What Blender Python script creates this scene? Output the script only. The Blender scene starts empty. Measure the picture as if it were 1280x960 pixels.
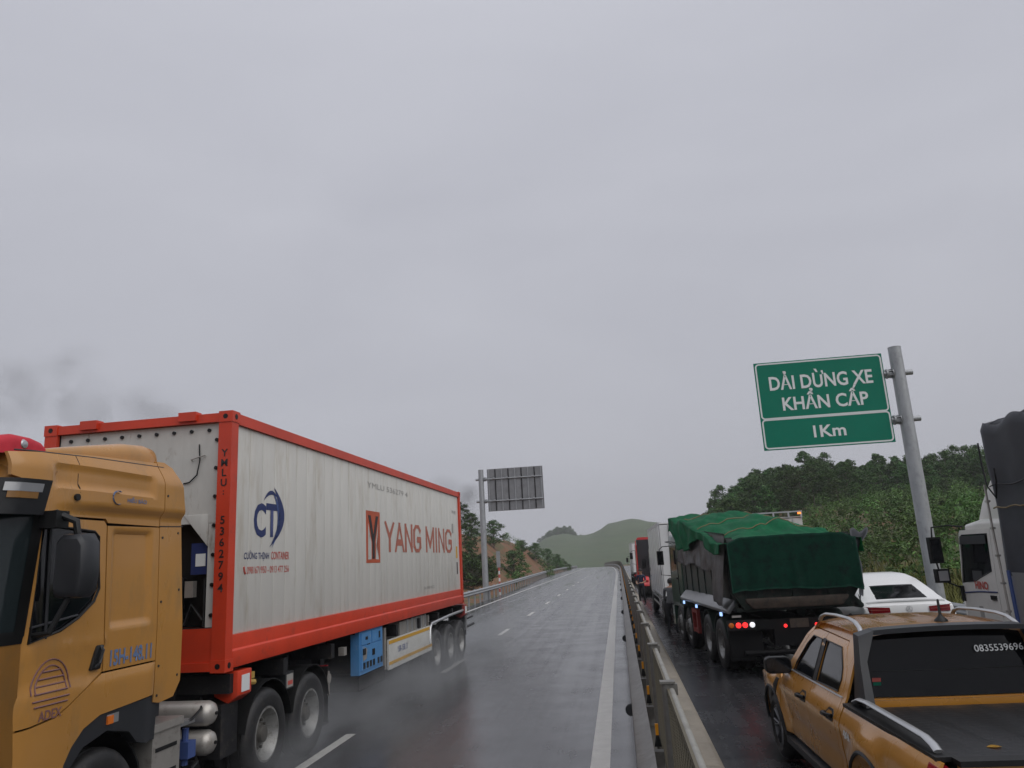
import bpy, bmesh, math, random
from mathutils import Vector, Matrix, noise

random.seed(7)
PI = math.pi
R = math.radians
scene = bpy.context.scene
C = scene.collection

# ---------------------------------------------------------------- camera
CAM_H = 2.4
def camera_axes(yaw, pitch, roll):
    cy, sy, cp, sp = math.cos(yaw), math.sin(yaw), math.cos(pitch), math.sin(pitch)
    f = Vector((sy * cp, cy * cp, sp)); r = Vector((cy, -sy, 0)); u = r.cross(f)
    c, s = math.cos(roll), math.sin(roll)
    return c * r + s * u, -s * r + c * u, f
_r, _u, _f = camera_axes(R(-7.1), R(13.1), R(-3.1))
cam_data = bpy.data.cameras.new('camera')
cam = bpy.data.objects.new('camera', cam_data)
C.objects.link(cam)
cam.matrix_world = Matrix(((_r.x, _u.x, -_f.x, 0), (_r.y, _u.y, -_f.y, 0), (_r.z, _u.z, -_f.z, CAM_H), (0, 0, 0, 1)))
cam_data.sensor_width = 36
cam_data.lens = 36 * 950 / 1280
cam_data.clip_start = 0.1
cam_data.clip_end = 6000
scene.camera = cam

# ---------------------------------------------------------------- overcast sky
SUN_EL, SUN_AZ = R(50), R(124)          # azimuth measured clockwise from +Y
world = bpy.data.worlds.new('World')
scene.world = world
world.use_nodes = True
nt = world.node_tree
nt.nodes.clear()
out = nt.nodes.new('ShaderNodeOutputWorld')
bg = nt.nodes.new('ShaderNodeBackground')
sky = nt.nodes.new('ShaderNodeTexSky')
sky.sky_type = 'NISHITA'; sky.sun_disc = False
sky.sun_elevation = SUN_EL; sky.sun_rotation = SUN_AZ
sky.air_density = 1.0; sky.dust_density = 4.0
tc = nt.nodes.new('ShaderNodeTexCoord')
mp = nt.nodes.new('ShaderNodeMapping'); mp.inputs['Scale'].default_value = (1.0, 1.0, 2.6)
n1 = nt.nodes.new('ShaderNodeTexNoise'); n1.inputs['Scale'].default_value = 1.7; n1.inputs['Detail'].default_value = 4
n1.inputs['Distortion'].default_value = 0.6
rp = nt.nodes.new('ShaderNodeValToRGB')
rp.color_ramp.elements[0].position = 0.3; rp.color_ramp.elements[0].color = (0.512, 0.521, 0.582, 1)
rp.color_ramp.elements[1].position = 0.72; rp.color_ramp.elements[1].color = (0.578, 0.587, 0.648, 1)
sc_ = nt.nodes.new('ShaderNodeVectorMath'); sc_.operation = 'SCALE'; sc_.inputs['Scale'].default_value = 10.0
mx = nt.nodes.new('ShaderNodeMix'); mx.data_type = 'RGBA'; mx.inputs[0].default_value = 0.965
nt.links.new(tc.outputs['Generated'], mp.inputs['Vector'])
nt.links.new(mp.outputs[0], n1.inputs['Vector'])
nt.links.new(n1.outputs['Fac'], rp.inputs[0])
# an overcast dome: brighter overhead than at the horizon
sx_ = nt.nodes.new('ShaderNodeSeparateXYZ'); nt.links.new(tc.outputs['Generated'], sx_.inputs[0])
el = nt.nodes.new('ShaderNodeMapRange'); el.inputs[1].default_value = 0.0; el.inputs[2].default_value = 1.0
el.inputs[3].default_value = 0.80; el.inputs[4].default_value = 1.16
nt.links.new(sx_.outputs['Z'], el.inputs[0])
dm = nt.nodes.new('ShaderNodeVectorMath'); dm.operation = 'SCALE'
nt.links.new(rp.outputs[0], dm.inputs[0]); nt.links.new(el.outputs[0], dm.inputs['Scale'])
nt.links.new(dm.outputs[0], sc_.inputs[0])
nt.links.new(sky.outputs[0], mx.inputs[6])
nt.links.new(sc_.outputs[0], mx.inputs[7])
nt.links.new(mx.outputs[2], bg.inputs['Color'])
bg.inputs['Strength'].default_value = 0.1
nt.links.new(bg.outputs[0], out.inputs[0])

# one very soft sun behind the cloud
sl = bpy.data.lights.new('sun', 'SUN')
sl.energy = 1.5; sl.angle = R(70); sl.color = (1.0, 0.975, 0.94)
so = bpy.data.objects.new('sun', sl); C.objects.link(so)
sd = Vector((math.sin(SUN_AZ) * math.cos(SUN_EL), math.cos(SUN_AZ) * math.cos(SUN_EL), math.sin(SUN_EL)))
so.rotation_euler = sd.to_track_quat('Z', 'Y').to_euler()
so.location = (20, -20, 40)

vs = scene.view_settings
vs.view_transform = 'Standard'; vs.look = 'None'; vs.exposure = 0.0; vs.gamma = 1.0
vs.use_curve_mapping = False
scene.render.engine = 'CYCLES'
cy = scene.cycles
cy.use_denoising = True
cy.max_bounces = 6; cy.diffuse_bounces = 3; cy.glossy_bounces = 3; cy.transmission_bounces = 4
cy.transparent_max_bounces = 8; cy.volume_bounces = 0
cy.caustics_reflective = False; cy.caustics_refractive = False
cy.volume_max_steps = 64
cy.use_adaptive_sampling = True; cy.adaptive_threshold = 0.015

# ---------------------------------------------------------------- materials
MATS = {}
def mat(name, col, rough=0.5, metal=0.0, coat=0.0, var=0.0, vscale=3.0, col2=None, c2lo=0.5, c2hi=0.7, stretch=(1, 1, 1),
        bump=0.0, bscale=40.0, spec=0.5, rvar=0.0, emit=None, estr=0.0, bstretch=None, hue=0.0, sheen=0.0):
    """Principled material: base colour with noise variation, an optional second colour in patches, rough and bump noise."""
    if name in MATS: return MATS[name]
    m = bpy.data.materials.new(name); m.use_nodes = True
    t = m.node_tree; b = t.nodes['Principled BSDF']; L = t.links.new
    b.inputs['Roughness'].default_value = rough
    b.inputs['Metallic'].default_value = metal
    b.inputs['Specular IOR Level'].default_value = spec
    b.inputs['Coat Weight'].default_value = coat
    b.inputs['Coat Roughness'].default_value = 0.06
    if sheen: b.inputs['Sheen Weight'].default_value = sheen
    c4 = (*col, 1)
    b.inputs['Base Color'].default_value = c4
    if var or col2 or bump or rvar:
        tcn = t.nodes.new('ShaderNodeTexCoord')
        mpn = t.nodes.new('ShaderNodeMapping'); mpn.inputs['Scale'].default_value = stretch
        L(tcn.outputs['Object'], mpn.inputs['Vector'])
    last = None
    if var:
        n = t.nodes.new('ShaderNodeTexNoise'); n.inputs['Scale'].default_value = vscale; n.inputs['Detail'].default_value = 6
        n.inputs['Roughness'].default_value = 0.65
        L(mpn.outputs[0], n.inputs['Vector'])
        mr = t.nodes.new('ShaderNodeMapRange'); mr.inputs[1].default_value = 0.25; mr.inputs[2].default_value = 0.75
        mr.inputs[3].default_value = 1 - var; mr.inputs[4].default_value = 1 + var
        L(n.outputs['Fac'], mr.inputs[0])
        hs = t.nodes.new('ShaderNodeHueSaturation'); hs.inputs['Color'].default_value = c4
        L(mr.outputs[0], hs.inputs['Value'])
        last = hs.outputs[0]
    if col2:
        n = t.nodes.new('ShaderNodeTexNoise'); n.inputs['Scale'].default_value = vscale * 1.7; n.inputs['Detail'].default_value = 8
        n.inputs['Roughness'].default_value = 0.7
        mp2 = t.nodes.new('ShaderNodeMapping'); mp2.inputs['Location'].default_value = (3.1, 7.7, 1.3); mp2.inputs['Scale'].default_value = stretch
        L(tcn.outputs['Object'], mp2.inputs['Vector']); L(mp2.outputs[0], n.inputs['Vector'])
        mr = t.nodes.new('ShaderNodeMapRange'); mr.inputs[1].default_value = c2lo; mr.inputs[2].default_value = c2hi
        L(n.outputs['Fac'], mr.inputs[0])
        mxn = t.nodes.new('ShaderNodeMix'); mxn.data_type = 'RGBA'
        L(mr.outputs[0], mxn.inputs[0])
        if last: L(last, mxn.inputs[6])
        else: mxn.inputs[6].default_value = c4
        mxn.inputs[7].default_value = (*col2, 1)
        last = mxn.outputs[2]
    if hue:
        oi = t.nodes.new('ShaderNodeObjectInfo')
        mr = t.nodes.new('ShaderNodeMapRange'); mr.inputs[3].default_value = 1 - hue; mr.inputs[4].default_value = 1 + hue
        L(oi.outputs['Random'], mr.inputs[0])
        h2 = t.nodes.new('ShaderNodeHueSaturation')
        if last: L(last, h2.inputs['Color'])
        else: h2.inputs['Color'].default_value = c4
        L(mr.outputs[0], h2.inputs['Value'])
        mr3 = t.nodes.new('ShaderNodeMapRange'); mr3.inputs[3].default_value = 0.5 - hue * 0.06; mr3.inputs[4].default_value = 0.5 + hue * 0.06
        L(oi.outputs['Random'], mr3.inputs[0]); L(mr3.outputs[0], h2.inputs['Hue'])
        last = h2.outputs[0]
    if last: L(last, b.inputs['Base Color'])
    if rvar:
        n = t.nodes.new('ShaderNodeTexNoise'); n.inputs['Scale'].default_value = vscale * 1.3; n.inputs['Detail'].default_value = 5
        L(mpn.outputs[0], n.inputs['Vector'])
        mr = t.nodes.new('ShaderNodeMapRange'); mr.inputs[1].default_value = 0.3; mr.inputs[2].default_value = 0.7
        mr.inputs[3].default_value = max(0.02, rough - rvar); mr.inputs[4].default_value = min(1, rough + rvar)
        L(n.outputs['Fac'], mr.inputs[0]); L(mr.outputs[0], b.inputs['Roughness'])
    if bump:
        n = t.nodes.new('ShaderNodeTexNoise'); n.inputs['Scale'].default_value = bscale; n.inputs['Detail'].default_value = 4
        if bstretch:
            mp3 = t.nodes.new('ShaderNodeMapping'); mp3.inputs['Scale'].default_value = bstretch
            L(tcn.outputs['Object'], mp3.inputs['Vector']); L(mp3.outputs[0], n.inputs['Vector'])
        else: L(mpn.outputs[0], n.inputs['Vector'])
        bp = t.nodes.new('ShaderNodeBump'); bp.inputs['Strength'].default_value = bump; bp.inputs['Distance'].default_value = 0.02
        L(n.outputs['Fac'], bp.inputs['Height']); L(bp.outputs[0], b.inputs['Normal'])
    if emit:
        b.inputs['Emission Color'].default_value = (*emit, 1); b.inputs['Emission Strength'].default_value = estr
    MATS[name] = m
    return m

GREY_DIRT = (0.11, 0.10, 0.085)
M = dict(
    yellow=mat('amber yellow truck paint', (0.43, 0.210, 0.050), 0.34, coat=0.3, var=0.09, vscale=1.4, col2=(0.27, 0.16, 0.065), c2lo=0.52, c2hi=0.8, rvar=0.12, stretch=(1, 1, .45)),
    orange=mat('metallic orange pickup paint', (0.53, 0.240, 0.038), 0.28, metal=0.12, coat=0.7, var=0.05, vscale=2.0, rvar=0.06),
    red=mat('container red paint', (0.56, 0.046, 0.016), 0.42, var=0.14, vscale=2.0, col2=(0.24, 0.045, 0.03), c2lo=0.58, c2hi=0.78),
    redcab=mat('bright red cab paint', (0.55, 0.02, 0.022), 0.3, coat=0.4, var=0.08),
    redcloth=mat('red cloth', (0.50, 0.022, 0.04), 0.75, var=0.18, vscale=6, bump=0.3, bscale=14),
    redframe=mat('dull red painted steel', (0.26, 0.03, 0.025), 0.5, var=0.2, vscale=5, col2=GREY_DIRT, c2lo=0.55, c2hi=0.75),
    boxwhite=mat('weathered white container wall', (0.60, 0.59, 0.55), 0.5, var=0.08, vscale=1.3, col2=(0.40, 0.355, 0.28), c2lo=0.52, c2hi=0.82, stretch=(1, 1.6, 0.35)),
    reefer=mat('scuffed white reefer front', (0.53, 0.53, 0.50), 0.5, var=0.14, vscale=2.5, col2=(0.24, 0.19, 0.14), c2lo=0.58, c2hi=0.74, stretch=(1.6, 1, .5)),
    white=mat('white vehicle paint', (0.74, 0.745, 0.74), 0.3, coat=0.5, var=0.03, vscale=1.5),
    offwhite=mat('dirty white paint', (0.58, 0.58, 0.55), 0.45, var=0.1, vscale=2.5, col2=(0.36, 0.34, 0.30), c2lo=0.55, c2hi=0.8),
    cream=mat('pale cream cab paint', (0.70, 0.69, 0.65), 0.36, coat=0.4, var=0.05, col2=(0.45, 0.43, 0.37), c2lo=0.6, c2hi=0.85),
    black=mat('black plastic', (0.010, 0.0105, 0.011), 0.45, spec=0.35, var=0.2, vscale=6),
    charcoal=mat('dark grey plastic', (0.026, 0.028, 0.032), 0.42, spec=0.4, var=0.12, vscale=5),
    chassis=mat('grimy chassis steel', (0.015, 0.015, 0.017), 0.6, spec=0.3, var=0.35, vscale=4, col2=(0.07, 0.06, 0.05), c2lo=0.55, c2hi=0.75),
    rubber=mat('wet tyre rubber', (0.018, 0.018, 0.019), 0.55, var=0.2, vscale=8, col2=(0.05, 0.046, 0.04), c2lo=0.52, c2hi=0.75),
    rim=mat('dull grey steel rim', (0.30, 0.30, 0.29), 0.45, metal=0.5, var=0.2, vscale=6, col2=(0.12, 0.105, 0.09), c2lo=0.5, c2hi=0.72),
    rimdark=mat('grimy dark rim', (0.10, 0.095, 0.085), 0.55, metal=0.3, var=0.25, vscale=7),
    yellowdull=mat('worn yellow paint', (0.40, 0.26, 0.06), 0.55, var=0.2),
    alloy=mat('dark alloy', (0.12, 0.12, 0.125), 0.35, metal=0.7),
    glass=mat('tinted vehicle glass', (0.006, 0.007, 0.009), 0.06, spec=0.5),
    bedcover=mat('black vinyl bed cover', (0.014, 0.015, 0.017), 0.38, spec=0.4, var=0.2, vscale=6, rvar=0.1),
    glassg=mat('greenish windscreen glass', (0.030, 0.042, 0.046), 0.06, spec=0.6, coat=0.3),
    silver=mat('brushed aluminium', (0.52, 0.53, 0.54), 0.34, metal=0.75, var=0.06, vscale=5),
    tank=mat('dull aluminium tank', (0.42, 0.40, 0.37), 0.42, metal=0.55, var=0.15, vscale=4, col2=(0.2, 0.17, 0.14), c2lo=0.55, c2hi=0.8),
    galv=mat('galvanised steel', (0.36, 0.375, 0.39), 0.48, metal=0.45, var=0.14, vscale=4, col2=(0.24, 0.25, 0.26), c2lo=0.5, c2hi=0.75, stretch=(1, 1, 0.5)),
    galvdull=mat('dull weathered galvanised rail', (0.20, 0.195, 0.185), 0.5, metal=0.35, var=0.2, vscale=3, col2=(0.12, 0.11, 0.095), c2lo=0.5, c2hi=0.75),
    galvtube=mat('dull fence tube', (0.27, 0.265, 0.24), 0.55, metal=0.2, var=0.18, vscale=4, col2=(0.17, 0.155, 0.12), c2lo=0.5, c2hi=0.75),
    galvfence=mat('aged galvanised fence steel', (0.17, 0.165, 0.15), 0.5, metal=0.3, var=0.2, vscale=5, col2=(0.13, 0.12, 0.10), c2lo=0.5, c2hi=0.75),
    void=mat('underframe black with painted shade', (0.007, 0.007, 0.008), 0.7, spec=0.2),  # near-black colour stands in for the deep shade under the dump truck's tail
    rope=mat('tan rope', (0.22, 0.17, 0.09), 0.8),
    mesh=mat('weathered steel netting', (0.115, 0.10, 0.066), 0.6, metal=0.2, var=0.2, vscale=3),
    concrete=mat('damp concrete kerb', (0.27, 0.24, 0.195), 0.6, var=0.18, vscale=1.6, col2=(0.15, 0.13, 0.105), c2lo=0.5, c2hi=0.8, bump=0.25, bscale=60),
    orangeplastic=mat('amber reflector', (0.75, 0.30, 0.01), 0.3, spec=0.6),
    amber=mat('amber lamp', (0.65, 0.16, 0.02), 0.25, spec=0.6),
    amberlit=mat('lit amber lamp', (0.8, 0.25, 0.03), 0.3, emit=(1.0, 0.22, 0.04), estr=2.2),
    redlit=mat('lit red tail lamp', (0.7, 0.02, 0.02), 0.3, emit=(1.0, 0.03, 0.03), estr=1.6),
    redlens=mat('dark red lamp lens', (0.28, 0.008, 0.014), 0.12, coat=0.5),
    whitelit=mat('lit white lamp', (0.85, 0.85, 0.85), 0.3, emit=(0.95, 0.97, 1.0), estr=0.75),
    bluelit=mat('lit blue marker lamp', (0.35, 0.5, 0.85), 0.3, emit=(0.35, 0.55, 1.0), estr=1.5),
    signgreen=mat('green reflective sign sheeting', (0.005, 0.175, 0.112), 0.5, var=0.06, vscale=1.2, spec=0.18),
    signwhite=mat('white reflective sheeting', (0.72, 0.74, 0.74), 0.45),
    signback=mat('grey aluminium sign back', (0.25, 0.255, 0.265), 0.5, metal=0.4, var=0.2, vscale=2),
    navy=mat('navy print', (0.015, 0.028, 0.12), 0.5),
    navyfade=mat('faded blue print', (0.05, 0.085, 0.24), 0.5),
    violet=mat('violet sticker print', (0.19, 0.095, 0.095), 0.5),
    bluefade=mat('blue door print', (0.12, 0.18, 0.32), 0.5),
    rustred=mat('faded red print', (0.42, 0.13, 0.085), 0.5, var=0.25, vscale=9),
    brightred=mat('red print', (0.50, 0.09, 0.07), 0.5),
    orangered=mat('orange red print', (0.46, 0.085, 0.03), 0.5, var=0.12, vscale=8),
    blackprint=mat('black print', (0.02, 0.014, 0.014), 0.5),
    greyprint=mat('faint grey print', (0.33, 0.32, 0.30), 0.5),
    blue=mat('blue generator housing', (0.075, 0.24, 0.50), 0.45, var=0.12, vscale=5, col2=(0.30, 0.29, 0.26), c2lo=0.6, c2hi=0.68),
    yellowstripe=mat('yellow tape', (0.58, 0.32, 0.03), 0.5, var=0.1),
    greentarp=mat('green woven tarpaulin', (0.013, 0.20, 0.085), 0.55, var=0.16, vscale=1.6, col2=(0.02, 0.125, 0.07), c2lo=0.5, c2hi=0.75, bump=0.35, bscale=6, spec=0.18),
    darknet=mat('dark green netting', (0.007, 0.058, 0.037), 0.75, var=0.22, vscale=3, col2=(0.010, 0.030, 0.024), c2lo=0.5, c2hi=0.7, bump=0.3, bscale=8, spec=0.18),
    greytarp=mat('grey plastic tarpaulin', (0.17, 0.165, 0.17), 0.36, var=0.25, vscale=4, col2=(0.08, 0.076, 0.078), c2lo=0.5, c2hi=0.72, bump=0.4, bscale=9),
    darktarp=mat('dark blue grey tarpaulin', (0.100, 0.107, 0.124), 0.45, var=0.14, vscale=1.2, bump=0.45, bscale=2.2),
    greencab=mat('dark green cab paint', (0.016, 0.055, 0.037), 0.35, coat=0.4, var=0.12),
    bedgreen=mat('dark green dump body', (0.016, 0.030, 0.024), 0.5, var=0.25, vscale=3, col2=(0.075, 0.06, 0.045), c2lo=0.52, c2hi=0.75),
    rustbeam=mat('muddy rusty tail beam', (0.065, 0.048, 0.036), 0.65, var=0.3, vscale=4, col2=(0.025, 0.022, 0.02), c2lo=0.5, c2hi=0.7),
    asphplate=mat('wet steel mudguard', (0.22, 0.225, 0.23), 0.3, metal=0.35, var=0.12, vscale=3),
    linepaint=mat('road paint', (0.46, 0.455, 0.43), 0.45, var=0.14, vscale=5, col2=(0.20, 0.20, 0.195), c2lo=0.58, c2hi=0.85, bump=0.15, bscale=80),
    bark=mat('pale bark', (0.14, 0.12, 0.095), 0.85, var=0.25, vscale=8, bump=0.4, bscale=20),
    leafdark=mat('dark acacia leaves', (0.048, 0.105, 0.026), 0.5, var=0.5, vscale=1.0, col2=(0.125, 0.19, 0.048), c2lo=0.5, c2hi=0.75, hue=0.28, spec=0.18),
    leafmid=mat('mid green leaves', (0.042, 0.082, 0.020), 0.5, var=0.4, vscale=1.8, col2=(0.085, 0.125, 0.032), c2lo=0.5, c2hi=0.75, hue=0.3, spec=0.18),
    leafsap=mat('young acacia leaves', (0.070, 0.140, 0.030), 0.5, var=0.45, vscale=1.6, col2=(0.13, 0.19, 0.05), c2lo=0.52, c2hi=0.75, hue=0.32, spec=0.18),
    grassy=mat('yellow green grass', (0.125, 0.125, 0.032), 0.7, var=0.35, vscale=0.8, hue=0.2, spec=0.18),
    skin=mat('skin', (0.36, 0.20, 0.13), 0.5),
    hair=mat('dark hair', (0.012, 0.011, 0.011), 0.55),
    shirtnavy=mat('navy shirt', (0.018, 0.026, 0.058), 0.8, var=0.15, vscale=8),
    jacket=mat('grey jacket', (0.10, 0.105, 0.11), 0.75, var=0.2, vscale=8),
    trousers=mat('dark trousers', (0.014, 0.015, 0.020), 0.8),
    shoe=mat('dark shoes', (0.02, 0.018, 0.016), 0.6),
    palepanel=mat('pale cardboard in windscreen', (0.55, 0.66, 0.66), 0.6),  # one even pale colour for the panel behind the windscreen
)

def add_islands(m, amount):
    """leaf to leaf brightness variation"""
    t = m.node_tree; b = t.nodes['Principled BSDF']
    src = b.inputs['Base Color'].links[0].from_socket
    g = t.nodes.new('ShaderNodeNewGeometry')
    mr = t.nodes.new('ShaderNodeMapRange'); mr.inputs[3].default_value = 1 - amount; mr.inputs[4].default_value = 1 + amount
    h = t.nodes.new('ShaderNodeHueSaturation')
    t.links.new(g.outputs['Random Per Island'], mr.inputs[0]); t.links.new(mr.outputs[0], h.inputs['Value'])
    t.links.new(src, h.inputs['Color']); t.links.new(h.outputs[0], b.inputs['Base Color'])
for k in ('leafdark', 'leafmid', 'leafsap', 'grassy'): add_islands(M[k], 0.35)

# ---------------------------------------------------------------- geometry kit
class B:
    """one mesh under construction"""
    def __init__(s): s.bm = bmesh.new()
    def _bev(s, n0, off, seg=2, ang=0.5):
        if off <= 0: return s
        s.bm.edges.index_update()
        es = [e for e in s.bm.edges if e.index >= n0 and len(e.link_faces) == 2 and e.calc_face_angle(0) > ang]
        bmesh.ops.bevel(s.bm, geom=es, offset=off, segments=seg, profile=0.5, affect='EDGES', clamp_overlap=True)
        return s
    def box(s, c, d, bev=0, seg=2, rot=None):
        n0 = len(s.bm.edges)
        v = []
        Rm = rot.to_3x3() if rot else None
        for i in range(8):
            p = Vector(((i & 1) - .5, ((i >> 1) & 1) - .5, (i >> 2) - .5)) * Vector(d) if False else Vector((((i & 1) - .5) * d[0], (((i >> 1) & 1) - .5) * d[1], ((i >> 2) - .5) * d[2]))
            if Rm: p = Rm @ p
            v.append(s.bm.verts.new(p + Vector(c)))
        for f in ((0, 2, 3, 1), (4, 5, 7, 6), (0, 1, 5, 4), (2, 6, 7, 3), (0, 4, 6, 2), (1, 3, 7, 5)):
            s.bm.faces.new([v[i] for i in f])
        return s._bev(n0, bev, seg)
    def bx(s, x0, x1, y0, y1, z0, z1, bev=0, seg=2):
        return s.box(((x0 + x1) / 2, (y0 + y1) / 2, (z0 + z1) / 2), (abs(x1 - x0), abs(y1 - y0), abs(z1 - z0)), bev, seg)
    def prism(s, pts, axis, a, b, bev=0, seg=2):
        """polygon pts extruded along axis from a to b; pts are (y,z) for x, (x,z) for y, (x,y) for z"""
        n0 = len(s.bm.edges)
        def P(p, t): return (t, p[0], p[1]) if axis == 'x' else (p[0], t, p[1]) if axis == 'y' else (p[0], p[1], t)
        A = [s.bm.verts.new(P(p, a)) for p in pts]; Bv = [s.bm.verts.new(P(p, b)) for p in pts]
        n = len(pts)
        fs = [s.bm.faces.new(A), s.bm.faces.new(Bv[::-1])]
        for i in range(n): fs.append(s.bm.faces.new((A[i], Bv[i], Bv[(i + 1) % n], A[(i + 1) % n])))
        bmesh.ops.recalc_face_normals(s.bm, faces=fs)
        return s._bev(n0, bev, seg)
    def cyl(s, p, q, r, r2=None, n=16, cap=True):
        p, q = Vector(p), Vector(q); r2 = r if r2 is None else r2
        d = (q - p).normalized(); a = d.orthogonal().normalized(); b = d.cross(a)
        c = [(math.cos(2 * PI * i / n), math.sin(2 * PI * i / n)) for i in range(n)]
        A = [s.bm.verts.new(p + (a * x + b * y) * r) for x, y in c]; Q = [s.bm.verts.new(q + (a * x + b * y) * r2) for x, y in c]
        for i in range(n): s.bm.faces.new((A[i], A[(i + 1) % n], Q[(i + 1) % n], Q[i]))
        if cap: s.bm.faces.new(A[::-1]); s.bm.faces.new(Q)
        return s
    def tube(s, path, r, n=8, closed=False, flat=None):
        """swept tube; flat=(w,h) gives an elliptical section"""
        pts = [Vector(p) for p in path]; m = len(pts); rings = []
        up = Vector((0, 0, 1))
        for i, p in enumerate(pts):
            d = (pts[(i + 1) % m] - pts[i - 1]) if closed else (pts[min(i + 1, m - 1)] - pts[max(i - 1, 0)])
            d.normalize()
            a = d.cross(up)
            if a.length < 1e-3: a = d.cross(Vector((1, 0, 0)))
            a.normalize(); b = d.cross(a)
            ra, rb = (flat if flat else (r, r))
            rings.append([s.bm.verts.new(p + a * ra * math.cos(2 * PI * k / n) + b * rb * math.sin(2 * PI * k / n)) for k in range(n)])
        for i in range(m if closed else m - 1):
            A, Q = rings[i], rings[(i + 1) % m]
            for k in range(n): s.bm.faces.new((A[k], A[(k + 1) % n], Q[(k + 1) % n], Q[k]))
        if not closed: s.bm.faces.new(rings[0][::-1]); s.bm.faces.new(rings[-1])
        return s
    def lathe(s, prof, c=(0, 0, 0), axis='x', n=28, closed=False, caps=(True, True)):
        """profile of (radius, along) turned about axis"""
        c = Vector(c); rings = []
        for r, a in prof:
            ring = []
            for k in range(n):
                u, v = r * math.cos(2 * PI * k / n), r * math.sin(2 * PI * k / n)
                p = (a, u, v) if axis == 'x' else (u, a, v) if axis == 'y' else (u, v, a)
                ring.append(s.bm.verts.new(Vector(p) + c))
            rings.append(ring)
        m = len(rings); fs = []
        for i in range(m if closed else m - 1):
            A, Q = rings[i], rings[(i + 1) % m]
            for k in range(n): fs.append(s.bm.faces.new((A[k], A[(k + 1) % n], Q[(k + 1) % n], Q[k])))
        if not closed:
            for rg, cp in zip((rings[0], rings[-1]), caps):
                if cp: fs.append(s.bm.faces.new(rg))
        bmesh.ops.recalc_face_normals(s.bm, faces=fs)
        return s
    def loft(s, rings, cap=True):
        V = [[s.bm.verts.new(p) for p in r] for r in rings]; n = len(V[0]); fs = []
        for i in range(len(V) - 1):
            for k in range(n): fs.append(s.bm.faces.new((V[i][k], V[i][(k + 1) % n], V[i + 1][(k + 1) % n], V[i + 1][k])))
        if cap: fs.append(s.bm.faces.new(V[0])); fs.append(s.bm.faces.new(V[-1]))
        bmesh.ops.recalc_face_normals(s.bm, faces=fs)
        return s
    def grid(s, fn, nu, nv, th=0.0):
        """surface fn(u,v), u,v in 0..1; th thickens it along its normals"""
        V = [[s.bm.verts.new(fn(i / nu, j / nv)) for j in range(nv + 1)] for i in range(nu + 1)]
        fs = [s.bm.faces.new((V[i][j], V[i + 1][j], V[i + 1][j + 1], V[i][j + 1])) for i in range(nu) for j in range(nv)]
        if th: bmesh.ops.solidify(s.bm, geom=fs, thickness=th)
        return s
    def patch(s, poly, fn, step, th=0.012, holes=(), inset=0.0, vec=None):
        """polygon (a,b) with holes, cut into a net of cells, laid on the surface fn(a,b) and given thickness along vec (into the body)"""
        bm2 = bmesh.new()
        def ring(pp):
            vv = [bm2.verts.new((p[0], p[1], 0)) for p in pp]
            return [bm2.edges.new((vv[i], vv[(i + 1) % len(vv)])) for i in range(len(vv))]
        es = ring(poly)
        for h in holes: es += ring(h)
        if holes: bmesh.ops.triangle_fill(bm2, use_beauty=True, use_dissolve=False, edges=es, normal=(0, 0, 1))
        else: bm2.faces.new([v for v in bm2.verts])
        xs = [p[0] for p in poly]; ys = [p[1] for p in poly]
        sa, sb = (step if isinstance(step, tuple) else (step, step))
        for lo, hi, st, no, ax in ((min(xs), max(xs), sa, (1, 0, 0), 0), (min(ys), max(ys), sb, (0, 1, 0), 1)):
            k = max(1, int((hi - lo) / st))
            for i in range(1, k):
                co = [0, 0, 0]; co[ax] = lo + (hi - lo) * i / k
                bmesh.ops.bisect_plane(bm2, geom=bm2.verts[:] + bm2.edges[:] + bm2.faces[:], plane_co=co, plane_no=no, dist=1e-5)
        vec = Vector(vec if vec else (-1, 0, 0))
        vm = {}; vb = {}
        for v in bm2.verts:
            p = Vector(fn(v.co.x, v.co.y)); vm[v] = s.bm.verts.new(p); vb[v] = s.bm.verts.new(p + vec * th)
        fs = []
        for f in bm2.faces:
            fs.append(s.bm.faces.new([vm[v] for v in f.verts])); fs.append(s.bm.faces.new([vb[v] for v in f.verts][::-1]))
        for e in bm2.edges:
            if len(e.link_faces) == 1:
                a, b = e.verts; fs.append(s.bm.faces.new((vm[a], vm[b], vb[b], vb[a])))
        bmesh.ops.recalc_face_normals(s.bm, faces=fs)
        bm2.free()
        return s
    def xf(s, mtx):
        bmesh.ops.transform(s.bm, matrix=mtx, verts=s.bm.verts); return s
    def mesh(s, name, ang=38):
        me = bpy.data.meshes.new(name)
        s.bm.normal_update(); s.bm.to_mesh(me); s.bm.free()
        me.polygons.foreach_set('use_smooth', [True] * len(me.polygons))
        me.set_sharp_from_angle(angle=R(ang))
        return me

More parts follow.
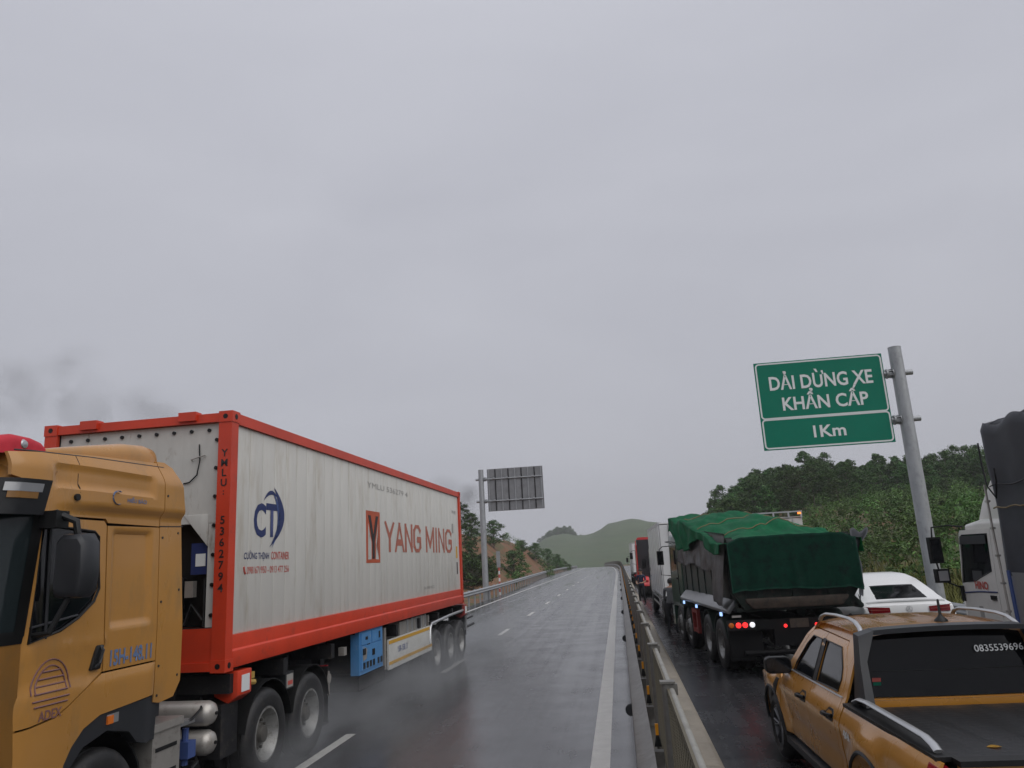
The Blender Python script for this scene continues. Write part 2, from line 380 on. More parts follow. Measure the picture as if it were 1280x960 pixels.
def obj(name, b, m, parent=None, loc=None, rotz=None, ang=38, label=None, kind=None):
    me = b if isinstance(b, bpy.types.Mesh) else b.mesh(name, ang)
    if not me.materials: me.materials.append(M[m] if isinstance(m, str) else m)
    o = bpy.data.objects.new(name, me); C.objects.link(o)
    if parent is not None:
        o.parent = parent
        off = parent.get('_off')
        if loc is None and off is not None: loc = -Vector(off)
    if loc is not None: o.location = loc
    if rotz is not None: o.rotation_euler.z = rotz
    if label: o['label'] = label
    if kind: o['kind'] = kind
    return o
def tag(o, label, cat, group=None, kind=None):
    o['label'] = label; o['category'] = cat
    if group: o['group'] = group
    if kind: o['kind'] = kind
    return o
OFFS = []
def thing(name, label, cat, loc=(0, 0, 0), rotz=0.0, group=None, off=None):
    """an Empty at the base of the thing; off: the authored coordinates of that base point, taken off every child"""
    e = bpy.data.objects.new(name, None); C.objects.link(e)
    e.location = loc; e.rotation_euler.z = rotz; e.empty_display_size = 0.3
    if off is not None:
        e['_off'] = off; OFFS.append(e)
        e.location = Vector(loc) + Matrix.Rotation(rotz, 3, 'Z') @ Vector(off)
    return tag(e, label, cat, group)
def struct(name, b, m, **k):
    o = obj(name, b, m, **k); o['kind'] = 'structure'; return o
def copy_tree(o, parent=None):
    c = o.copy(); C.objects.link(c)
    if parent is not None: c.parent = parent
    for ch in o.children: copy_tree(ch, c)
    return c

def text(s, m, parent, origin, xdir, ydir, w=None, h=None, size=1.0, name='lettering', bold=0.0, align='CENTER', stretch=1.0, sub=None):
    """raised lettering: origin is the middle of the line, xdir the reading direction, ydir up; w, h the size of the ink"""
    c = bpy.data.curves.new(name, 'FONT'); c.body = s; c.align_x = align; c.align_y = 'CENTER'; c.size = size
    c.offset = bold; c.resolution_u = 3
    t = bpy.data.objects.new(name, c); C.objects.link(t)
    bpy.context.view_layer.update()
    dg = bpy.context.evaluated_depsgraph_get()
    me = bpy.data.meshes.new_from_object(t.evaluated_get(dg))
    bpy.data.objects.remove(t); bpy.data.curves.remove(c)
    xs = [v.co.x for v in me.vertices]; ys = [v.co.y for v in me.vertices]
    cx, cyy = (min(xs) + max(xs)) / 2, (min(ys) + max(ys)) / 2
    sx = w / (max(xs) - min(xs)) if w else None; sy = h / (max(ys) - min(ys)) if h else None
    if sx is None and sy is None: sx = sy = 1
    if sx is None: sx = sy * stretch
    if sy is None: sy = sx
    X, Y = Vector(xdir).normalized(), Vector(ydir).normalized(); Z = X.cross(Y)
    for v in me.vertices:
        v.co = Vector(origin) + X * (v.co.x - cx) * sx + Y * (v.co.y - cyy) * sy
    me.materials.clear(); me.materials.append(M[m] if isinstance(m, str) else m)
    return obj(name, me, m, parent if sub is None else sub)

def smooth(a, b, x):
    t = max(0.0, min(1.0, (x - a) / (b - a))); return t * t * (3 - 2 * t)
def nz(x, y, z=0.0): return noise.noise(Vector((x, y, z)))
# ================================================================ THE SETTING
def cx(y):                        # the road bends gently to the left over the crest
    return -1.15e-4 * max(0.0, min(y, 420) - 90) ** 2
def rz(y):                        # and falls away behind it
    return -3.0e-5 * max(0.0, min(y, 420) - 75) ** 2
RZ = -0.09                        # the near carriageway lies a little lower

def lx(y): return -8.95 - 2.0 * smooth(46, 135, y)      # far road edge, with a shoulder that widens
YS = [-40 + 4 * i for i in range(24)] + [56 + 6 * i for i in range(63)]
def strip(name, x0, x1, z, m, nx=1, ys=YS, kind=True):
    b = B(); V = []
    xf_ = x0
    for y in ys:
        x0 = xf_(y) if callable(xf_) else xf_
        V.append([b.bm.verts.new((cx(y) + x0 + (x1 - x0) * k / nx, y, rz(y) + z)) for k in range(nx + 1)])
    for i in range(len(V) - 1):
        for k in range(nx): b.bm.faces.new((V[i][k], V[i][k + 1], V[i + 1][k + 1], V[i + 1][k]))
    return struct(name, b, m) if kind else b

def asphalt(name, base, lo, hi, streak=2.2):
    """wet asphalt: stone grain, damp and drier lanes along the road, sheen that varies"""
    m = bpy.data.materials.new(name); m.use_nodes = True
    t = m.node_tree; b = t.nodes['Principled BSDF']; L = t.links.new
    tcn = t.nodes.new('ShaderNodeTexCoord')
    mp_ = t.nodes.new('ShaderNodeMapping'); mp_.inputs['Scale'].default_value = (streak, 0.035, 1)
    L(tcn.outputs['Object'], mp_.inputs['Vector'])
    n = t.nodes.new('ShaderNodeTexNoise'); n.inputs['Scale'].default_value = 1.0; n.inputs['Detail'].default_value = 6; n.inputs['Roughness'].default_value = 0.6
    L(mp_.outputs[0], n.inputs['Vector'])
    n2 = t.nodes.new('ShaderNodeTexNoise'); n2.inputs['Scale'].default_value = 0.9; n2.inputs['Detail'].default_value = 8; n2.inputs['Roughness'].default_value = 0.7
    L(tcn.outputs['Object'], n2.inputs['Vector'])
    n3 = t.nodes.new('ShaderNodeTexNoise'); n3.inputs['Scale'].default_value = 95; n3.inputs['Detail'].default_value = 3
    L(tcn.outputs['Object'], n3.inputs['Vector'])
    ad = t.nodes.new('ShaderNodeMath'); ad.operation = 'ADD'; L(n.outputs['Fac'], ad.inputs[0]); L(n2.outputs['Fac'], ad.inputs[1])
    mr = t.nodes.new('ShaderNodeMapRange'); mr.inputs[1].default_value = 0.75; mr.inputs[2].default_value = 1.25
    mr.inputs[3].default_value = lo; mr.inputs[4].default_value = hi
    L(ad.outputs[0], mr.inputs[0]); L(mr.outputs[0], b.inputs['Roughness'])
    mv = t.nodes.new('ShaderNodeMapRange'); mv.inputs[1].default_value = 0.3; mv.inputs[2].default_value = 0.7
    mv.inputs[3].default_value = 0.62; mv.inputs[4].default_value = 1.45
    mm = t.nodes.new('ShaderNodeMath'); mm.operation = 'MULTIPLY_ADD'; mm.inputs[1].default_value = 0.55; 
    L(n3.outputs['Fac'], mm.inputs[0]); 
    m3 = t.nodes.new('ShaderNodeMath'); m3.operation = 'MULTIPLY'; m3.inputs[1].default_value = 0.5; L(n.outputs['Fac'], m3.inputs[0])
    L(m3.outputs[0], mm.inputs[2]); L(mm.outputs[0], mv.inputs[0])
    hs = t.nodes.new('ShaderNodeHueSaturation'); hs.inputs['Color'].default_value = (*base, 1); L(mv.outputs[0], hs.inputs['Value'])
    L(hs.outputs[0], b.inputs['Base Color'])
    b.inputs['Specular IOR Level'].default_value = 0.5
    bp = t.nodes.new('ShaderNodeBump'); bp.inputs['Strength'].default_value = 0.14; bp.inputs['Distance'].default_value = 0.01
    L(n3.outputs['Fac'], bp.inputs['Height']); L(bp.outputs[0], b.inputs['Normal'])
    return m
M['asphalt_left'] = asphalt('wet asphalt, far carriageway', (0.048, 0.048, 0.051), 0.06, 0.31)
M['asphalt_right'] = asphalt('wet asphalt, near carriageway', (0.032, 0.032, 0.035), 0.13, 0.36)  # darker base colour also carries the dark reflections of the queued trucks
strip('road_left', lambda y: lx(y) + .2, 0.12, 0.0, 'asphalt_left', 4)
strip('road_right', 0.94, 8.75, RZ, 'asphalt_right', 4)
EL = strip('edge_line', -0.53, -0.30, 0.004, 'linepaint')
EL2 = strip('edge_line', -7.96, -7.80, 0.004, 'linepaint')
EL3 = strip('edge_line', 8.05, 8.23, RZ + 0.004, 'linepaint')
y = 9.55 - 8.45 * 2
k = 0
while y < 300:                    # lane dashes
    for X, zz in ((-4.19, 0.004), (4.72, RZ + 0.004)):
        b = B(); ys = [y, y + 1.15, y + 2.3]
        V = [[b.bm.verts.new((cx(t) + X + s * 0.075, t, rz(t) + zz)) for s in (-1, 1)] for t in ys]
        for i in range(2): b.bm.faces.new((V[i][0], V[i][1], V[i + 1][1], V[i + 1][0]))
        struct('lane_dash', b, 'linepaint')
    y += 8.45

# ---- ground sheet with the cut slopes on both sides
def terrain(x, y):
    X = x - cx(y)
    z = rz(y) - 0.30
    if X > 9.4:                                           # hillside on the near side of the road
        T = smooth(9.8, 24, X); U = max(0.0, min(1.0, (y - 30) / 80)) ** 0.92
        T2 = smooth(9.6, 13.5, X)
        z += 7.3 * T * U + 0.75 * T2 * smooth(12, 34, y) + 0.055 * max(0, min(y, 150) - 113) * T
        z += (nz(x * .12, y * .12) * 0.7 + nz(x * .45, y * .45, 3) * 0.22) * smooth(11, 16, X) * smooth(14, 40, y)
        z -= 0.035 * max(0, y - 170) * smooth(11, 20, X)
    if X < -9.0:                                          # soil bank on the far side
        T = smooth(-10.5, -19, X) if False else smooth(12.0, 21.5, -X)
        U = smooth(48, 100, y) * (1 - smooth(150, 250, y))
        z += 6.3 * T * U + 0.25 * smooth(11.2, 12.6, -X)
        z += (nz(x * .14, y * .14, 5) * 0.9 + nz(x * .5, y * .5, 8) * 0.25) * smooth(12, 16, -X) * U
        z -= 0.03 * max(0, -X - 30)
    return z
XS = sorted(set([-400, -250, -160, -110, -85, -70] + [-60 + 1.5 * i for i in range(33)] + [-9.4, -8.9, 0.45, 9.0, 9.5] + [10.4 + 1.3 * i for i in range(42)] + [68, 75, 85, 110, 160, 250, 400]))
YT = [-400, -200, -100, -60, -30, -10] + [0 + 2.0 * i for i in range(128)] + [262, 275, 290, 310, 340, 380, 430]
b = B(); V = []
for yy in YT: V.append([b.bm.verts.new((xx + cx(yy), yy, terrain(xx + cx(yy), yy))) for xx in XS])
for i in range(len(V) - 1):
    for j in range(len(XS) - 1): b.bm.faces.new((V[i][j], V[i][j + 1], V[i + 1][j + 1], V[i + 1][j]))
def soil():
    m = bpy.data.materials.new('orange soil with ground cover'); m.use_nodes = True
    t = m.node_tree; p = t.nodes['Principled BSDF']; L = t.links.new
    tcn = t.nodes.new('ShaderNodeTexCoord')
    def N(sc, det=7, loc=(0, 0, 0)):
        mpn = t.nodes.new('ShaderNodeMapping'); mpn.inputs['Location'].default_value = loc
        L(tcn.outputs['Object'], mpn.inputs['Vector'])
        n = t.nodes.new('ShaderNodeTexNoise'); n.inputs['Scale'].default_value = sc; n.inputs['Detail'].default_value = det; n.inputs['Roughness'].default_value = 0.68
        L(mpn.outputs[0], n.inputs['Vector']); return n
    a, c, d = N(0.16), N(1.1, 8, (9, 4, 2)), N(7, 4)
    r1 = t.nodes.new('ShaderNodeValToRGB')
    r1.color_ramp.elements[0].position = 0.30; r1.color_ramp.elements[0].color = (0.13, 0.055, 0.026, 1)
    r1.color_ramp.elements[1].position = 0.70; r1.color_ramp.elements[1].color = (0.235, 0.105, 0.045, 1)
    L(c.outputs['Fac'], r1.inputs[0])
    r2 = t.nodes.new('ShaderNodeValToRGB')
    r2.color_ramp.elements[0].position = 0.3; r2.color_ramp.elements[0].color = (0.038, 0.055, 0.016, 1)
    r2.color_ramp.elements[1].position = 0.72; r2.color_ramp.elements[1].color = (0.10, 0.105, 0.034, 1)
    L(d.outputs['Fac'], r2.inputs[0])
    s = t.nodes.new('ShaderNodeMath'); s.operation = 'ADD'; L(a.outputs['Fac'], s.inputs[0]); L(c.outputs['Fac'], s.inputs[1])
    mr = t.nodes.new('ShaderNodeMapRange'); mr.inputs[1].default_value = 0.84; mr.inputs[2].default_value = 1.02
    sxy = t.nodes.new('ShaderNodeSeparateXYZ'); L(tcn.outputs['Object'], sxy.inputs[0])
    bare = t.nodes.new('ShaderNodeMapRange'); bare.inputs[1].default_value = -14; bare.inputs[2].default_value = 10; bare.inputs[3].default_value = -.14; bare.inputs[4].default_value = 0
    L(sxy.outputs['X'], bare.inputs[0])       # the freshly cut bank across the road carries less ground cover
    s2 = t.nodes.new('ShaderNodeMath'); s2.operation = 'ADD'; L(s.outputs[0], s2.inputs[0]); L(bare.outputs[0], s2.inputs[1])
    L(s2.outputs[0], mr.inputs[0])
    mxn = t.nodes.new('ShaderNodeMix'); mxn.data_type = 'RGBA'
    L(mr.outputs[0], mxn.inputs[0]); L(r1.outputs[0], mxn.inputs[6]); L(r2.outputs[0], mxn.inputs[7])
    L(mxn.outputs[2], p.inputs['Base Color']); p.inputs['Roughness'].default_value = 0.85
    bp = t.nodes.new('ShaderNodeBump'); bp.inputs['Strength'].default_value = 0.6; bp.inputs['Distance'].default_value = 0.15
    L(c.outputs['Fac'], bp.inputs['Height']); L(bp.outputs[0], p.inputs['Normal'])
    return m
M['soil'] = soil()
struct('ground', b, 'soil', ang=80)
M['lowland'] = mat('distant green lowland', (0.055, 0.075, 0.03), 0.9, var=0.3, vscale=0.01)
b = B()
b.grid(lambda u, v: (-3000 + 6000 * u, -1500 + 5500 * v, -16 - 0 * u), 12, 12)
struct('lowland', b, 'lowland')

# ---- far grassy hills
def lerp_tab(tab, x):
    if x <= tab[0][0]: return tab[0][1]
    for (a, va), (c, vc) in zip(tab, tab[1:]):
        if x <= c:
            t = (x - a) / (c - a); t = t * t * (3 - 2 * t); return va + (vc - va) * t
    return tab[-1][1]
RIDGE = [(-420, -6), (-260, 4), (-150, 6), (-95, 10), (-72, 14.5), (-58, 23), (-44, 24.5), (-32, 21.5), (-20, 23.5), (-6, 31), (14, 33.5), (34, 29), (60, 22), (110, 15), (220, 10), (420, -4)]
def hillz(x, y):
    d = (y - 700) / (230 if y < 700 else 260)
    prof = max(0.0, 1 - abs(d) ** 1.7)
    zz = -16 + (lerp_tab(RIDGE, x) + 16) * prof
    return zz + nz(x * .03, y * .03) * 1.2 * prof
b = B()
b.grid(lambda u, v: (lambda x, y: (x, y, hillz(x, y)))(-420 + 840 * u, 475 + 480 * v), 120, 60)
M['hillgrass'] = mat('terraced grass hill', (0.048, 0.078, 0.030), 0.9, var=0.32, vscale=0.05, col2=(0.075, 0.092, 0.04), c2lo=0.45, c2hi=0.7, stretch=(0.5, 0.5, 9), bump=0.5, bscale=0.25)
struct('hill', b, 'hillgrass', ang=80)

# ================================================================ MEDIAN BARRIER
def seg_mesh_wbeam(L_, side=-1, dep=1.0):
    """W-beam section: two corrugations, bulging towards side"""
    prof = [(x_ * dep, z_) for x_, z_ in ((0, -.155), (.012, -.15), (.03, -.125), (.078, -.10), (.083, -.075), (.078, -.05), (.03, -.025), (.022, 0), (.03, .025), (.078, .05), (.083, .075), (.078, .10), (.03, .125), (.012, .15), (0, .155))]
    b = B()
    A = [[b.bm.verts.new((side * x, t, z)) for x, z in prof] for t in (0, L_ / 2, L_)]
    fs = []
    for i in range(2):
        for k in range(len(prof) - 1): fs.append(b.bm.faces.new((A[i][k], A[i][k + 1], A[i + 1][k + 1], A[i + 1][k])))
    bmesh.ops.recalc_face_normals(b.bm, faces=fs)
    bmesh.ops.solidify(b.bm, geom=fs, thickness=0.004)
    return b.mesh('rail', 60)
def place(me, name, m, parent, x, y, z, y2=None, kind=None):
    """put a piece of length 1 span (y..y2) along the road line"""
    o = obj(name, me, m, parent, loc=(cx(y) + x, y, rz(y) + z) if parent is None else Vector((cx(y) + x, y, rz(y) + z)) - Vector(parent['_off']))
    if y2 is not None:
        dx = cx(y2) - cx(y); dz = rz(y2) - rz(y)
        o.rotation_euler = (math.atan2(dz, y2 - y), 0, -math.atan2(dx, y2 - y))
    return o

RAIL_L = 2.0
# -- beam rail of the median, with its posts, reflectors and discs
gr = thing('guardrail', 'dull grey corrugated beam rail with orange reflectors along the median', 'guardrail', off=(0.2, 6, 0))
wb = seg_mesh_wbeam(4.02, -1, 1.85)
pb = B().bx(-.055, .055, -.03, .03, 0, .62, .006).mesh('post')
blk = B().bx(-.06, .06, -.05, .05, -.1, .1, .01).mesh('spacer_block')
rf = B().prism([(-.032, 0), (.032, 0), (.011, .10), (-.011, .10)], 'y', -.006, .006, .002).mesh('reflector_bracket')
rfo = B().bx(-.0135, .0135, -.012, .012, .095, .185, .004).mesh('reflector')
dsk = B().lathe([(.0, -.02), (.06, -.02), (.07, -.012), (.07, .006), (.055, .014), (0, .014)], axis='y', n=18).cyl((.03, 0, 0), (.13, 0, 0), .016, n=8).mesh('delineator_disc')
WZ = 0.64
y = 2.6; i = 0
while y < 330:
    if y < 110:
        place(wb, 'rail', 'galvdull', gr, 0.160 + (0.002 if i % 2 else 0), y, WZ, y + 4)
        for dy in (0.62, 2.62):
            place(pb, 'post', 'galvdull', gr, 0.20, y + dy, 0)
            if y < 40: place(blk, 'spacer_block', 'galvdull', gr, 0.19, y + dy, WZ)
            o = place(rf, 'reflector_bracket', 'black', gr, 0.205, y + dy, WZ + .13)
            obj('reflector', rfo, 'orangeplastic', o, loc=(0, 0, 0))
        if i % 2 == 1 and y < 80 or i == 0: place(dsk, 'delineator_disc', 'charcoal', gr, 0.0, y + 3.1 if i else 5.05, WZ - .02)
    y += 4.0; i += 1
b = B()
prof = [(0, -.155), (.078, -.10), (.078, -.05), (.022, 0), (.078, .05), (.078, .10), (0, .155)]
ys = [110.6 + 6 * k for k in range(38)]
V = [[b.bm.verts.new((cx(t) + .165 - px_, t, rz(t) + WZ + pz)) for px_, pz in prof] for t in ys]
for i in range(len(ys) - 1):
    for k in range(6): b.bm.faces.new((V[i][k], V[i][k + 1], V[i + 1][k + 1], V[i + 1][k]))
for t in [110.6 + 4 * k for k in range(54)]: b.bx(cx(t) + .19, cx(t) + .28, t - .03, t + .03, rz(t), rz(t) + .8)
obj('far_rail', b, 'galvdull', gr, kind='stuff')

# -- anti-glare netting fence on tubular posts
SP = 2.3; Y0 = 3.30; FX = 0.262; FT = 1.52; FB = 0.66
fence = thing('netting_fence', 'steel anti-glare netting fence with tubular top rail along the median', 'fence', off=(FX, 6, 0))
fp = B().cyl((-.012, 0, 0), (-.012, 0, FT + .015), .035, n=16).mesh('post')
fc = B().bx(-.055, .045, -.045, .045, FT + .016, FT + .03, .004).bx(-.02, .06, -.03, .03, FT - .06, FT + .01, .004).mesh('post_cap')
ft = B().lathe([(.021, .045), (.021, SP - .045), (.016, SP - .045), (.016, .045)], axis='y', n=14, closed=True).mesh('top_tube')
def net_panel(dx, dz, w):
    b = B(); W = SP - .09; H_ = FT - FB - .06
    nx_, nz_ = int(W / dx), int(H_ / dz)
    dx, dz = W / nx_, H_ / nz_
    for i in range(nx_):
        for j in range(nz_):
            y0, z0 = .045 + i * dx, FB + .03 + j * dz
            for (ya, za, yb, zb) in ((y0, z0 + dz / 2, y0 + dx / 2, z0), (y0 + dx / 2, z0, y0 + dx, z0 + dz / 2), (y0, z0 + dz / 2, y0 + dx / 2, z0 + dz), (y0 + dx / 2, z0 + dz, y0 + dx, z0 + dz / 2)):
                t = 1 if zb > za else -1
                v = [b.bm.verts.new(p) for p in ((-w, ya, za - .004), (-w, yb, zb - .004), (w, yb, zb + .004), (w, ya, za + .004))]
                b.bm.faces.new(v)
    for z_ in (FB, FT - .045): b.bx(-.012, .012, .04, SP - .04, z_, z_ + .03)
    return b.mesh('net_panel', 30)
np1, np2 = net_panel(.105, .052, .014), net_panel(.24, .10, .016)
i = 0; y = Y0 - SP
while y < 112:
    place(fp, 'post', 'galvfence', fence, FX, y, 0)
    place(fc, 'post_cap', 'galvfence', fence, FX, y, 0)
    o = place(ft, 'top_tube', 'galvtube', fence, FX + .018, y, FT - .03, y + SP)
    place(np1 if y < 34 else np2, 'net_panel', 'mesh', fence, FX, y, 0, y + SP)
    y += SP; i += 1
b = B(); ys = [y + SP * k for k in range(92)]
for t in ys:
    b.cyl((cx(t) + FX, t, rz(t)), (cx(t) + FX, t, rz(t) + FT + .03), .034, n=6)
V = [[b.bm.verts.new((cx(t) + FX + o_, t, rz(t) + z_)) for o_, z_ in ((-.01, FB), (-.01, FT - .06), (.01, FT - .06), (.01, FB))] for t in ys]
for i in range(len(ys) - 1):
    for k in range(4): b.bm.faces.new((V[i][k], V[i][(k + 1) % 4], V[i + 1][(k + 1) % 4], V[i + 1][k]))
obj('far_netting', b, 'mesh', fence, kind='stuff')
b = B()
for t in ys[:-1]: b.cyl((cx(t) + FX, t, rz(t) + FT - .03), (cx(t + SP) + FX, t + SP, rz(t + SP) + FT - .03), .03, n=6, cap=False)
obj('far_top_tube', b, 'galvtube', fence, kind='stuff')

# -- concrete median kerb in cast lengths
kerb = thing('median_kerb', 'low weathered concrete kerb at the foot of the netting fence', 'kerb', off=(0.6, 6, 0)); kerb['kind'] = 'structure'
km = B().prism([(.40, -.25), (.40, .19), (.88, .165), (.945, .12), (.955, -.25)], 'y', .006, 2.994, .012).mesh('kerb_block')
y = -6.0
while y < 96:
    place(km, 'kerb_block', 'concrete', kerb, 0, y, 0, y + 3)
    y += 3.0
b = B(); ys = [96 + 6 * k for k in range(40)]
pr = [(.40, -.25), (.40, .19), (.88, .165), (.945, .12), (.955, -.25)]
V = [[b.bm.verts.new((cx(t) + x_, t, rz(t) + z_)) for x_, z_ in pr] for t in ys]
for i in range(len(ys) - 1):
    for k in range(4): b.bm.faces.new((V[i][k], V[i][k + 1], V[i + 1][k + 1], V[i + 1][k]))
obj('far_kerb', b, 'concrete', kerb, kind='stuff')
b = strip('median_fill', 0.10, 0.47, 0.012, 'concrete')

# ---- beam rails on the outer edges
def outer_rail(label, x, side, z0, ya, yb, yfar, top):
    xf_ = x if callable(x) else (lambda y: x)
    g = thing('guardrail', label, 'guardrail', off=(xf_(20), max(ya, 20), 0))
    wbm = seg_mesh_wbeam(4.02, side)
    pm_ = B().cyl((0, 0, -.3), (0, 0, .78), .057, n=10).cyl((0, 0, .78), (0, 0, .80), .06, n=10).mesh('post')
    bk = B().bx(-.05, .05, -.06, .06, -.14, .14, .01).mesh('spacer_block')
    y = ya; i = 0
    while y < yb:
        o = place(wbm, 'rail', 'galv', g, xf_(y) + (0.002 if i % 2 else 0), y, z0 + .62, y + 4); o.rotation_euler.z -= math.atan2(xf_(y + 4) - xf_(y), 4)
        for dy in (0.3, 2.3):
            place(pm_, 'post', 'galv', g, xf_(y + dy) - side * .12, y + dy, z0)
            if y < 70: place(bk, 'spacer_block', 'galv', g, xf_(y + dy) - side * .045, y + dy, z0 + .62)
        y += 4; i += 1
    b = B(); ys = [y + 6 * k for k in range(int((yfar - y) / 6) + 1)]
    V = [[b.bm.verts.new((cx(t) + xf_(t) + side * a, t, rz(t) + z0 + .62 + c)) for a, c in prof] for t in ys]
    for i in range(len(ys) - 1):
        for k in range(6): b.bm.faces.new((V[i][k], V[i][k + 1], V[i + 1][k + 1], V[i + 1][k]))
    for t in [y + 4 * k for k in range(int((yfar - y) / 4))]: b.bx(cx(t) + xf_(t) - side * .12 - .05, cx(t) + xf_(t) - side * .12 + .05, t - .05, t + .05, rz(t) + z0 - .2, rz(t) + z0 + .78)
    obj('far_rail', b, 'galv', g, kind='stuff')
    return g
outer_rail('galvanised beam guardrail curving away along the far road edge below the soil bank', lx, 1, 0.02, 2, 118, 330, 0)
outer_rail('galvanised beam guardrail on the verge behind the white car', 8.85, -1, RZ, 4, 80, 300, 0)

# ================================================================ SIGNS
def sign(name, label, x, y, z0, dirx, top, w, hh, back, zb):
    """pole with two arms that carry a panel on the side dirx"""
    g = thing(name, label, 'road sign', off=(x, y, z0))
    obj('pole', B().cyl((x, y, z0 - .3), (x, y, z0 + 4.4), .215, .207, n=24).cyl((x, y, z0 + 4.4), (x, y, top), .205, .188, n=24).cyl((x, y, top), (x, y, top + .02), .192, n=24), 'galv', g)
    obj('base_flange', B().cyl((x, y, z0 - .02), (x, y, z0 + .06), .33, n=20), 'galv', g)
    x0 = x + dirx * .42; x1 = x0 + dirx * w
    for az in (zb + hh * .76, zb + hh * .24):
        a = obj('arm', B().cyl((x - dirx * .40, y, az), (x + dirx * .44, y, az), .085, n=16).cyl((x + dirx * .44, y + .09, az), (x1 - dirx * .06, y + .09, az), .05, n=12), 'galv', g)
        fl = B()
        fl.cyl((x + dirx * .17, y, az), (x + dirx * .19, y, az), .16, n=12).cyl((x + dirx * .33, y, az), (x + dirx * .35, y, az), .15, n=12).cyl((x + dirx * .355, y, az), (x + dirx * .375, y, az), .15, n=12)
        for k in range(6):
            t = k * PI / 3; c_, s_ = math.cos(t), math.sin(t)
            fl.cyl((x + dirx * .31, y + .12 * c_, az + .12 * s_), (x + dirx * .40, y + .12 * c_, az + .12 * s_), .018, n=6)
            fl.prism([(x + dirx * .19, .155), (x + dirx * .33, .125), (x + dirx * .33, .08), (x + dirx * .19, .08)], 'y', -.006, .006) if False else None
            q = [Vector((x + dirx * .19, 0, .155)), Vector((x + dirx * .33, 0, .13)), Vector((x + dirx * .33, 0, .08)), Vector((x + dirx * .19, 0, .08))]
            Rm = Matrix.Rotation(t, 3, 'X')
            for sgn in (0,):
                vv = []
                for e_ in (-.006, .006):
                    vv.append([fl.bm.verts.new(Rm @ (p_ + Vector((0, e_, 0))) + Vector((0, y, az))) for p_ in q])
                fl.bm.faces.new(vv[0]); fl.bm.faces.new(vv[1][::-1])
                for i_ in range(4): fl.bm.faces.new((vv[0][i_], vv[1][i_], vv[1][(i_ + 1) % 4], vv[0][(i_ + 1) % 4]))
        obj('flange', fl, 'galv', a, loc=(0, 0, 0))
    return g, min(x0, x1), max(x0, x1)

SX, SY, SW, SH, SZ = 9.0, 24.2, 3.86, 2.78, 5.30
g, xa, xb = sign('road_sign', 'green expressway sign reading DẢI DỪNG XE KHẨN CẤP 1 Km', SX, SY, RZ, -1, 8.22, SW, SH, False, SZ)
fy = SY - .02
pn = obj('panel', B().bx(xa, xb, fy, fy + .05, SZ, SZ + SH, .004), 'signgreen', g)
# white border lines with rounded corners
def rrect(x0, x1, z0, z1, r, n=6):
    p = []
    for cx_, cz_, a0 in ((x1 - r, z1 - r, 0), (x0 + r, z1 - r, 90), (x0 + r, z0 + r, 180), (x1 - r, z0 + r, 270)):
        for k in range(n + 1):
            a = R(a0 + 90 * k / n); p.append((cx_ + r * math.cos(a), cz_ + r * math.sin(a)))
    return p
def border(x0, x1, z0, z1, r, w, yy, th):
    b = B(); o_, i_ = rrect(x0, x1, z0, z1, r), rrect(x0 + w, x1 - w, z0 + w, z1 - w, max(.01, r - w))
    V = [[b.bm.verts.new((p[0], t, p[1])) for p in q] for t in (yy, yy - th) for q in (o_, i_)]
    n = len(o_)
    for k in range(n):
        k2 = (k + 1) % n
        b.bm.faces.new((V[2][k], V[2][k2], V[3][k2], V[3][k])); b.bm.faces.new((V[0][k], V[2][k], V[2][k2], V[0][k2])); b.bm.faces.new((V[1][k2], V[3][k2], V[3][k], V[1][k]))
    return b
zs = SZ + SH * .345
obj('border', border(xa + .03, xb - .03, zs, SZ + SH - .03, .12, .045, fy - .001, .004), 'signwhite', pn)
obj('border', border(xa + .03, xb - .03, SZ + .03, zs + .006, .12, .045, fy - .001, .004), 'signwhite', pn)
cxs = (xa + xb) / 2
X_, Z_ = (1, 0, 0), (0, 0, 1)
def signline(s_, xl, xr, z, hcap, ratio=1.0):
    text(s_, 'signwhite', g, ((xl + xr) / 2, fy - .006, z), X_, Z_, w=xr - xl, h=hcap, bold=0.022, sub=pn)
signline('DẢI DỪNG XE', xa + .40, xb - .36, SZ + 2.16, .60)
signline('KHẨN CẤP', xa + .72, xb - .58, SZ + 1.53, .66)
text('1', 'signwhite', g, (xa + 1.56, fy - .006, SZ + .49), X_, Z_, h=.37, bold=0.022, sub=pn)
signline('Km', xa + 1.72, xb - 1.38, SZ + .49, .37)

LX, LY, LW, LH, LZ = -9.42, 54.5, 4.06, 3.05, 5.95
g2, xa2, xb2 = sign('road_sign', 'road sign seen from behind on its tall grey pole beside the soil bank', LX, LY, -.2, 1, 8.95, LW, LH, True, LZ)
pn = obj('panel', B().bx(xa2, xb2, LY + .16, LY + .19, LZ, LZ + LH, .004), 'signback', g2)
for k in range(9):
    t = xa2 + .12 + (xb2 - xa2 - .24) * k / 8
    obj('stiffener', B().bx(t - .035, t + .035, LY + .095, LY + .16, LZ + .03, LZ + LH - .03), 'chassis' if k % 2 else 'galv', pn)
for az in (LZ + LH * .76, LZ + LH * .24):
    for k in range(4):
        t = xa2 + .5 + .95 * k
        obj('clamp', B().bx(t - .07, t + .07, LY + .02, LY + .10, az + .03, az + .09, .01), 'silver', pn)
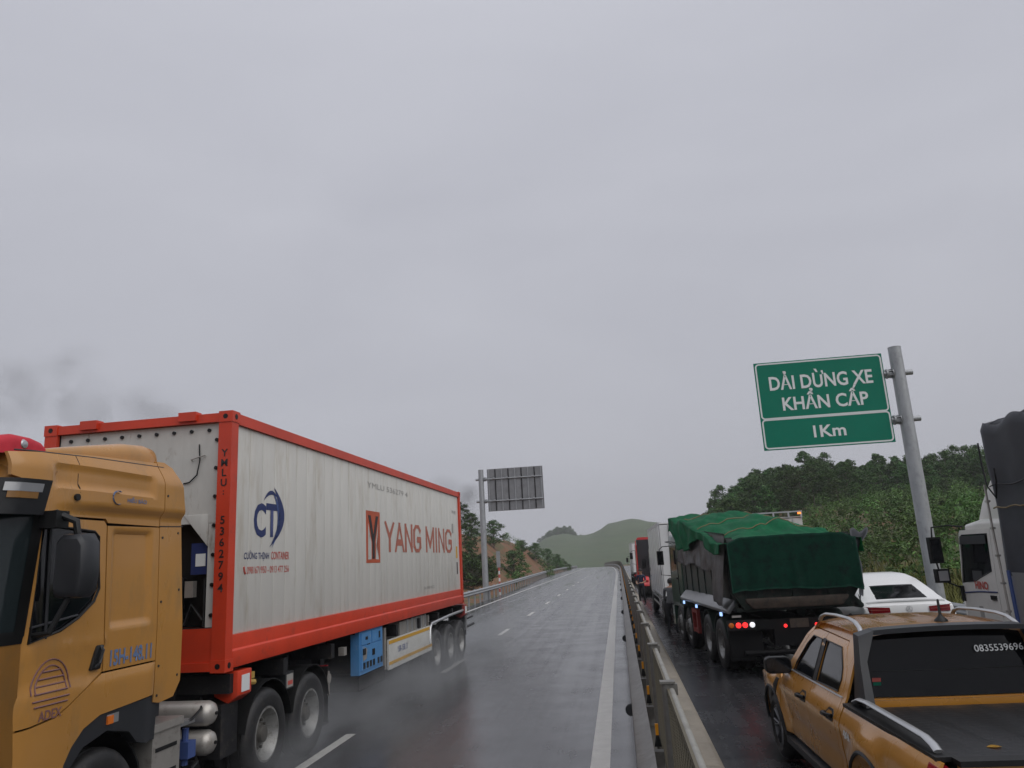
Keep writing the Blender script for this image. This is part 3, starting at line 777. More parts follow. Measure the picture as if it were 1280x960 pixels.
# small chainage marker on a striped post
MX, MY = -9.9, 64.0
mk = thing('marker_post', 'narrow grey marker plate on a red and white striped post behind the guardrail', 'marker post', off=(MX, MY, 0))
z0 = terrain(MX, MY)
obj('plate', B().bx(MX - .16, MX + .16, MY - .05, MY - .02, 1.95, 3.25, .01), 'galv', mk)
for k in range(8):
    obj('post_band', B().cyl((MX, MY + .05, z0 + (1.95 - z0) * k / 8), (MX, MY + .05, z0 + (1.95 - z0) * (k + 1) / 8), .075, n=10), 'brightred' if k % 2 else 'signwhite', mk)
obj('backing_post', B().cyl((MX, MY + .06, 1.9), (MX, MY + .06, 3.2), .05, n=8), 'galv', mk)
# ================================================================ VEGETATION
def leaf_cloud(bm, rnd, c, rad, n, size, flat=0.6):
    for _ in range(n):
        d = Vector((rnd.gauss(0, 1), rnd.gauss(0, 1), rnd.gauss(0, 1) * .8))
        d = d.normalized() * rad * (rnd.random() ** 0.45)
        p = Vector(c) + Vector((d.x, d.y, d.z * .75))
        nrm = (d.normalized() * .7 + Vector((rnd.uniform(-1, 1), rnd.uniform(-1, 1), rnd.uniform(-.2, 1.2)))).normalized()
        a = nrm.orthogonal().normalized(); a.rotate(Matrix.Rotation(rnd.uniform(0, 6.28), 3, nrm)); b_ = nrm.cross(a)
        s = size * rnd.uniform(.6, 1.35)
        v = [bm.verts.new(p + a * s * x + b_ * s * yv * flat) for x, yv in ((-1, 0), (-.1, -.55), (1, 0), (-.1, .55))]
        bm.faces.new(v)
def tree_meshes(seed, h, crown_r, base, nclump, nleaf, lsize):
    rnd = random.Random(seed)
    t = B()
    lean = Vector((rnd.uniform(-.05, .05), rnd.uniform(-.05, .05), 1))
    path = [Vector((0, 0, -.4))]
    for k in range(1, 7):
        z = h * .9 * k / 6; path.append(Vector((lean.x * z + rnd.uniform(-.08, .08), lean.y * z + rnd.uniform(-.08, .08), z)))
    r0 = .018 * h
    for k in range(6): t.cyl(path[k], path[k + 1], r0 * (1 - k / 6.6), r0 * (1 - (k + 1) / 6.6), n=7, cap=False)
    c = B()
    for k in range(nclump):
        f = (k + rnd.random()) / nclump
        z = base + (h - base) * f
        prof = math.sin(PI * min(1, (f * .82 + .16))) ** .7
        rr = crown_r * prof * (rnd.random() ** .5); a = rnd.uniform(0, 6.283)
        p = Vector((math.cos(a) * rr + lean.x * z, math.sin(a) * rr + lean.y * z, z))
        if rr > .3: 
            q = Vector((lean.x * z * .8, lean.y * z * .8, z - rr * .55)); t.cyl(q, p, .025, .01, n=4, cap=False)
        leaf_cloud(c.bm, rnd, p, crown_r * rnd.uniform(.15, .34), nleaf, lsize)
    return t.mesh('trunk', 60), c.mesh('crown', 180)
TREES = [tree_meshes(11 + i, h, r, b0, 74, 46, .165) for i, (h, r, b0) in enumerate(((7.2, 1.75, 1.5), (6.4, 1.6, 1.2), (8.0, 1.9, 2.0), (6.9, 1.5, 1.6), (5.6, 1.7, .8), (7.6, 1.6, 2.4)))]
ROUND = [tree_meshes(41 + i, h, r, b0, 74, 46, .15) for i, (h, r, b0) in enumerate(((4.6, 2.0, .7), (3.6, 1.7, .5), (5.4, 2.1, 1.0)))]
def plant_tree(src, name, label, x, y, s, m, group, z=None):
    tm, cm = src
    e = thing(name, label, 'tree', (x, y, terrain(x, y) if z is None else z), random.uniform(0, 6.28), group)
    e.scale = (s * 1.2, s * 1.2, s * random.uniform(.88, 1.08))
    obj('trunk', tm, 'bark', e); 
    me = cm
    if not me.materials: me.materials.append(M[m])
    o = obj('crown', me, m, e)
    if me.materials[0] != M[m]:
        o.material_slots[0].link = 'OBJECT'; o.material_slots[0].material = M[m]
    return e
rnd = random.Random(5)
GF = 'plantation trees along the top of the hillside'
LF = 'dark green plantation tree in the dense row along the hilltop'
n = 0
for row in range(5):
    x = 15.5 + row * .7
    while x < 62:
        yy = 109 + row * 3.2 + rnd.uniform(-1.6, 1.6) + 7 * smooth(34, 14, x) * 0
        plant_tree(TREES[rnd.randrange(6)], 'acacia_tree', LF, x + rnd.uniform(-.6, .6), yy, rnd.uniform(.72, .98) * (.80, .88, .95, 1.0, 1.0)[row], 'leafdark', GF)
        n += 1
        x += rnd.uniform(1.45, 2.15)
# the wood runs down to the road at its left end
for k in range(46):
    yy = rnd.uniform(92, 132); x = 12.2 + rnd.random() * 9 + (yy - 92) * .02
    plant_tree(TREES[rnd.randrange(6)], 'acacia_tree', 'dark tree in the wood where the hill comes down to the road', x, yy, rnd.uniform(.66, .95), 'leafdark', 'wood at the low end of the hill')
for (x, yy, s) in ((21.5, 92, .62), (23.2, 94, .66), (25, 93, .6), (27.5, 95, .66), (20, 88, .55), (29.5, 97, .6), (26.3, 89, .5), (31, 99, .62), (23.5, 85, .5)):
    plant_tree(TREES[rnd.randrange(6)], 'acacia_tree', 'slim light green tree with pale trunk above the bare orange patch', x, yy, s, 'leafmid', 'slim trees at the edge of the wood')

for k in range(70):
    x = 15 + 46 * k / 69 + rnd.uniform(-.5, .5); yy = rnd.uniform(106.5, 111)
    plant_tree(ROUND[rnd.randrange(3)], 'understorey_tree', 'low dark tree filling in below the hilltop plantation', x, yy, rnd.uniform(.42, .62), 'leafdark', 'understorey of the hilltop plantation')
# saplings planted over the slope
def shrub_mesh(seed, h, n, size):
    rr = random.Random(seed); c = B()
    for k in range(n):
        a = rr.uniform(0, 6.283); q = rr.random(); p = Vector((math.cos(a) * h * .32 * q, math.sin(a) * h * .32 * q, h * (.25 + .72 * rr.random() * (1 - .45 * q))))
        leaf_cloud(c.bm, rr, p, h * .20, 15, size)
    for k in range(4):
        a = rr.uniform(0, 6.283); c.cyl((0, 0, -.1), (math.cos(a) * h * .18, math.sin(a) * h * .18, h * .7), .014, .006, n=4, cap=False)
    return c.mesh('sapling', 180)
SHR = [shrub_mesh(70 + i, h, 16, .088) for i, h in enumerate((1.35, 1.1, 1.55, 1.2, .9, 1.7))]
SHG = [shrub_mesh(90 + i, h, 16, .09) for i, h in enumerate((1.5, 1.2, 1.8))]
pos = []
rnd = random.Random(21)
yy = 33.0
while yy < 107:
    stepx = 1.40 + yy * .009
    x = 10.6 + rnd.random()
    while x < 15 + yy * .42:
        px_, py_ = x + rnd.uniform(-.5, .5), yy + rnd.uniform(-.7, .7)
        if nz(px_ * .13, py_ * .10, 4) < .50 and not (16.5 < px_ < 20 and 88 < py_ < 97) and not (py_ < 47 and rnd.random() < .72): pos.append((px_, py_))
        x += stepx
    yy += 1.35 + yy * .007
LS = 'young green sapling on the planted hillside slope'
near = sorted(pos, key=lambda p: p[1])
for i, (x, yy) in enumerate(near[:290]):
    o = obj('sapling', SHR[rnd.randrange(6)] if rnd.random() < .8 else SHG[rnd.randrange(3)], 'leafsap', loc=(x, yy, terrain(x, yy) - .03), rotz=rnd.uniform(0, 6.28))
    s = rnd.uniform(.95, 1.6); o.scale = (s * 1.15, s * 1.15, s)
    tag(o, LS, 'sapling', 'saplings on the hillside')
far = near[290:]
verts, faces = [], []
srcs = []
for me in SHR:
    srcs.append(([v.co.copy() for v in me.vertices], [tuple(p.vertices) for p in me.polygons if len(p.vertices) == 4][::2]))
for x, yy in far:
    vv, ff = srcs[rnd.randrange(6)]
    s = rnd.uniform(.95, 1.7); a = rnd.uniform(0, 6.28); ca, sa = math.cos(a) * s, math.sin(a) * s
    o_ = len(verts); z = terrain(x, yy) - .03
    verts += [(x + v.x * ca - v.y * sa, yy + v.x * sa + v.y * ca, z + v.z * s) for v in vv]
    faces += [tuple(i + o_ for i in f) for f in ff]
me = bpy.data.meshes.new('saplings'); me.from_pydata(verts, [], faces)
o = obj('sapling_cover', me, 'leafsap'); tag(o, 'distant mass of young green saplings on the upper hillside', 'saplings', kind='stuff')

# rank grass along the foot of the slope
b = B(); rnd = random.Random(33)
for k in range(9000):
    x = 9.6 + abs(rnd.gauss(0, 1)) * 3.6; yy = rnd.uniform(14, 62) if k % 3 else rnd.uniform(26, 44)
    z = terrain(x, yy); h = rnd.uniform(.25, .75); a = rnd.uniform(0, 6.28); w = .018
    d = Vector((math.cos(a), math.sin(a), 0)); s = Vector((-d.y, d.x, 0)) * w
    p = Vector((x, yy, z - .03)); q = p + d * h * .25 + Vector((0, 0, h * .7)); r_ = p + d * h * .6 + Vector((0, 0, h))
    v = [b.bm.verts.new(t) for t in (p - s, p + s, q + s * .8, q - s * .8, r_)]
    b.bm.faces.new((v[0], v[1], v[2], v[3])); b.bm.faces.new((v[3], v[2], v[4]))
o = obj('grass', b, 'grassy', ang=180); tag(o, 'rank yellow green grass along the foot of the hillside', 'grass', kind='stuff')
rnd = random.Random(8)
for k in range(24):
    x, yy = 10.5 + rnd.random() * 5, 24 + rnd.random() * 30
    o = obj('bush', SHG[rnd.randrange(3)], 'leafmid', loc=(x, yy, terrain(x, yy) - .05), rotz=rnd.uniform(0, 6))
    s = rnd.uniform(.5, .8); o.scale = (s * 1.2, s * 1.2, s)
    tag(o, 'low leafy bush in the grass behind the sign pole', 'bush', 'bushes at the foot of the hillside')

# far soil bank: trees and bushes round the sign seen from behind
T1 = 'slender leafy tree between the container and the back of the sign'
for (x, yy, s, lab, src) in ((-17.4, 92, .62, T1, TREES[0]), (-19.5, 96, .55, T1, TREES[2]), (-16.0, 84, .5, T1, TREES[1])):
    plant_tree(src, 'slender_tree', lab, x, yy, s, 'leafmid', 'slender trees behind the container')
plant_tree(ROUND[2], 'round_tree', 'round dark tree on top of the soil bank beside the sign pole', -18.9, 118, .85, 'leafdark', None)
plant_tree(ROUND[0], 'round_tree', 'bright green bush-like tree on the soil bank above the marker post', -13.6, 101, .78, 'leafmid', None)
for (x, yy, s) in ((-14.3, 158, .72), (-13.2, 166, .6), (-13.8, 176, .62), (-12.9, 186, .52), (-16, 150, .7), (-12.4, 192, .45), (-17.5, 142, .66)):
    plant_tree(ROUND[rnd.randrange(3)], 'bank_tree', 'dark bushy tree on the tapering end of the soil bank', x, yy, s, 'leafdark', 'bushy trees at the end of the soil bank')
for k in range(46):
    yy = 62 + rnd.random() * 120; x = -10.4 - rnd.random() ** 1.5 * 12 + cx(yy)
    if nz(x * .2, yy * .1, 2) > .12: continue
    o = obj('bush', SHG[rnd.randrange(3)], 'leafmid', loc=(x, yy, terrain(x, yy) - .05), rotz=rnd.uniform(0, 6))
    s = rnd.uniform(.7, 1.5); o.scale = (s * 1.2, s * 1.2, s)
    tag(o, 'green bush scattered on the orange soil bank across the road', 'bush', 'bushes on the soil bank')
for (x, yy) in ((-13.2, 70), (-14.4, 73), (-13.6, 77), (-15.2, 68), (-16.4, 74)):
    plant_tree(ROUND[1], 'bank_tree', 'dense bush-like tree low behind the rear end of the container', x, yy, .8, 'leafmid', 'low trees behind the container')
# clump of trees on the far hill
for (x, s) in ((-71, .9), (-66, 1.25), (-60, 1.5), (-55, 1.75), (-50, 1.75), (-46, 1.6), (-41, 1.45), (-37, 1.1), (-32, .8), (-63, 1.3), (-53, 1.5), (-44, 1.6), (-58, 1.6), (-48, 1.5), (-68, 1.2), (-39, 1.3), (-74, .8), (-51, 1.7)):
    yy = 690 + rnd.uniform(-14, 10)
    plant_tree(ROUND[rnd.randrange(3)], 'hill_tree', 'dark tree in the clump on the shoulder of the far hill', x, yy, s, 'leafdark', 'clump of trees on the far hill', z=hillz(x, yy) - 1.6)
# ================================================================ ARTICULATED LORRY (oncoming)
TH = R(-1.0)
FRX, FRY = -4.34, 8.24                       # nearside front corner of the container
def lorry_base():
    n_ = Vector((math.cos(TH), math.sin(TH), 0)); return Vector((FRX, FRY, 0)) - n_ * 1.22
LB = lorry_base()
# lorry frame: x = 0 on its centre line, +x towards the median, y runs to its tail, container front at y = 0
def wheel_mesh(Rr, w, rimr, dish, kind):
    """tyre, rim and hub about the x axis; the outer face looks to +x"""
    t = B(); h = w / 2
    t.lathe([(rimr, -h + .02), (rimr + .03, -h), (Rr - .10, -h - .01), (Rr - .035, -h + .01), (Rr - .008, -h + .045), (Rr, -h * .5), (Rr - .014, -h * .46), (Rr - .014, -h * .40), (Rr, -h * .36),
             (Rr, -h * .05), (Rr - .014, -.02), (Rr - .014, .02), (Rr, h * .05), (Rr, h * .36), (Rr - .014, h * .40), (Rr - .014, h * .46), (Rr, h * .5), (Rr - .008, h - .045), (Rr - .035, h - .01), (Rr - .10, h + .01), (rimr + .03, h), (rimr, h - .02)], axis='x', n=40, closed=True)
    r = B(); f = h - .015
    if kind == 'steel':
        r.lathe([(rimr + .012, f + .004), (rimr - .012, f + .008), (rimr - .03, f - .03), (rimr - .045, f - dish * .6), (rimr - .07, f - dish), (rimr * .55, f - dish + .012), (rimr * .5, f - dish + .012), (rimr * .5, f - dish - .04), (rimr * .45, f - dish - .04)], axis='x', n=40, caps=(False, True))
    elif kind == 'front':
        r.lathe([(rimr + .012, f + .004), (rimr - .012, f + .008), (rimr - .03, f - .04), (rimr - .06, f - .02), (rimr * .62, f + dish), (rimr * .52, f + dish + .01), (rimr * .5, f + dish - .02)], axis='x', n=40, caps=(False, True))
    else:
        r.lathe([(rimr + .008, f + .004), (rimr - .01, f + .006), (rimr - .02, f - .05), (rimr - .03, f - .16), (.05, f - .16)], axis='x', n=40, caps=(False, True))
    hb = B()
    if kind == 'steel':
        hb.lathe([(rimr * .48, f - dish), (rimr * .46, f - dish + .03), (rimr * .34, f - dish + .05), (rimr * .30, f - dish * .25), (rimr * .2, f - dish * .18), (0, f - dish * .18)], axis='x', n=24)
        for k in range(10): a = k * PI / 5; hb.cyl((f - dish, rimr * .53 * math.cos(a), rimr * .53 * math.sin(a)), (f - dish + .045, rimr * .53 * math.cos(a), rimr * .53 * math.sin(a)), .018, n=6)
    elif kind == 'front':
        hb.lathe([(rimr * .5, f + dish), (rimr * .46, f + dish + .03), (rimr * .3, f + dish + .055), (0, f + dish + .06)], axis='x', n=24)
        for k in range(10): a = k * PI / 5; hb.cyl((f + dish, rimr * .57 * math.cos(a), rimr * .57 * math.sin(a)), (f + dish + .04, rimr * .57 * math.cos(a), rimr * .57 * math.sin(a)), .016, n=6)
    else:
        hb.lathe([(.07, f - .03), (.065, f - .012), (0, f - .01)], axis='x', n=20)
        for k in range(6):
            a = k * PI / 3
            for da in (-.16, .16):
                p0 = (f - .035, .05 * math.cos(a), .05 * math.sin(a)); p1 = (f - .01, (rimr - .015) * math.cos(a + da), (rimr - .015) * math.sin(a + da))
                hb.tube([p0, p1], .02, n=6, flat=(.024, .012))
    return t.mesh('wheel'), r.mesh('rim'), hb.mesh('hub')
WH = {'drive': wheel_mesh(.53, .30, .30, .13, 'steel'), 'front': wheel_mesh(.53, .32, .30, .05, 'front'), 'trail': wheel_mesh(.50, .30, .285, .12, 'steel'),
      'light': wheel_mesh(.45, .24, .25, .10, 'steel'), 'pickup': wheel_mesh(.39, .265, .235, .05, 'alloy'), 'suv': wheel_mesh(.375, .28, .265, .05, 'alloy')}
def wheel(kind, parent, x, y, z, out, rim='rim', dual=False):
    t, r, h = WH[kind]
    off = Vector(parent.get('_off') or (0, 0, 0))
    o = obj('wheel', t, 'rubber', parent, loc=Vector((x, y, z)) - off, rotz=0 if out > 0 else PI)
    for nm, me, m in (('rim', r, rim), ('hub', h, 'rimdark' if rim != 'alloy' else 'alloy')): 
        q = obj(nm, me, m, o, loc=(0, 0, 0))
    if dual:
        o2 = obj('inner_tyre', t, 'rubber', o, loc=(-.33, 0, 0))
    return o

# ---------------------------------------------------------------- container
ct = thing('shipping_container', 'white refrigerated shipping container with red frame reading YANG MING', 'container', LB, TH, off=(0, 6.1, 1.39))
ZB, ZT, CL = 1.39, 4.29, 12.19
for sx in (-1, 1):
    for yy, nm in ((0, 'f'), (CL, 'r')):
        y0, y1 = (0.006, .16) if nm == 'f' else (CL - .16, CL - .006)
        obj('corner_post', B().bx(sx * 1.215, sx * 1.05, y0, y1, ZB + .12, ZT - .12, .012), 'red', ct)
        for zc in (ZB, ZT - .118):
            ya, yb = (0, .178) if nm == 'f' else (CL - .178, CL)
            cc = obj('corner_casting', B().bx(sx * 1.222, sx * 1.05, ya - .004, yb + .004, zc - .006, zc + .124, .012), 'red', ct)
            obj('casting_hole', B().cyl((sx * 1.2, (ya + yb) / 2, zc + .06), (sx * 1.2245, (ya + yb) / 2, zc + .06), .033, n=14), 'black', cc)
            fy_ = ya - .0065 if nm == 'f' else yb + .0065
            obj('casting_hole', B().cyl((sx * 1.135, fy_, zc + .06), (sx * 1.135, (ya + yb) / 2, zc + .06), .03, n=14), 'black', cc)
    obj('top_rail', B().bx(sx * 1.21, sx * 1.12, .17, CL - .17, ZT - .135, ZT - .008, .012), 'red', ct)
    lo = B().prism([(sx * 1.205, ZB + .37), (sx * 1.10, ZB + .37), (sx * 1.10, ZB + .02), (sx * 1.217, ZB + .02), (sx * 1.217, ZB + .20), (sx * 1.192, ZB + .215)], 'y', .165, CL - .165, .006)
    obj('bottom_rail', lo, 'red', ct)
    # side wall: flat panel with shallow pressed ribs
    w = B(); w.bx(sx * 1.17, sx * 1.12, .155, CL - .155, ZB + .36, ZT - .125)
    wl = obj('side_wall', w, 'boxwhite', ct)
    if sx > 0:
        yy = .20; k = 0
        while yy < CL - .45:
            wd = .335
            p = B().prism([(1.171, yy + .004), (1.1755, yy + .010), (1.1755, yy + wd - .010), (1.171, yy + wd - .004)], 'z', ZB + .375, ZT - .14, .002)
            p.xf(Matrix.Translation((0, 0, 0)))
            obj('wall_panel', p, 'boxwhite', wl)
            yy += wd; k += 1
obj('roof', B().bx(-1.15, 1.15, .16, CL - .16, ZT - .06, ZT - .02), 'boxwhite', ct)
obj('front_header', B().bx(-1.05, 1.05, .01, .13, ZT - .115, ZT - .012, .012), 'red', ct)
for x_ in (-.62, .66): obj('header_lug', B().bx(x_ - .11, x_ + .11, -.03, .10, ZT - .085, ZT + .02, .015), 'red', ct)
obj('front_sill', B().bx(-1.05, 1.05, .02, .16, ZB + .01, ZB + .46, .02), 'red', ct)
obj('sill_lip', B().bx(-1.05, 1.05, .0, .05, ZB + .01, ZB + .10, .02), 'red', ct)
obj('rear_sill', B().bx(-1.05, 1.05, CL - .15, CL - .01, ZB + .01, ZB + .2, .02), 'red', ct)
obj('rear_header', B().bx(-1.05, 1.05, CL - .15, CL - .01, ZT - .16, ZT - .02, .02), 'red', ct)
for sx in (-1, 1):
    dr_ = obj('rear_door', B().bx(sx * .01, sx * 1.04, CL - .10, CL - .04, ZB + .21, ZT - .17, .01), 'boxwhite', ct)
    for t in (.3, .75): obj('lock_rod', B().cyl((sx * t, CL - .02, ZB + .2), (sx * t, CL - .02, ZT - .2), .02, n=8), 'silver', dr_)
# reefer unit at the front end
rf_ = obj('reefer_panel', B().bx(-1.045, 1.045, .07, .15, ZB + 1.62, ZT - .12, .008), 'reefer', ct)
obj('reefer_panel', B().bx(.93, 1.045, .07, .15, ZB + .47, ZB + 1.615, .008), 'reefer', ct)
obj('reefer_panel', B().bx(-1.045, -.93, .07, .15, ZB + .47, ZB + 1.615, .008), 'reefer', ct)
obj('reefer_panel', B().prism([(.62, ZB + 1.72), (.925, ZB + 1.72), (.925, ZB + 1.36)], 'y', .06, .12, .006), 'reefer', ct)
obj('machine_recess', B().bx(-.93, .93, .30, .36, ZB + .47, ZB + 1.62), 'black', ct)
obj('compressor', B().cyl((.45, .2, ZB + .55), (.45, .2, ZB + 1.0), .12, n=18).cyl((.45, .2, ZB + 1.0), (.45, .2, ZB + 1.05), .12, .07, n=18), 'charcoal', ct)
obj('control_box', B().bx(.70, .90, .12, .29, ZB + 1.05, ZB + 1.4, .01), 'navy', ct)
obj('control_label', B().bx(.76, .88, .112, .12, ZB + 1.14, ZB + 1.28, .004), 'signwhite', ct)
obj('condenser_fan', B().lathe([(.30, .10), (.34, .10), (.34, .28), (.30, .28)], (-.25, 0, ZB + 1.0), 'y', 28, True), 'charcoal', ct)
obj('pipe', B().tube([(.66, .1, ZB + .5), (.74, .1, ZB + .72), (.88, .1, ZB + .55)], .018, 8).tube([(.90, .09, ZB + .48), (.90, .09, ZB + 1.0)], .014, 8), 'black', ct)
obj('junction_box', B().bx(.66, .76, .08, .16, ZB + .80, ZB + .98, .02), 'tank', ct)
obj('gasket', B().bx(1.042, 1.054, .055, .14, ZB + .46, ZT - .12).bx(-1.054, -1.042, .055, .14, ZB + .46, ZT - .12).bx(-1.05, 1.05, .055, .14, ZB + .455, ZB + .47), 'black', ct)
bolts = [(-.9 + .225 * k, ZT - .20) for k in range(9)] + [(1.0, ZB + .6 + .33 * k) for k in range(7)] + [(-1.0, ZB + .6 + .33 * k) for k in range(7)]
for x_, z_ in bolts: obj('bolt', B().cyl((x_, .05, z_), (x_, .08, z_), .022, n=8), 'black', rf_)
obj('grab_cable', B().tube([(.78, .06, ZT - .36), (.80, .05, ZT - .55), (.77, .05, ZT - .72), (.68, .05, ZT - .80), (.60, .06, ZT - .81)], .008, 6), 'black', rf_)
obj('grab_handle', B().tube([(.70, .06, ZT - .55), (.70, .03, ZT - .54), (.86, .03, ZT - .50), (.86, .06, ZT - .50)], .008, 6), 'tank', rf_)
# lettering
YD, NX, ZU = Vector((0, 1, 0)), Vector((1, 0, 0)), Vector((0, 0, 1))
for k, ch in enumerate('YMLU:'):
    text(ch, 'blackprint', ct, (1.135, .002, 3.80 - k * .115), (1, 0, 0), ZU, h=.085 if ch != ':' else .05, stretch=1.0, bold=.02)
for k, ch in enumerate('5362794'):
    text(ch, 'blackprint', ct, (1.135, .002, 3.03 - k * .125), (1, 0, 0), ZU, h=.092, stretch=1.0, bold=.02)
SXL = 1.179
def sidetext(s_, m, ya, yb, z, h, bold=.0, lx=SXL): return text(s_, m, ct, (lx, (ya + yb) / 2, z), YD, ZU, w=yb - ya, h=h, bold=bold)
sidetext('C', 'navy', .66, .98, 3.06, .42, .03); sidetext('T', 'navy', .98, 1.30, 3.07, .42, .03)
def crescent(p0, p1, p2, q1, m, n=18):
    b = B(); A = []; Q = []
    for k in range(n + 1):
        t = k / n
        f = lambda a, c_, d: ((1 - t) ** 2 * a[0] + 2 * t * (1 - t) * c_[0] + t * t * d[0], (1 - t) ** 2 * a[1] + 2 * t * (1 - t) * c_[1] + t * t * d[1])
        a, q = f(p0, p1, p2), f(p0, q1, p2)
        A.append([b.bm.verts.new((SXL + e, a[0], a[1])) for e in (-.003, .002)]); Q.append([b.bm.verts.new((SXL + e, q[0], q[1])) for e in (-.003, .002)])
    for k in range(n): b.bm.faces.new((A[k][1], A[k + 1][1], Q[k + 1][1], Q[k][1]))
    return obj('emblem', b, m, ct)
crescent((1.18, 3.50), (1.86, 3.10), (1.08, 2.73), (1.52, 3.10), 'navy')
crescent((1.12, 3.47), (1.62, 3.12), (1.14, 2.72), (1.47, 3.12), 'navyfade')
crescent((.90, 3.30), (1.08, 3.56), (1.30, 3.36), (1.10, 3.46), 'navy')
sidetext('CƯỜNG THỊNH', 'navy', .44, 1.08, 2.63, .125, .01); sidetext('CONTAINER', 'brightred', 1.14, 1.66, 2.63, .10, .01)
sidetext('0981671950 - 0913 477 256', 'brightred', .52, 1.66, 2.46, .085, .006)
obj('emblem', B().tube([(SXL, .44, 2.50), (SXL, .455, 2.45), (SXL, .48, 2.42)], .014, 6), 'brightred', ct)
eb = obj('emblem', B().bx(SXL - .004, SXL + .001, 4.72, 5.46, 2.50, 3.40), 'orangered', ct)
obj('emblem_letter', B().prism([(4.82, 3.32), (4.95, 3.32), (5.09, 2.98), (5.23, 3.32), (5.36, 3.32), (5.15, 2.85), (5.15, 2.57), (5.03, 2.57), (5.03, 2.85)], 'x', SXL + .001, SXL + .005), 'blackprint', eb)
for ya, yb in ((4.80, 4.98), (5.20, 5.38)): obj('emblem_field', B().prism([(ya, 2.56), (yb, 2.56), (yb if ya < 5 else ya + .02, 2.86), (ya + .02 if ya < 5 else yb - .02, 3.18)], 'x', SXL + .001, SXL + .003), 'reefer', eb)
def stroke_letter(ch, ya, yb, z0, z1, th):
    """painted block letter built from straight strokes on the wall"""
    w, h_ = yb - ya, z1 - z0
    S_ = {'Y': [[(0, 1), (.5, .48)], [(1, 1), (.5, .48)], [(.5, .5), (.5, 0)]], 'A': [[(0, 0), (.5, 1)], [(1, 0), (.5, 1)], [(.2, .32), (.8, .32)]], 'N': [[(0, 0), (0, 1)], [(0, 1), (1, 0)], [(1, 0), (1, 1)]],
          'G': [[(1, .80), (.74, 1), (.26, 1), (0, .78), (0, .22), (.26, 0), (.74, 0), (1, .20), (1, .46), (.55, .46)]], 'M': [[(0, 0), (0, 1)], [(0, 1), (.5, .25)], [(.5, .25), (1, 1)], [(1, 1), (1, 0)]], 'I': [[(.5, 0), (.5, 1)]]}[ch]
    b = B(); lay = 0
    for st in S_:
        for p0, p1 in zip(st, st[1:]):
            A = Vector((ya + p0[0] * w, z0 + p0[1] * h_)); Q = Vector((ya + p1[0] * w, z0 + p1[1] * h_)); d = (Q - A).normalized(); n_ = Vector((-d.y, d.x)) * th / 2
            A -= d * th * .35; Q += d * th * .35; x_ = SXL + .0004 * lay; lay += 1
            v = [b.bm.verts.new((x_, q.x, min(z1 + th * .1, max(z0 - th * .1, q.y)))) for q in (A - n_, Q - n_, Q + n_, A + n_)]
            b.bm.faces.new(v)
    return obj('lettering', b, 'rustred', ct)
for ch, ya, yb in (('Y', 5.80, 6.28), ('A', 6.42, 6.94), ('N', 7.10, 7.54), ('G', 7.72, 8.20), ('M', 8.72, 9.34), ('I', 9.58, 9.62), ('N', 9.86, 10.34), ('G', 10.56, 11.12)):
    stroke_letter(ch, ya, yb, 2.70, 3.25, .125)
sidetext('YMLU 536279 4', 'greyprint', 4.8, 7.3, 3.86, .10)
sidetext('YM 45R1', 'greyprint', 11.25, 11.75, 3.72, .09); sidetext('34.000 KG', 'greyprint', 8.4, 9.3, 1.93, .06)
obj('warning_sticker', B().bx(SXL - .003, SXL + .001, 11.62, 11.78, 2.55, 2.85), 'yellowstripe', ct)
obj('warning_sticker', B().bx(SXL - .003, SXL + .001, 11.66, 11.76, 2.15, 2.45), 'blackprint', ct)
obj('data_plate', B().bx(SXL - .003, SXL + .001, 11.25, 11.40, 3.18, 3.42), 'greyprint', ct)

# ---------------------------------------------------------------- semi-trailer
tr = thing('semi_trailer', 'dark container chassis trailer with blue generator box and white side board', 'trailer', LB, TH, off=(0, 8, 0))
for sx in (-1, 1):
    obj('chassis_rail', B().bx(sx * .42, sx * .56, .15, 12.25, .98, 1.36, .01).bx(sx * .36, sx * .62, .15, 12.25, 1.345, 1.38).bx(sx * .36, sx * .62, .15, 12.25, .96, .985), 'chassis', tr)
for yy in (.25, 1.6, 3.2, 4.8, 6.4, 8.0, 9.6, 11.0, 12.1):
    obj('cross_member', B().bx(-1.18, 1.18, yy - .06, yy + .06, 1.14, 1.34, .008), 'chassis', tr)
for yy, in ((.25,), (12.1,)):
    for sx in (-1, 1):
        br = obj('twist_lock_bracket', B().prism([(.95 * sx, 1.36), (1.235 * sx, 1.36), (1.235 * sx, 1.10), (1.12 * sx, 1.02), (.95 * sx, 1.10)], 'y', yy + .02, yy + .34, .01), 'redframe' if yy > 1 else 'red', tr)
        obj('label_plate', B().bx(sx * 1.236, sx * 1.242, yy + .1, yy + .28, 1.13, 1.31), 'signwhite', br)
        obj('twist_lock_lever', B().cyl((sx * 1.18, yy + .36, 1.2), (sx * 1.18, yy + .50, 1.18), .035, n=8).bx(sx * 1.1, sx * 1.2, yy + .34, yy + .48, 1.23, 1.30, .01), 'yellowdull', br)
for sx in (-1, 1):
    lg = obj('landing_leg', B().bx(sx * .78, sx * .92, 3.35, 3.5, .45, 1.3, .01).bx(sx * .81, sx * .89, 3.375, 3.475, .22, .5), 'chassis', tr)
    obj('foot', B().bx(sx * .72, sx * .98, 3.3, 3.55, .18, .23, .01), 'chassis', lg)
gb = obj('generator_box', B().bx(1.02, 1.17, 4.36, 5.55, .72, 1.40, .02), 'blue', tr)
obj('generator_door', B().bx(1.171, 1.185, 4.42, 5.49, .78, 1.16, .006).bx(1.171, 1.185, 4.42, 4.92, 1.18, 1.37, .005).bx(1.171, 1.185, 4.96, 5.49, 1.18, 1.37, .005), 'blue', gb)
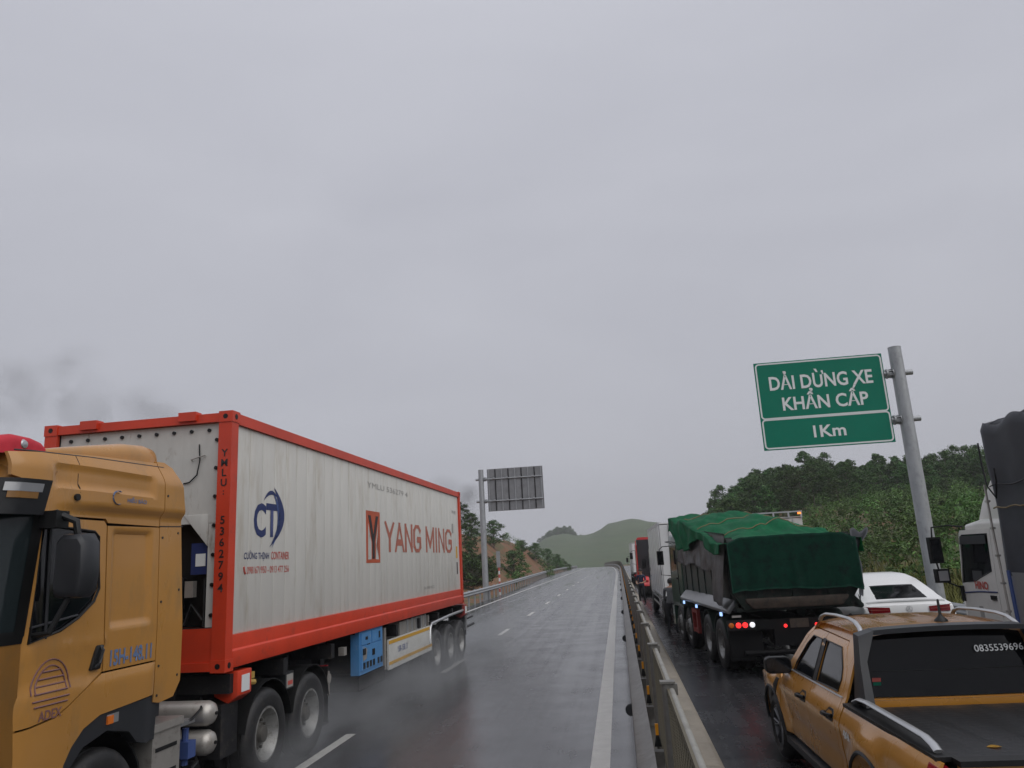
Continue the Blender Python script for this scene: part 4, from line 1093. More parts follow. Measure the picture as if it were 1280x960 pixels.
for k in range(6): obj('vent', B().bx(1.186, 1.19, 4.5 + .16 * k + (.08 if k > 3 else 0), 4.6 + .16 * k + (.08 if k > 3 else 0), .80, .90), 'black', gb)
for (ya, yb, za, zb_) in ((4.48, 4.62, 1.02, 1.12), (4.95, 5.08, .97, 1.07), (5.3, 5.37, 1.22, 1.33), (4.62, 4.72, 1.25, 1.3)): obj('latch', B().bx(1.186, 1.192, ya, yb, za, zb_), 'black', gb)
obj('paint_worn_patch', B().prism([(4.50, .92), (4.66, .95), (4.70, 1.10), (4.58, 1.14), (4.48, 1.05)], 'x', 1.1855, 1.188), 'tank', gb)
obj('generator_engine', B().bx(.3, 1.0, 4.45, 5.5, .75, 1.35, .03), 'chassis', tr)
obj('fuel_tank', B().bx(.4, 1.16, 4.36, 5.7, .48, .70, .06), 'chassis', tr)
obj('side_bracket', B().bx(1.1, 1.19, 3.62, 3.74, 1.12, 1.24, .01), 'tank', tr)
for yy in (5.80, 8.85): obj('board_post', B().bx(1.06, 1.14, yy - .05, yy + .05, .62, 1.34), 'tank', tr)
sb_ = obj('side_board', B().bx(1.15, 1.185, 5.86, 8.92, .60, 1.12, .008), 'offwhite', tr)
for za, zb_ in ((1.04, 1.10), (.68, .735)): obj('stripe', B().bx(1.186, 1.189, 5.87, 8.91, za, zb_), 'yellowstripe', sb_)
text('15R-158.13', 'navyfade', tr, (1.188, 6.72, .90), YD, ZU, w=.62, h=.11, bold=.01, sub=sb_)
rt = obj('ribbed_tank', B().bx(.45, 1.12, 6.75, 8.6, 1.0, 1.36, .09, 3), 'tank', tr)
for k in range(5): obj('strap', B().bx(.44, 1.135, 7.2 + .34 * k, 7.32 + .34 * k, .99, 1.375, .09, 3), 'silver', rt)
for k, yy in enumerate((9.36, 10.66, 11.86)):
    for sx in (-1, 1): wheel('trail', tr, sx * 1.05, yy, .50, sx, dual=True)
    obj('axle', B().cyl((-1.0, yy, .5), (1.0, yy, .5), .07, n=12), 'chassis', tr)
for sx in (-1, 1):
    path = [(sx * 1.19, 8.72, .74), (sx * 1.19, 8.78, 1.06), (sx * 1.19, 8.9, 1.15), (sx * 1.19, 10.6, 1.20), (sx * 1.19, 12.3, 1.22), (sx * 1.19, 12.42, 1.1), (sx * 1.19, 12.45, .7)]
    obj('mudguard_frame', B().tube(path, .032, 10), 'silver', tr)
    obj('mudguard', B().bx(sx * .80, sx * 1.185, 8.85, 12.4, 1.165, 1.185), 'chassis', tr)
    obj('mud_flap', B().bx(sx * .72, sx * 1.15, 12.44, 12.46, .35, 1.1), 'black', tr)
    la = obj('rear_lamp_arm', B().tube([(sx * .9, 12.4, 1.0), (sx * 1.22, 12.5, .98), (sx * 1.34, 12.62, 1.03)], .022, 8).tube([(sx * .9, 12.4, .80), (sx * 1.22, 12.5, .78), (sx * 1.36, 12.66, .84)], .03, 8), 'chassis', tr)
    obj('rear_lamp', B().bx(sx * .75, sx * 1.12, 12.46, 12.52, .82, .94, .01), 'redlens', la)
obj('rear_bumper', B().bx(-1.2, 1.2, 12.3, 12.42, .58, .70, .01), 'chassis', tr)
obj('underside_plate', B().bx(-1.1, 1.1, 4.3, 5.7, 1.36, 1.385), 'chassis', tr)
# ---------------------------------------------------------------- tractor unit
tk = thing('tractor_truck', 'amber yellow tractor truck with black mirrors pulling the refrigerated container', 'truck', LB, TH, off=(0, -1, 0))
def S(a, z, d=0.0):
    """near flank of the cab: (y, z) -> point, with swages, a recessed sleeper panel, tumblehome and the turn into the front"""
    x = 1.235
    x -= .030 * max(0, z - 2.0) + .05 * max(0, 1.5 - z) * .6
    if z > 2.93: x += .05 * smooth(2.975, 3.06, z) * smooth(-2.8, -2.2, a)
    if z > 3.3: x -= .10 * smooth(3.30, 3.56, z)
    if -1.97 < a < -1.40 and 2.02 < z < 2.86:
        e = min(a + 1.97, -1.40 - a, z - 2.02, 2.86 - z); x -= .03 * smooth(0, .045, e)
    if -2.72 < a < -1.42 and 3.17 < z < 3.36:
        e = min((a + 2.72) * .5, (-1.42 - a) * .5, z - 3.17, 3.36 - z); x -= .03 * smooth(0, .03, e)
    if a < -2.75: x -= .9 * (-2.75 - a) ** 2
    if -2.95 < a < -2.0 and 1.88 < z < 1.98: x += .012 * smooth(0, .05, min(z - 1.88, 1.98 - z))
    if a < -1.3 and z < 1.68: x += .022 * smooth(1.68, 1.60, z)
    return Vector((x + d, a, z))
VI = (-1, 0, 0)
obj('cab_core', B().bx(-1.14, 1.14, -2.95, -1.06, 1.30, 2.95).bx(-1.05, 1.05, -2.9, -1.06, 2.95, 3.40).bx(-1.1, 1.1, -3.2, -2.94, 1.0, 2.0), 'black', tk)
win = [(-2.785, 2.87), (-2.21, 2.83), (-2.155, 2.79), (-2.125, 2.36), (-2.18, 2.26), (-2.36, 2.14), (-2.55, 2.06), (-2.86, 1.99)]
door = obj('door', B().patch([(-2.835, 2.925), (-2.09, 2.925), (-2.055, 2.89), (-2.035, 1.68), (-2.17, 1.625), (-2.30, 1.555), (-2.43, 1.485), (-2.55, 1.435), (-2.82, 1.405), (-2.965, 1.40), (-2.955, 2.05), (-2.875, 2.85)], S, .055, .03, holes=[win], vec=VI), 'yellow', tk)
obj('window', B().patch(win, lambda a, z: S(a, z, -.016), .08, .01, vec=VI), 'glass', door)
rim_ = [S(a, z, .002) for a, z in win]
obj('window_seal', B().tube([tuple(p) for p in rim_], .012, 6, closed=True), 'black', door)
obj('quarter_bar', B().tube([S(-2.70, 2.86, -.005), S(-2.70, 2.01, -.005)], .012, 6).tube([S(-2.86, 2.10, -.004), S(-2.36, 2.16, -.004)], .010, 6), 'charcoal', door)
hd = obj('handle', B().prism([(-2.20, 1.71), (-2.08, 1.71), (-2.05, 1.90), (-2.13, 1.90)], 'x', 1.215, 1.262, .012), 'black', door)
obj('handle_grip', B().tube([(1.255, -2.15, 1.73), (1.285, -2.13, 1.76), (1.285, -2.10, 1.86), (1.258, -2.09, 1.89)], .014, 8), 'charcoal', hd)
obj('sleeper_panel', B().patch([(-2.02, 1.68), (-1.295, 1.68), (-1.295, 2.895), (-2.04, 2.885)], S, .025, .03, vec=VI), 'yellow', tk)
obj('upper_side_panel', B().patch([(-2.86, 2.945), (-2.07, 2.945), (-2.04, 2.91), (-1.295, 2.905), (-1.295, 3.525), (-1.66, 3.51), (-2.44, 3.47), (-3.05, 3.42), (-3.05, 3.24), (-2.93, 3.2)], S, .025, .03, vec=VI), 'yellow', tk)
fa = obj('side_fairing', B().patch([(-1.283, 1.31), (-1.19, 1.29), (-.97, 1.31), (-.87, 1.44), (-.87, 1.90), (-.93, 3.02), (-.97, 3.3), (-1.04, 3.50), (-1.16, 3.545), (-1.283, 3.54)], S, .03, .035, vec=VI), 'yellow', tk)
obj('fairing_grip', B().bx(1.19, 1.232, -1.0, -.955, 1.60, 1.75, .01), 'redframe', fa)
obj('lower_wing', B().patch([(-2.03, 1.665), (-1.295, 1.665), (-1.295, 1.385), (-1.63, 1.365), (-2.04, 1.345), (-2.23, 1.275), (-2.35, 1.165), (-2.42, 1.05), (-2.46, .75), (-3.0, .75), (-2.975, 1.385), (-2.82, 1.39), (-2.55, 1.42), (-2.43, 1.47), (-2.30, 1.54), (-2.17, 1.61)], S, .05, .03, vec=VI), 'yellow', tk)
ar = obj('wheel_arch', B().patch([(-1.21, 1.375), (-1.63, 1.36), (-2.04, 1.34), (-2.23, 1.27), (-2.35, 1.16), (-2.42, 1.045), (-2.455, .75), (-2.40, .75), (-2.34, 1.0), (-2.2, 1.13), (-1.92, 1.20), (-1.62, 1.13), (-1.50, 1.02), (-1.36, .98), (-1.21, .98)], lambda a, z: S(a, z, -.012), .08, .10, vec=VI), 'charcoal', tk)
obj('arch_liner', B().loft([[(x_, -1.9 + .64 * math.cos(t), .53 + .64 * math.sin(t)) for x_ in (1.13,)][0:1] + [(.5, -1.9 + .64 * math.cos(t), .53 + .64 * math.sin(t))] + [(.5, -1.9 + .66 * math.cos(t), .53 + .66 * math.sin(t)), (1.13, -1.9 + .66 * math.cos(t), .53 + .66 * math.sin(t))] for t in [PI * k / 14 for k in range(15)]]), 'black', tk)
sg = obj('side_indicator', B().box((1.225, -1.86, 1.285), (.035, .15, .075), .016), 'silver', ar)
obj('indicator_lens', B().box((1.238, -1.90, 1.28), (.03, .075, .066), .014), 'amber', ar)
# front, wrapped round the corner
def plan(t):
    a = t * PI / 2
    return (math.copysign(abs(math.sin(a)) ** .42, a) * 1.225, -2.88 - .50 * max(0, math.cos(a)) ** .75)
def wrap(z0, z1, out_, lean0, lean1, t0=-1.0, t1=1.0, nu=40, nv=8, th=.02, zin=0.0):
    def fn(u, v):
        x_, y_ = plan(t0 + (t1 - t0) * u); l = lean0 + (lean1 - lean0) * v
        k = 1 - zin * v
        return ((x_ * (1 + out_ / 1.2)) * k, (y_ - out_ * (1 if abs(x_) < 1.2 else .4)) + l, z0 + (z1 - z0) * v)
    return B().grid(fn, nu, nv, th)
obj('windscreen', wrap(2.06, 2.95, -.004, 0.0, .10, -.985, .985), 'glassg', tk)
obj('windscreen_border', wrap(2.0, 2.09, .002, -.01, .01, -.98, .98, nv=2), 'black', tk)
for sg_ in (-1, 1): obj('pillar_trim', wrap(2.05, 2.95, .004, 0.0, .10, .90 * sg_, .985 * sg_, nu=6), 'black', tk)
obj('front_panel', wrap(.75, 2.02, .0, 0.03, 0.0, -.97, .97), 'yellow', tk)
obj('roof_front', wrap(3.16, 3.44, -.02, .12, .40, -.985, .985, zin=.05), 'yellow', tk)
obj('dashboard_card', B().box((.78, -3.12, 2.16), (.30, .02, .22), .004, rot=Matrix.Rotation(.5, 4, 'Z')), 'palepanel', tk)
vz = obj('sun_visor', wrap(2.93, 3.20, .065, .03, .10, -.99, .99, nv=6, th=.025), 'charcoal', tk)
obj('visor_lamp', wrap(3.10, 3.165, .075, .07, .085, .62, .93, nu=10, nv=2, th=.01), 'silver', vz)
obj('visor_slot', wrap(3.05, 3.10, .073, .06, .07, .66, .90, nu=10, nv=2, th=.01), 'yellow', vz)
obj('far_side_panel', B().bx(-1.23, -1.19, -2.85, -.9, 1.30, 3.45, .01), 'yellow', tk)
obj('rear_wall', B().bx(-1.13, 1.13, -1.07, -1.03, 1.32, 3.40, .01), 'yellow', tk)
# roof with its air deflector
def ringx(y_, w_, z0_, z1_, r_=.10):
    p = []
    for cx_, cz_, a0 in ((w_ - r_, z1_ - r_, 0), (-w_ + r_, z1_ - r_, 90)):
        for k in range(6): a = R(a0 + 18 * k); p.append((cx_ + r_ * math.cos(a), y_, cz_ + r_ * math.sin(a)))
    return p + [(-w_, y_, z0_), (w_, y_, z0_)]
obj('roof', B().loft([ringx(-2.98, 1.02, 3.2, 3.43, .06), ringx(-2.6, 1.10, 3.2, 3.47, .06), ringx(-1.8, 1.13, 3.2, 3.51, .06), ringx(-1.2, 1.13, 3.2, 3.53, .06)]), 'yellow', tk)
obj('roof_deflector', B().loft([ringx(-2.62, .98, 3.4, 3.50, .03), ringx(-2.35, 1.02, 3.4, 3.555, .07), ringx(-2.0, 1.05, 3.4, 3.62, .10), ringx(-1.6, 1.07, 3.4, 3.69, .12), ringx(-1.3, 1.07, 3.4, 3.715, .13), ringx(-1.17, 1.06, 3.4, 3.705, .13), ringx(-1.11, 1.03, 3.4, 3.66, .12), ringx(-1.08, 1.0, 3.4, 3.58, .06)]), 'yellow', tk, ang=50)
rs = obj('roof_cover', B().loft([ringx(-3.22, .9, 3.36, 3.44, .03), ringx(-3.12, 1.0, 3.40, 3.53, .06), ringx(-2.95, 1.04, 3.43, 3.575, .07), ringx(-2.75, 1.03, 3.44, 3.575, .07), ringx(-2.62, 1.0, 3.45, 3.56, .06), ringx(-2.56, .98, 3.45, 3.52, .03)]), 'redcloth', tk, label='red padded cover along the front edge of the cab roof')
obj('roof_lamp', B().lathe([(0, .03), (.03, .025), (.045, .0), (.045, -.02)], (1.02, -2.86, 3.50), 'x', 16), 'silver', rs)
# mirrors
mi = obj('mirror', B().loft([[(1.45 + x_ * k_, y_, 2.55 + z_ * k_) for x_, z_ in ((-.10, -.25), (.09, -.25), (.135, -.20), (.15, -.05), (.135, .17), (.09, .235), (-.07, .24), (-.115, .19), (-.12, -.2))] for y_, k_ in ((-2.63, .96), (-2.64, 1.0), (-2.72, 1.0), (-2.79, .95), (-2.815, .82))]), 'charcoal', tk)
obj('mirror_arm', B().tube([(1.18, -2.78, 2.93), (1.32, -2.80, 2.95), (1.45, -2.74, 2.88), (1.47, -2.72, 2.7)], .028, 8), 'black', mi)
obj('mirror_arm', B().tube([(1.18, -2.82, 2.04), (1.34, -2.8, 2.06), (1.44, -2.73, 2.34)], .022, 8), 'black', mi)
obj('mirror_bracket', B().box((1.27, -2.79, 2.90), (.20, .14, .13), .04), 'black', mi)
obj('mirror_glass', B().box((1.455, -2.626, 2.545), (.19, .006, .38), .002), 'glass', mi)
mi2 = obj('mirror', B().box((-1.47, -2.72, 2.56), (.30, .17, .48), .05, 3), 'charcoal', tk)
obj('mirror_arm', B().tube([(-1.18, -2.78, 2.93), (-1.45, -2.74, 2.88), (-1.47, -2.72, 2.7)], .028, 8), 'black', mi2)
# bumper and steps under the frame edge
obj('bumper', wrap(.35, .80, .06, 0.0, -.02, -.97, .97, nv=4), 'yellow', tk)
obj('cab_step', B().bx(.9, 1.19, -2.95, -2.52, .40, .46, .01).bx(.9, 1.19, -2.95, -2.52, .72, .77, .01), 'black', tk)
obj('aerial_base', B().cyl((1.21, -2.48, 3.10), (1.25, -2.48, 3.10), .028, n=12), 'black', tk)
# chassis
for sx in (-1, 1): obj('chassis_rail', B().bx(sx * .36, sx * .45, -3.1, 3.1, .72, 1.0, .006), 'chassis', tk)
for yy in (-2.6, -.6, .6, 1.7, 3.0): obj('cross_member', B().bx(-.4, .4, yy - .05, yy + .05, .76, .96), 'chassis', tk)
obj('fifth_wheel', B().prism([(-.45, 1.2), (.45, 1.2), (.5, 1.6), (.3, 2.35), (.1, 2.35), (.08, 1.9), (-.08, 1.9), (-.1, 2.35), (-.3, 2.35), (-.5, 1.6)], 'z', 1.10, 1.2, .01), 'chassis', tk)
obj('deck_plate', B().bx(-1.1, 1.1, -1.0, -.35, .96, 1.0, .005), 'asphplate', tk)
bb = obj('battery_box', B().bx(.55, 1.17, -1.17, -.72, .42, 1.02, .03), 'tank', tk)
obj('battery_lid', B().bx(.56, 1.19, -1.19, -.70, 1.02, 1.09, .012), 'tank', bb)
for z_ in (.84, .62): obj('lid_slot', B().bx(1.171, 1.176, -1.12, -.78, z_, z_ + .035), 'black', bb)
for z_ in (.99, .70):
    obj('air_tank', B().lathe([(0, 1.17), (.06, 1.16), (.105, 1.13), (.128, 1.08), (.13, .45), (.10, .42), (0, .40)], (0, -.06, z_), 'x', 26), 'tank', tk)
    obj('drain_valve', B().cyl((1.165, -.06, z_), (1.185, -.06, z_), .018, n=8), 'black', tk)
obj('valve_block', B().bx(.8, 1.08, -.42, -.28, .62, .78, .02).cyl((1.0, -.35, .55), (1.0, -.35, .9), .035, n=8), 'navyfade', tk)
obj('hose', B().tube([(1.05, -.6, .95), (1.1, -.4, 1.0), (1.08, -.2, 1.06), (.9, .1, 1.12)], .014, 6).tube([(1.02, -.6, .6), (1.1, -.45, .5), (1.08, -.25, .55), (.9, 0, .6)], .018, 6), 'black', tk)
obj('side_locker', B().bx(.55, 1.12, .14, .50, .48, 1.03, .015), 'chassis', tk)
obj('air_intake', B().bx(.55, .95, -.98, -.75, 1.1, 3.0, .05), 'charcoal', tk)
obj('exhaust_stack', B().cyl((-.8, -.8, 1.0), (-.8, -.8, 3.2), .09, n=14), 'tank', tk)
obj('suzi_coil', B().tube([(.3 + .06 * math.cos(k * .8), -.95 + k * .012, 1.5 + .06 * math.sin(k * .8)) for k in range(70)], .012, 5), 'brightred', tk)
for sx in (-1, 1):
    wheel('front', tk, sx * 1.02, -1.9, .53, sx)
    for yy in (1.14, 2.40):
        wheel('drive', tk, sx * 1.03, yy, .53, sx, dual=True)
        gpts = [(yy + .62 * math.cos(t), .53 + .62 * math.sin(t)) for t in [PI * (.06 + .88 * k / 12) for k in range(13)]]
        b = B(); V = [[b.bm.verts.new((sx * x_, p[0], p[1] + e)) for x_, e in ((.68, 0), (1.2, 0), (1.2, .012), (.68, .012))] for p in gpts]
        for i in range(12):
            for k in range(4): b.bm.faces.new((V[i][k], V[i][(k + 1) % 4], V[i + 1][(k + 1) % 4], V[i + 1][k]))
        obj('mudguard', b, 'black', tk)
    sk = obj('mudguard_bridge', B().bx(sx * .9, sx * 1.18, 1.60, 1.84, .95, 1.16, .01), 'charcoal', tk)
    obj('sticker', B().bx(sx * 1.181, sx * 1.184, 1.63, 1.82, .97, 1.13), 'greyprint', sk)
    obj('sticker', B().bx(sx * 1.185, sx * 1.188, 1.66, 1.80, 1.0, 1.05), 'brightred', sk)
    obj('mud_flap', B().bx(sx * .72, sx * 1.18, 3.0, 3.02, .30, 1.05), 'black', tk)
    obj('rear_lamp', B().bx(sx * .85, sx * 1.15, 3.03, 3.09, .95, 1.06, .01), 'redlens', tk)
obj('rear_reflector', B().cyl((1.19, 3.02, .88), (1.2, 3.02, .88), .07, n=16).bx(1.17, 1.19, 3.0, 3.05, .65, .98), 'tank', tk)
# print on the cab
def cabtext(s_, m, ya, yb, z, h, bold=0.0):
    x_ = S((ya + yb) / 2, z).x + .004
    return text(s_, m, tk, (x_, (ya + yb) / 2, z), YD, ZU, w=yb - ya, h=h, bold=bold)
cabtext('15H-148.11', 'bluefade', -1.94, -1.36, 1.775, .135, .03)
cabtext('HIẾU BẢO', 'bluefade', -1.86, -1.58, 3.125, .055, .02)
obj('door_logo', B().tube([(S(-1.98, 3.14).x + .003, -1.99 + .07 * math.cos(t), 3.13 + .06 * math.sin(t)) for t in [R(60 + 26 * k) for k in range(10)]], .012, 5, flat=(.012, .004)), 'bluefade', tk)
cen = (-2.62, 1.62)
b = B()
for r_ in (.235, .19):
    b.tube([S(cen[0] + r_ * math.cos(t) * .85, cen[1] + r_ * math.sin(t), .003) for t in [PI * (k / 16) for k in range(17)]], .006, 5)
for k, (w_, z_) in enumerate(((.10, .15), (.16, .10), (.18, .05), (.20, 0.0), (.22, -.05), (.2, -.09))):
    b.tube([S(cen[0] - w_ * .85, cen[1] + z_, .003), S(cen[0], cen[1] + z_, .003), S(cen[0] + w_ * .85, cen[1] + z_, .003)], .007, 5)
obj('door_emblem', b, 'violet', tk)
text('ADEX', 'violet', tk, (S(-2.62, 1.46).x + .004, -2.62, 1.46), YD, ZU, w=.24, h=.07, bold=.02)

obj('fairing_seam', B().tube([S(-1.29 + .39 * k / 8, 2.905 + .012 * k / 8, -.002) for k in range(9)], .006, 5), 'black', fa)
obj('panel_seam', B().tube([S(-2.44, 3.14 + .31 * k / 8, -.003) for k in range(9)], .005, 5), 'black', tk)
obj('roof_gutter', B().tube([S(-3.0 + 1.9 * k / 20, 3.418 + .055 * k / 20 + .02, -.004) for k in range(20)], .007, 5), 'charcoal', tk)
for a_, z_ in ((-1.24, 1.36), (-1.24, 1.62), (-1.24, 2.2), (-1.24, 2.8), (-1.24, 3.2), (-.93, 1.5), (-.95, 2.3), (-.98, 2.85)): obj('rivet', B().cyl(S(a_, z_, -.005), S(a_, z_, .006), .012, n=8), 'charcoal', fa)
# ================================================================ ORANGE PICKUP (foreground)
# authored: front axle at y = 0, forward +y, road at z = 0
PK = (2.772, 10.24, -.072)
pk = thing('pickup_truck', 'metallic orange double cab pickup with silver roof rails and black bed cover', 'pickup truck', PK, R(1.55), off=(0, -1.7, 0))
pk.scale = (1.11, 1.04, .96)
pk.location = Vector(PK) + Matrix.Rotation(R(1.55), 3, 'Z') @ Vector((0, -1.7 * 1.04, 0))
def PW(y, z):
    w = .925
    w -= .10 * max(0, .62 - z) ** 1.0
    w += .012 * smooth(.80, .93, z) - .030 * smooth(.95, 1.05, z)
    if z > 1.02: w -= .05 * smooth(1.02, 1.16, z)
    if z > 1.13: w -= .345 * (z - 1.13) + .05 * smooth(1.55, 1.74, z)
    w -= .018 * smooth(.50, .62, z) * smooth(.76, .64, z) * smooth(-2.9, -2.4, y) * smooth(-.3, -.7, y)
    if y > .1: w -= .10 * (y - .1) ** 2
    if y < -3.9: w -= .10 * (-3.9 - y) ** 2
    for ay in (0, -3.22):
        d = math.hypot(y - ay, z - .39)
        w += .035 * smooth(.66, .50, d)
    return w
def PS(d=0.0, s=-1): return lambda y, z: Vector((s * (PW(y, z) + d), y, z))
def arc(cy_, cz_, r, a0, a1, n=14): return [(cy_ + r * math.cos(R(a0 + (a1 - a0) * k / n)), cz_ + r * math.sin(R(a0 + (a1 - a0) * k / n))) for k in range(n + 1)]
obj('body_core', B().bx(-.80, .80, -2.5, .8, .40, 1.05).prism([(-.55, 1.05), (-1.15, 1.62), (-2.42, 1.62), (-2.47, 1.05)], 'x', -.60, .60).bx(-.78, .78, -4.36, -2.56, .5, 1.06).bx(-.70, .70, -4.3, .7, .30, .5), 'black', pk)
for s in (-1, 1):
    VV = (-s, 0, 0); F = PS(0, s)
    obj('front_wing', B().patch([(-.40, .44), (-.40, 1.02), (-.30, 1.07), (.30, 1.02), (.72, .94), (.86, .82), (.86, .45)] + arc(0, .39, .475, 7, 173), F, .05, .02, vec=VV), 'orange', pk)
    fd_w = [(-.76, 1.165), (-1.475, 1.17), (-1.49, 1.575), (-1.17, 1.58), (-1.02, 1.48), (-.80, 1.25)]
    fd = obj('door', B().patch([(-.41, .44), (-1.515, .44), (-1.535, 1.12), (-1.55, 1.645), (-1.10, 1.655), (-.49, 1.105), (-.41, 1.02)], F, .06, .02, holes=[fd_w], vec=VV), 'orange', pk)
    obj('window', B().patch(fd_w, PS(-.012, s), .1, .006, vec=VV), 'glass', fd)
    rd_w = [(-1.60, 1.175), (-2.30, 1.19), (-2.315, 1.30), (-2.27, 1.40), (-2.12, 1.565), (-1.615, 1.578)]
    rd = obj('door', B().patch([(-1.522, .44), (-2.405, .44), (-2.445, 1.12), (-2.405, 1.36), (-2.215, 1.628), (-1.558, 1.645), (-1.543, 1.12)], F, .06, .02, holes=[rd_w], vec=VV), 'orange', pk)
    obj('window', B().patch(rd_w, PS(-.012, s), .1, .006, vec=VV), 'glass', rd)
    obj('cab_frame', B().patch([(-.42, 1.11), (-1.02, 1.69), (-1.3, 1.735), (-2.3, 1.73), (-2.50, 1.69), (-2.545, 1.1), (-2.53, .44), (-2.413, .44), (-2.455, 1.12), (-2.413, 1.362), (-2.22, 1.636), (-1.56, 1.655), (-1.095, 1.665), (-.50, 1.115)], PS(0, s), .06, .02, vec=VV), 'orange', pk)
    obj('pillar_trim', B().patch([(-1.485, 1.16), (-1.595, 1.16), (-1.61, 1.59), (-1.50, 1.59)], PS(.002, s), .1, .008, vec=VV), 'black', fd)
    for w_, o_ in ((fd_w, fd), (rd_w, rd)):
        obj('window_seal', B().tube([PS(.001, s)(a, z) for a, z in w_], .008, 6, closed=True), 'black', o_)
    obj('belt_trim', B().tube([PS(.006, s)(a, 1.150 + (-.4 - a) * .006) for a in [-.70 - .11 * k for k in range(17)]], .009, 6), 'silver', pk)
    for (ya, o_) in ((-1.36, fd), (-2.27, rd)):
        hh_ = obj('handle', B().tube([PS(.012, s)(ya - .10, .985), PS(.045, s)(ya - .05, .99), PS(.045, s)(ya + .06, .985), PS(.012, s)(ya + .10, .98)], .02, 8, flat=(.016, .022)), 'black', o_)
        obj('handle_cup', B().patch([(ya - .10, .935), (ya + .09, .93), (ya + .11, .99), (ya + .05, 1.04), (ya - .08, 1.04), (ya - .12, .99)], PS(.003, s), .06, .004, vec=VV), 'charcoal', o_)
    obj('wing_vent', B().patch([(-.17, .83), (-.27, .83), (-.33, 1.0), (-.21, 1.0)], PS(.006, s), .06, .01, vec=VV), 'black', pk)
    obj('bed_side', B().patch([(-2.57, .50), (-2.575, 1.125), (-4.39, 1.10), (-4.42, .56), (-3.705, .46)] + arc(-3.22, .39, .485, 7, 171), F, .06, .02, vec=VV), 'orange', pk)
    for ay in (0, -3.22):
        obj('arch_trim', B().tube([PS(.0, s)(a, z) for a, z in arc(ay, .39, .475, 0, 180, 20)], .018, 6), 'charcoal', pk)
        obj('wheel_well', B().loft([[(s * .45, ay + .47 * math.cos(t), .39 + .47 * math.sin(t)), (s * .88, ay + .47 * math.cos(t), .39 + .47 * math.sin(t)), (s * .88, ay + .48 * math.cos(t), .39 + .48 * math.sin(t)), (s * .45, ay + .48 * math.cos(t), .39 + .48 * math.sin(t))] for t in [PI * k / 12 for k in range(13)]]), 'black', pk)
        wheel('pickup', pk, s * .80, ay, .39, s, 'alloy')
    obj('side_step', B().bx(s * .86, s * .96, -2.4, -.55, .33, .40, .03), 'charcoal', pk)
    mring = [(x_ - .98, z_ - 1.205) for x_, z_ in rrect(.85, 1.115, 1.11, 1.30, .06, 4)]
    mr_ = obj('mirror', B().loft([[(s * (.98 + x_ * k_), y_, 1.205 + z_ * k_) for x_, z_ in mring] for y_, k_ in ((-.70, .95), (-.685, 1.0), (-.60, .98), (-.53, .80), (-.50, .45))]), 'black', pk)
    obj('mirror_glass', B().prism([(s * (.98 + x_ * .88), 1.205 + z_ * .84) for x_, z_ in mring], 'y', -.704, -.699), 'glass', mr_)
    obj('mirror_foot', B().tube([(s * .80, -.56, 1.13), (s * .92, -.58, 1.15)], .04, 8), 'black', mr_)
    obj('mirror_cap', B().box((s * .98, -.585, 1.115), (.2, .13, .02), .008), 'orange', mr_)
    # roof rail: raised bar with swept feet
    pth = [(s * .62, -1.16, 1.745), (s * .615, -1.22, 1.79), (s * .61, -1.36, 1.822), (s * .605, -1.7, 1.836), (s * .605, -2.1, 1.832), (s * .61, -2.27, 1.812), (s * .615, -2.38, 1.77), (s * .62, -2.42, 1.735)]
    obj('roof_rail', B().tube(pth, .02, 10, flat=(.020, .016)), 'silver', pk)
    # sports bar leg and bed rail bar
    obj('sports_bar_leg', B().loft([[(s * .70, -2.47, 1.735), (s * .57, -2.47, 1.775), (s * .57, -2.60, 1.765), (s * .70, -2.60, 1.72)], [(s * .735, -2.52, 1.5), (s * .675, -2.52, 1.5), (s * .675, -2.66, 1.5), (s * .735, -2.68, 1.5)], [(s * .80, -2.60, 1.15), (s * .72, -2.60, 1.15), (s * .72, -2.86, 1.15), (s * .80, -2.90, 1.15)]]), 'charcoal', pk)
    obj('bed_rail_base', B().patch([(-.895, -2.60), (-.745, -2.60), (-.745, -4.34), (-.86, -4.34)], lambda a, y_: Vector((-s * a, y_, 1.142 - .010 * (-2.6 - y_))), .2, .03, vec=(0, 0, -1)), 'black', pk)
    obj('bed_rail_bar', B().tube([(s * .82, -2.68, 1.165), (s * .82, -2.80, 1.205), (s * .82, -3.0, 1.218), (s * .815, -3.8, 1.205), (s * .81, -4.08, 1.195), (s * .81, -4.20, 1.17), (s * .81, -4.26, 1.14)], .02, 10, flat=(.028, .016)), 'silver', pk)
    obj('tail_lamp', B().patch([(-4.26, .80), (-4.405, .80), (-4.40, 1.07), (-4.27, 1.08)], PS(.004, s), .06, .06, vec=VV), 'redlens', pk)
# roof
def roofz(x, y):
    e = abs(x) / .665
    z = 1.722 + .058 * (1 - e ** 3.2) + .022 * math.sin(PI * min(1, max(0, (-1.05 - y) / 1.42)))
    z -= .10 * smooth(-1.25, -1.0, y) + .045 * smooth(-2.35, -2.5, y)
    for xr in (-.36, -.12, .12, .36): z += .006 * smooth(.045, .0, abs(x - xr)) * smooth(-1.25, -1.4, y) * smooth(-2.35, -2.2, y)
    return z
obj('roof', B().grid(lambda u, v: (-.665 + 1.33 * u, -1.0 - 1.50 * v, roofz(-.665 + 1.33 * u, -1.0 - 1.50 * v)), 60, 24, .02), 'orange', pk)
an = obj('aerial', B().lathe([(.055, 0), (.05, .02), (.025, .045), (.012, .07), (.010, .20), (.006, .21)], (0.08, -2.28, 1.785), 'z', 14), 'black', pk)
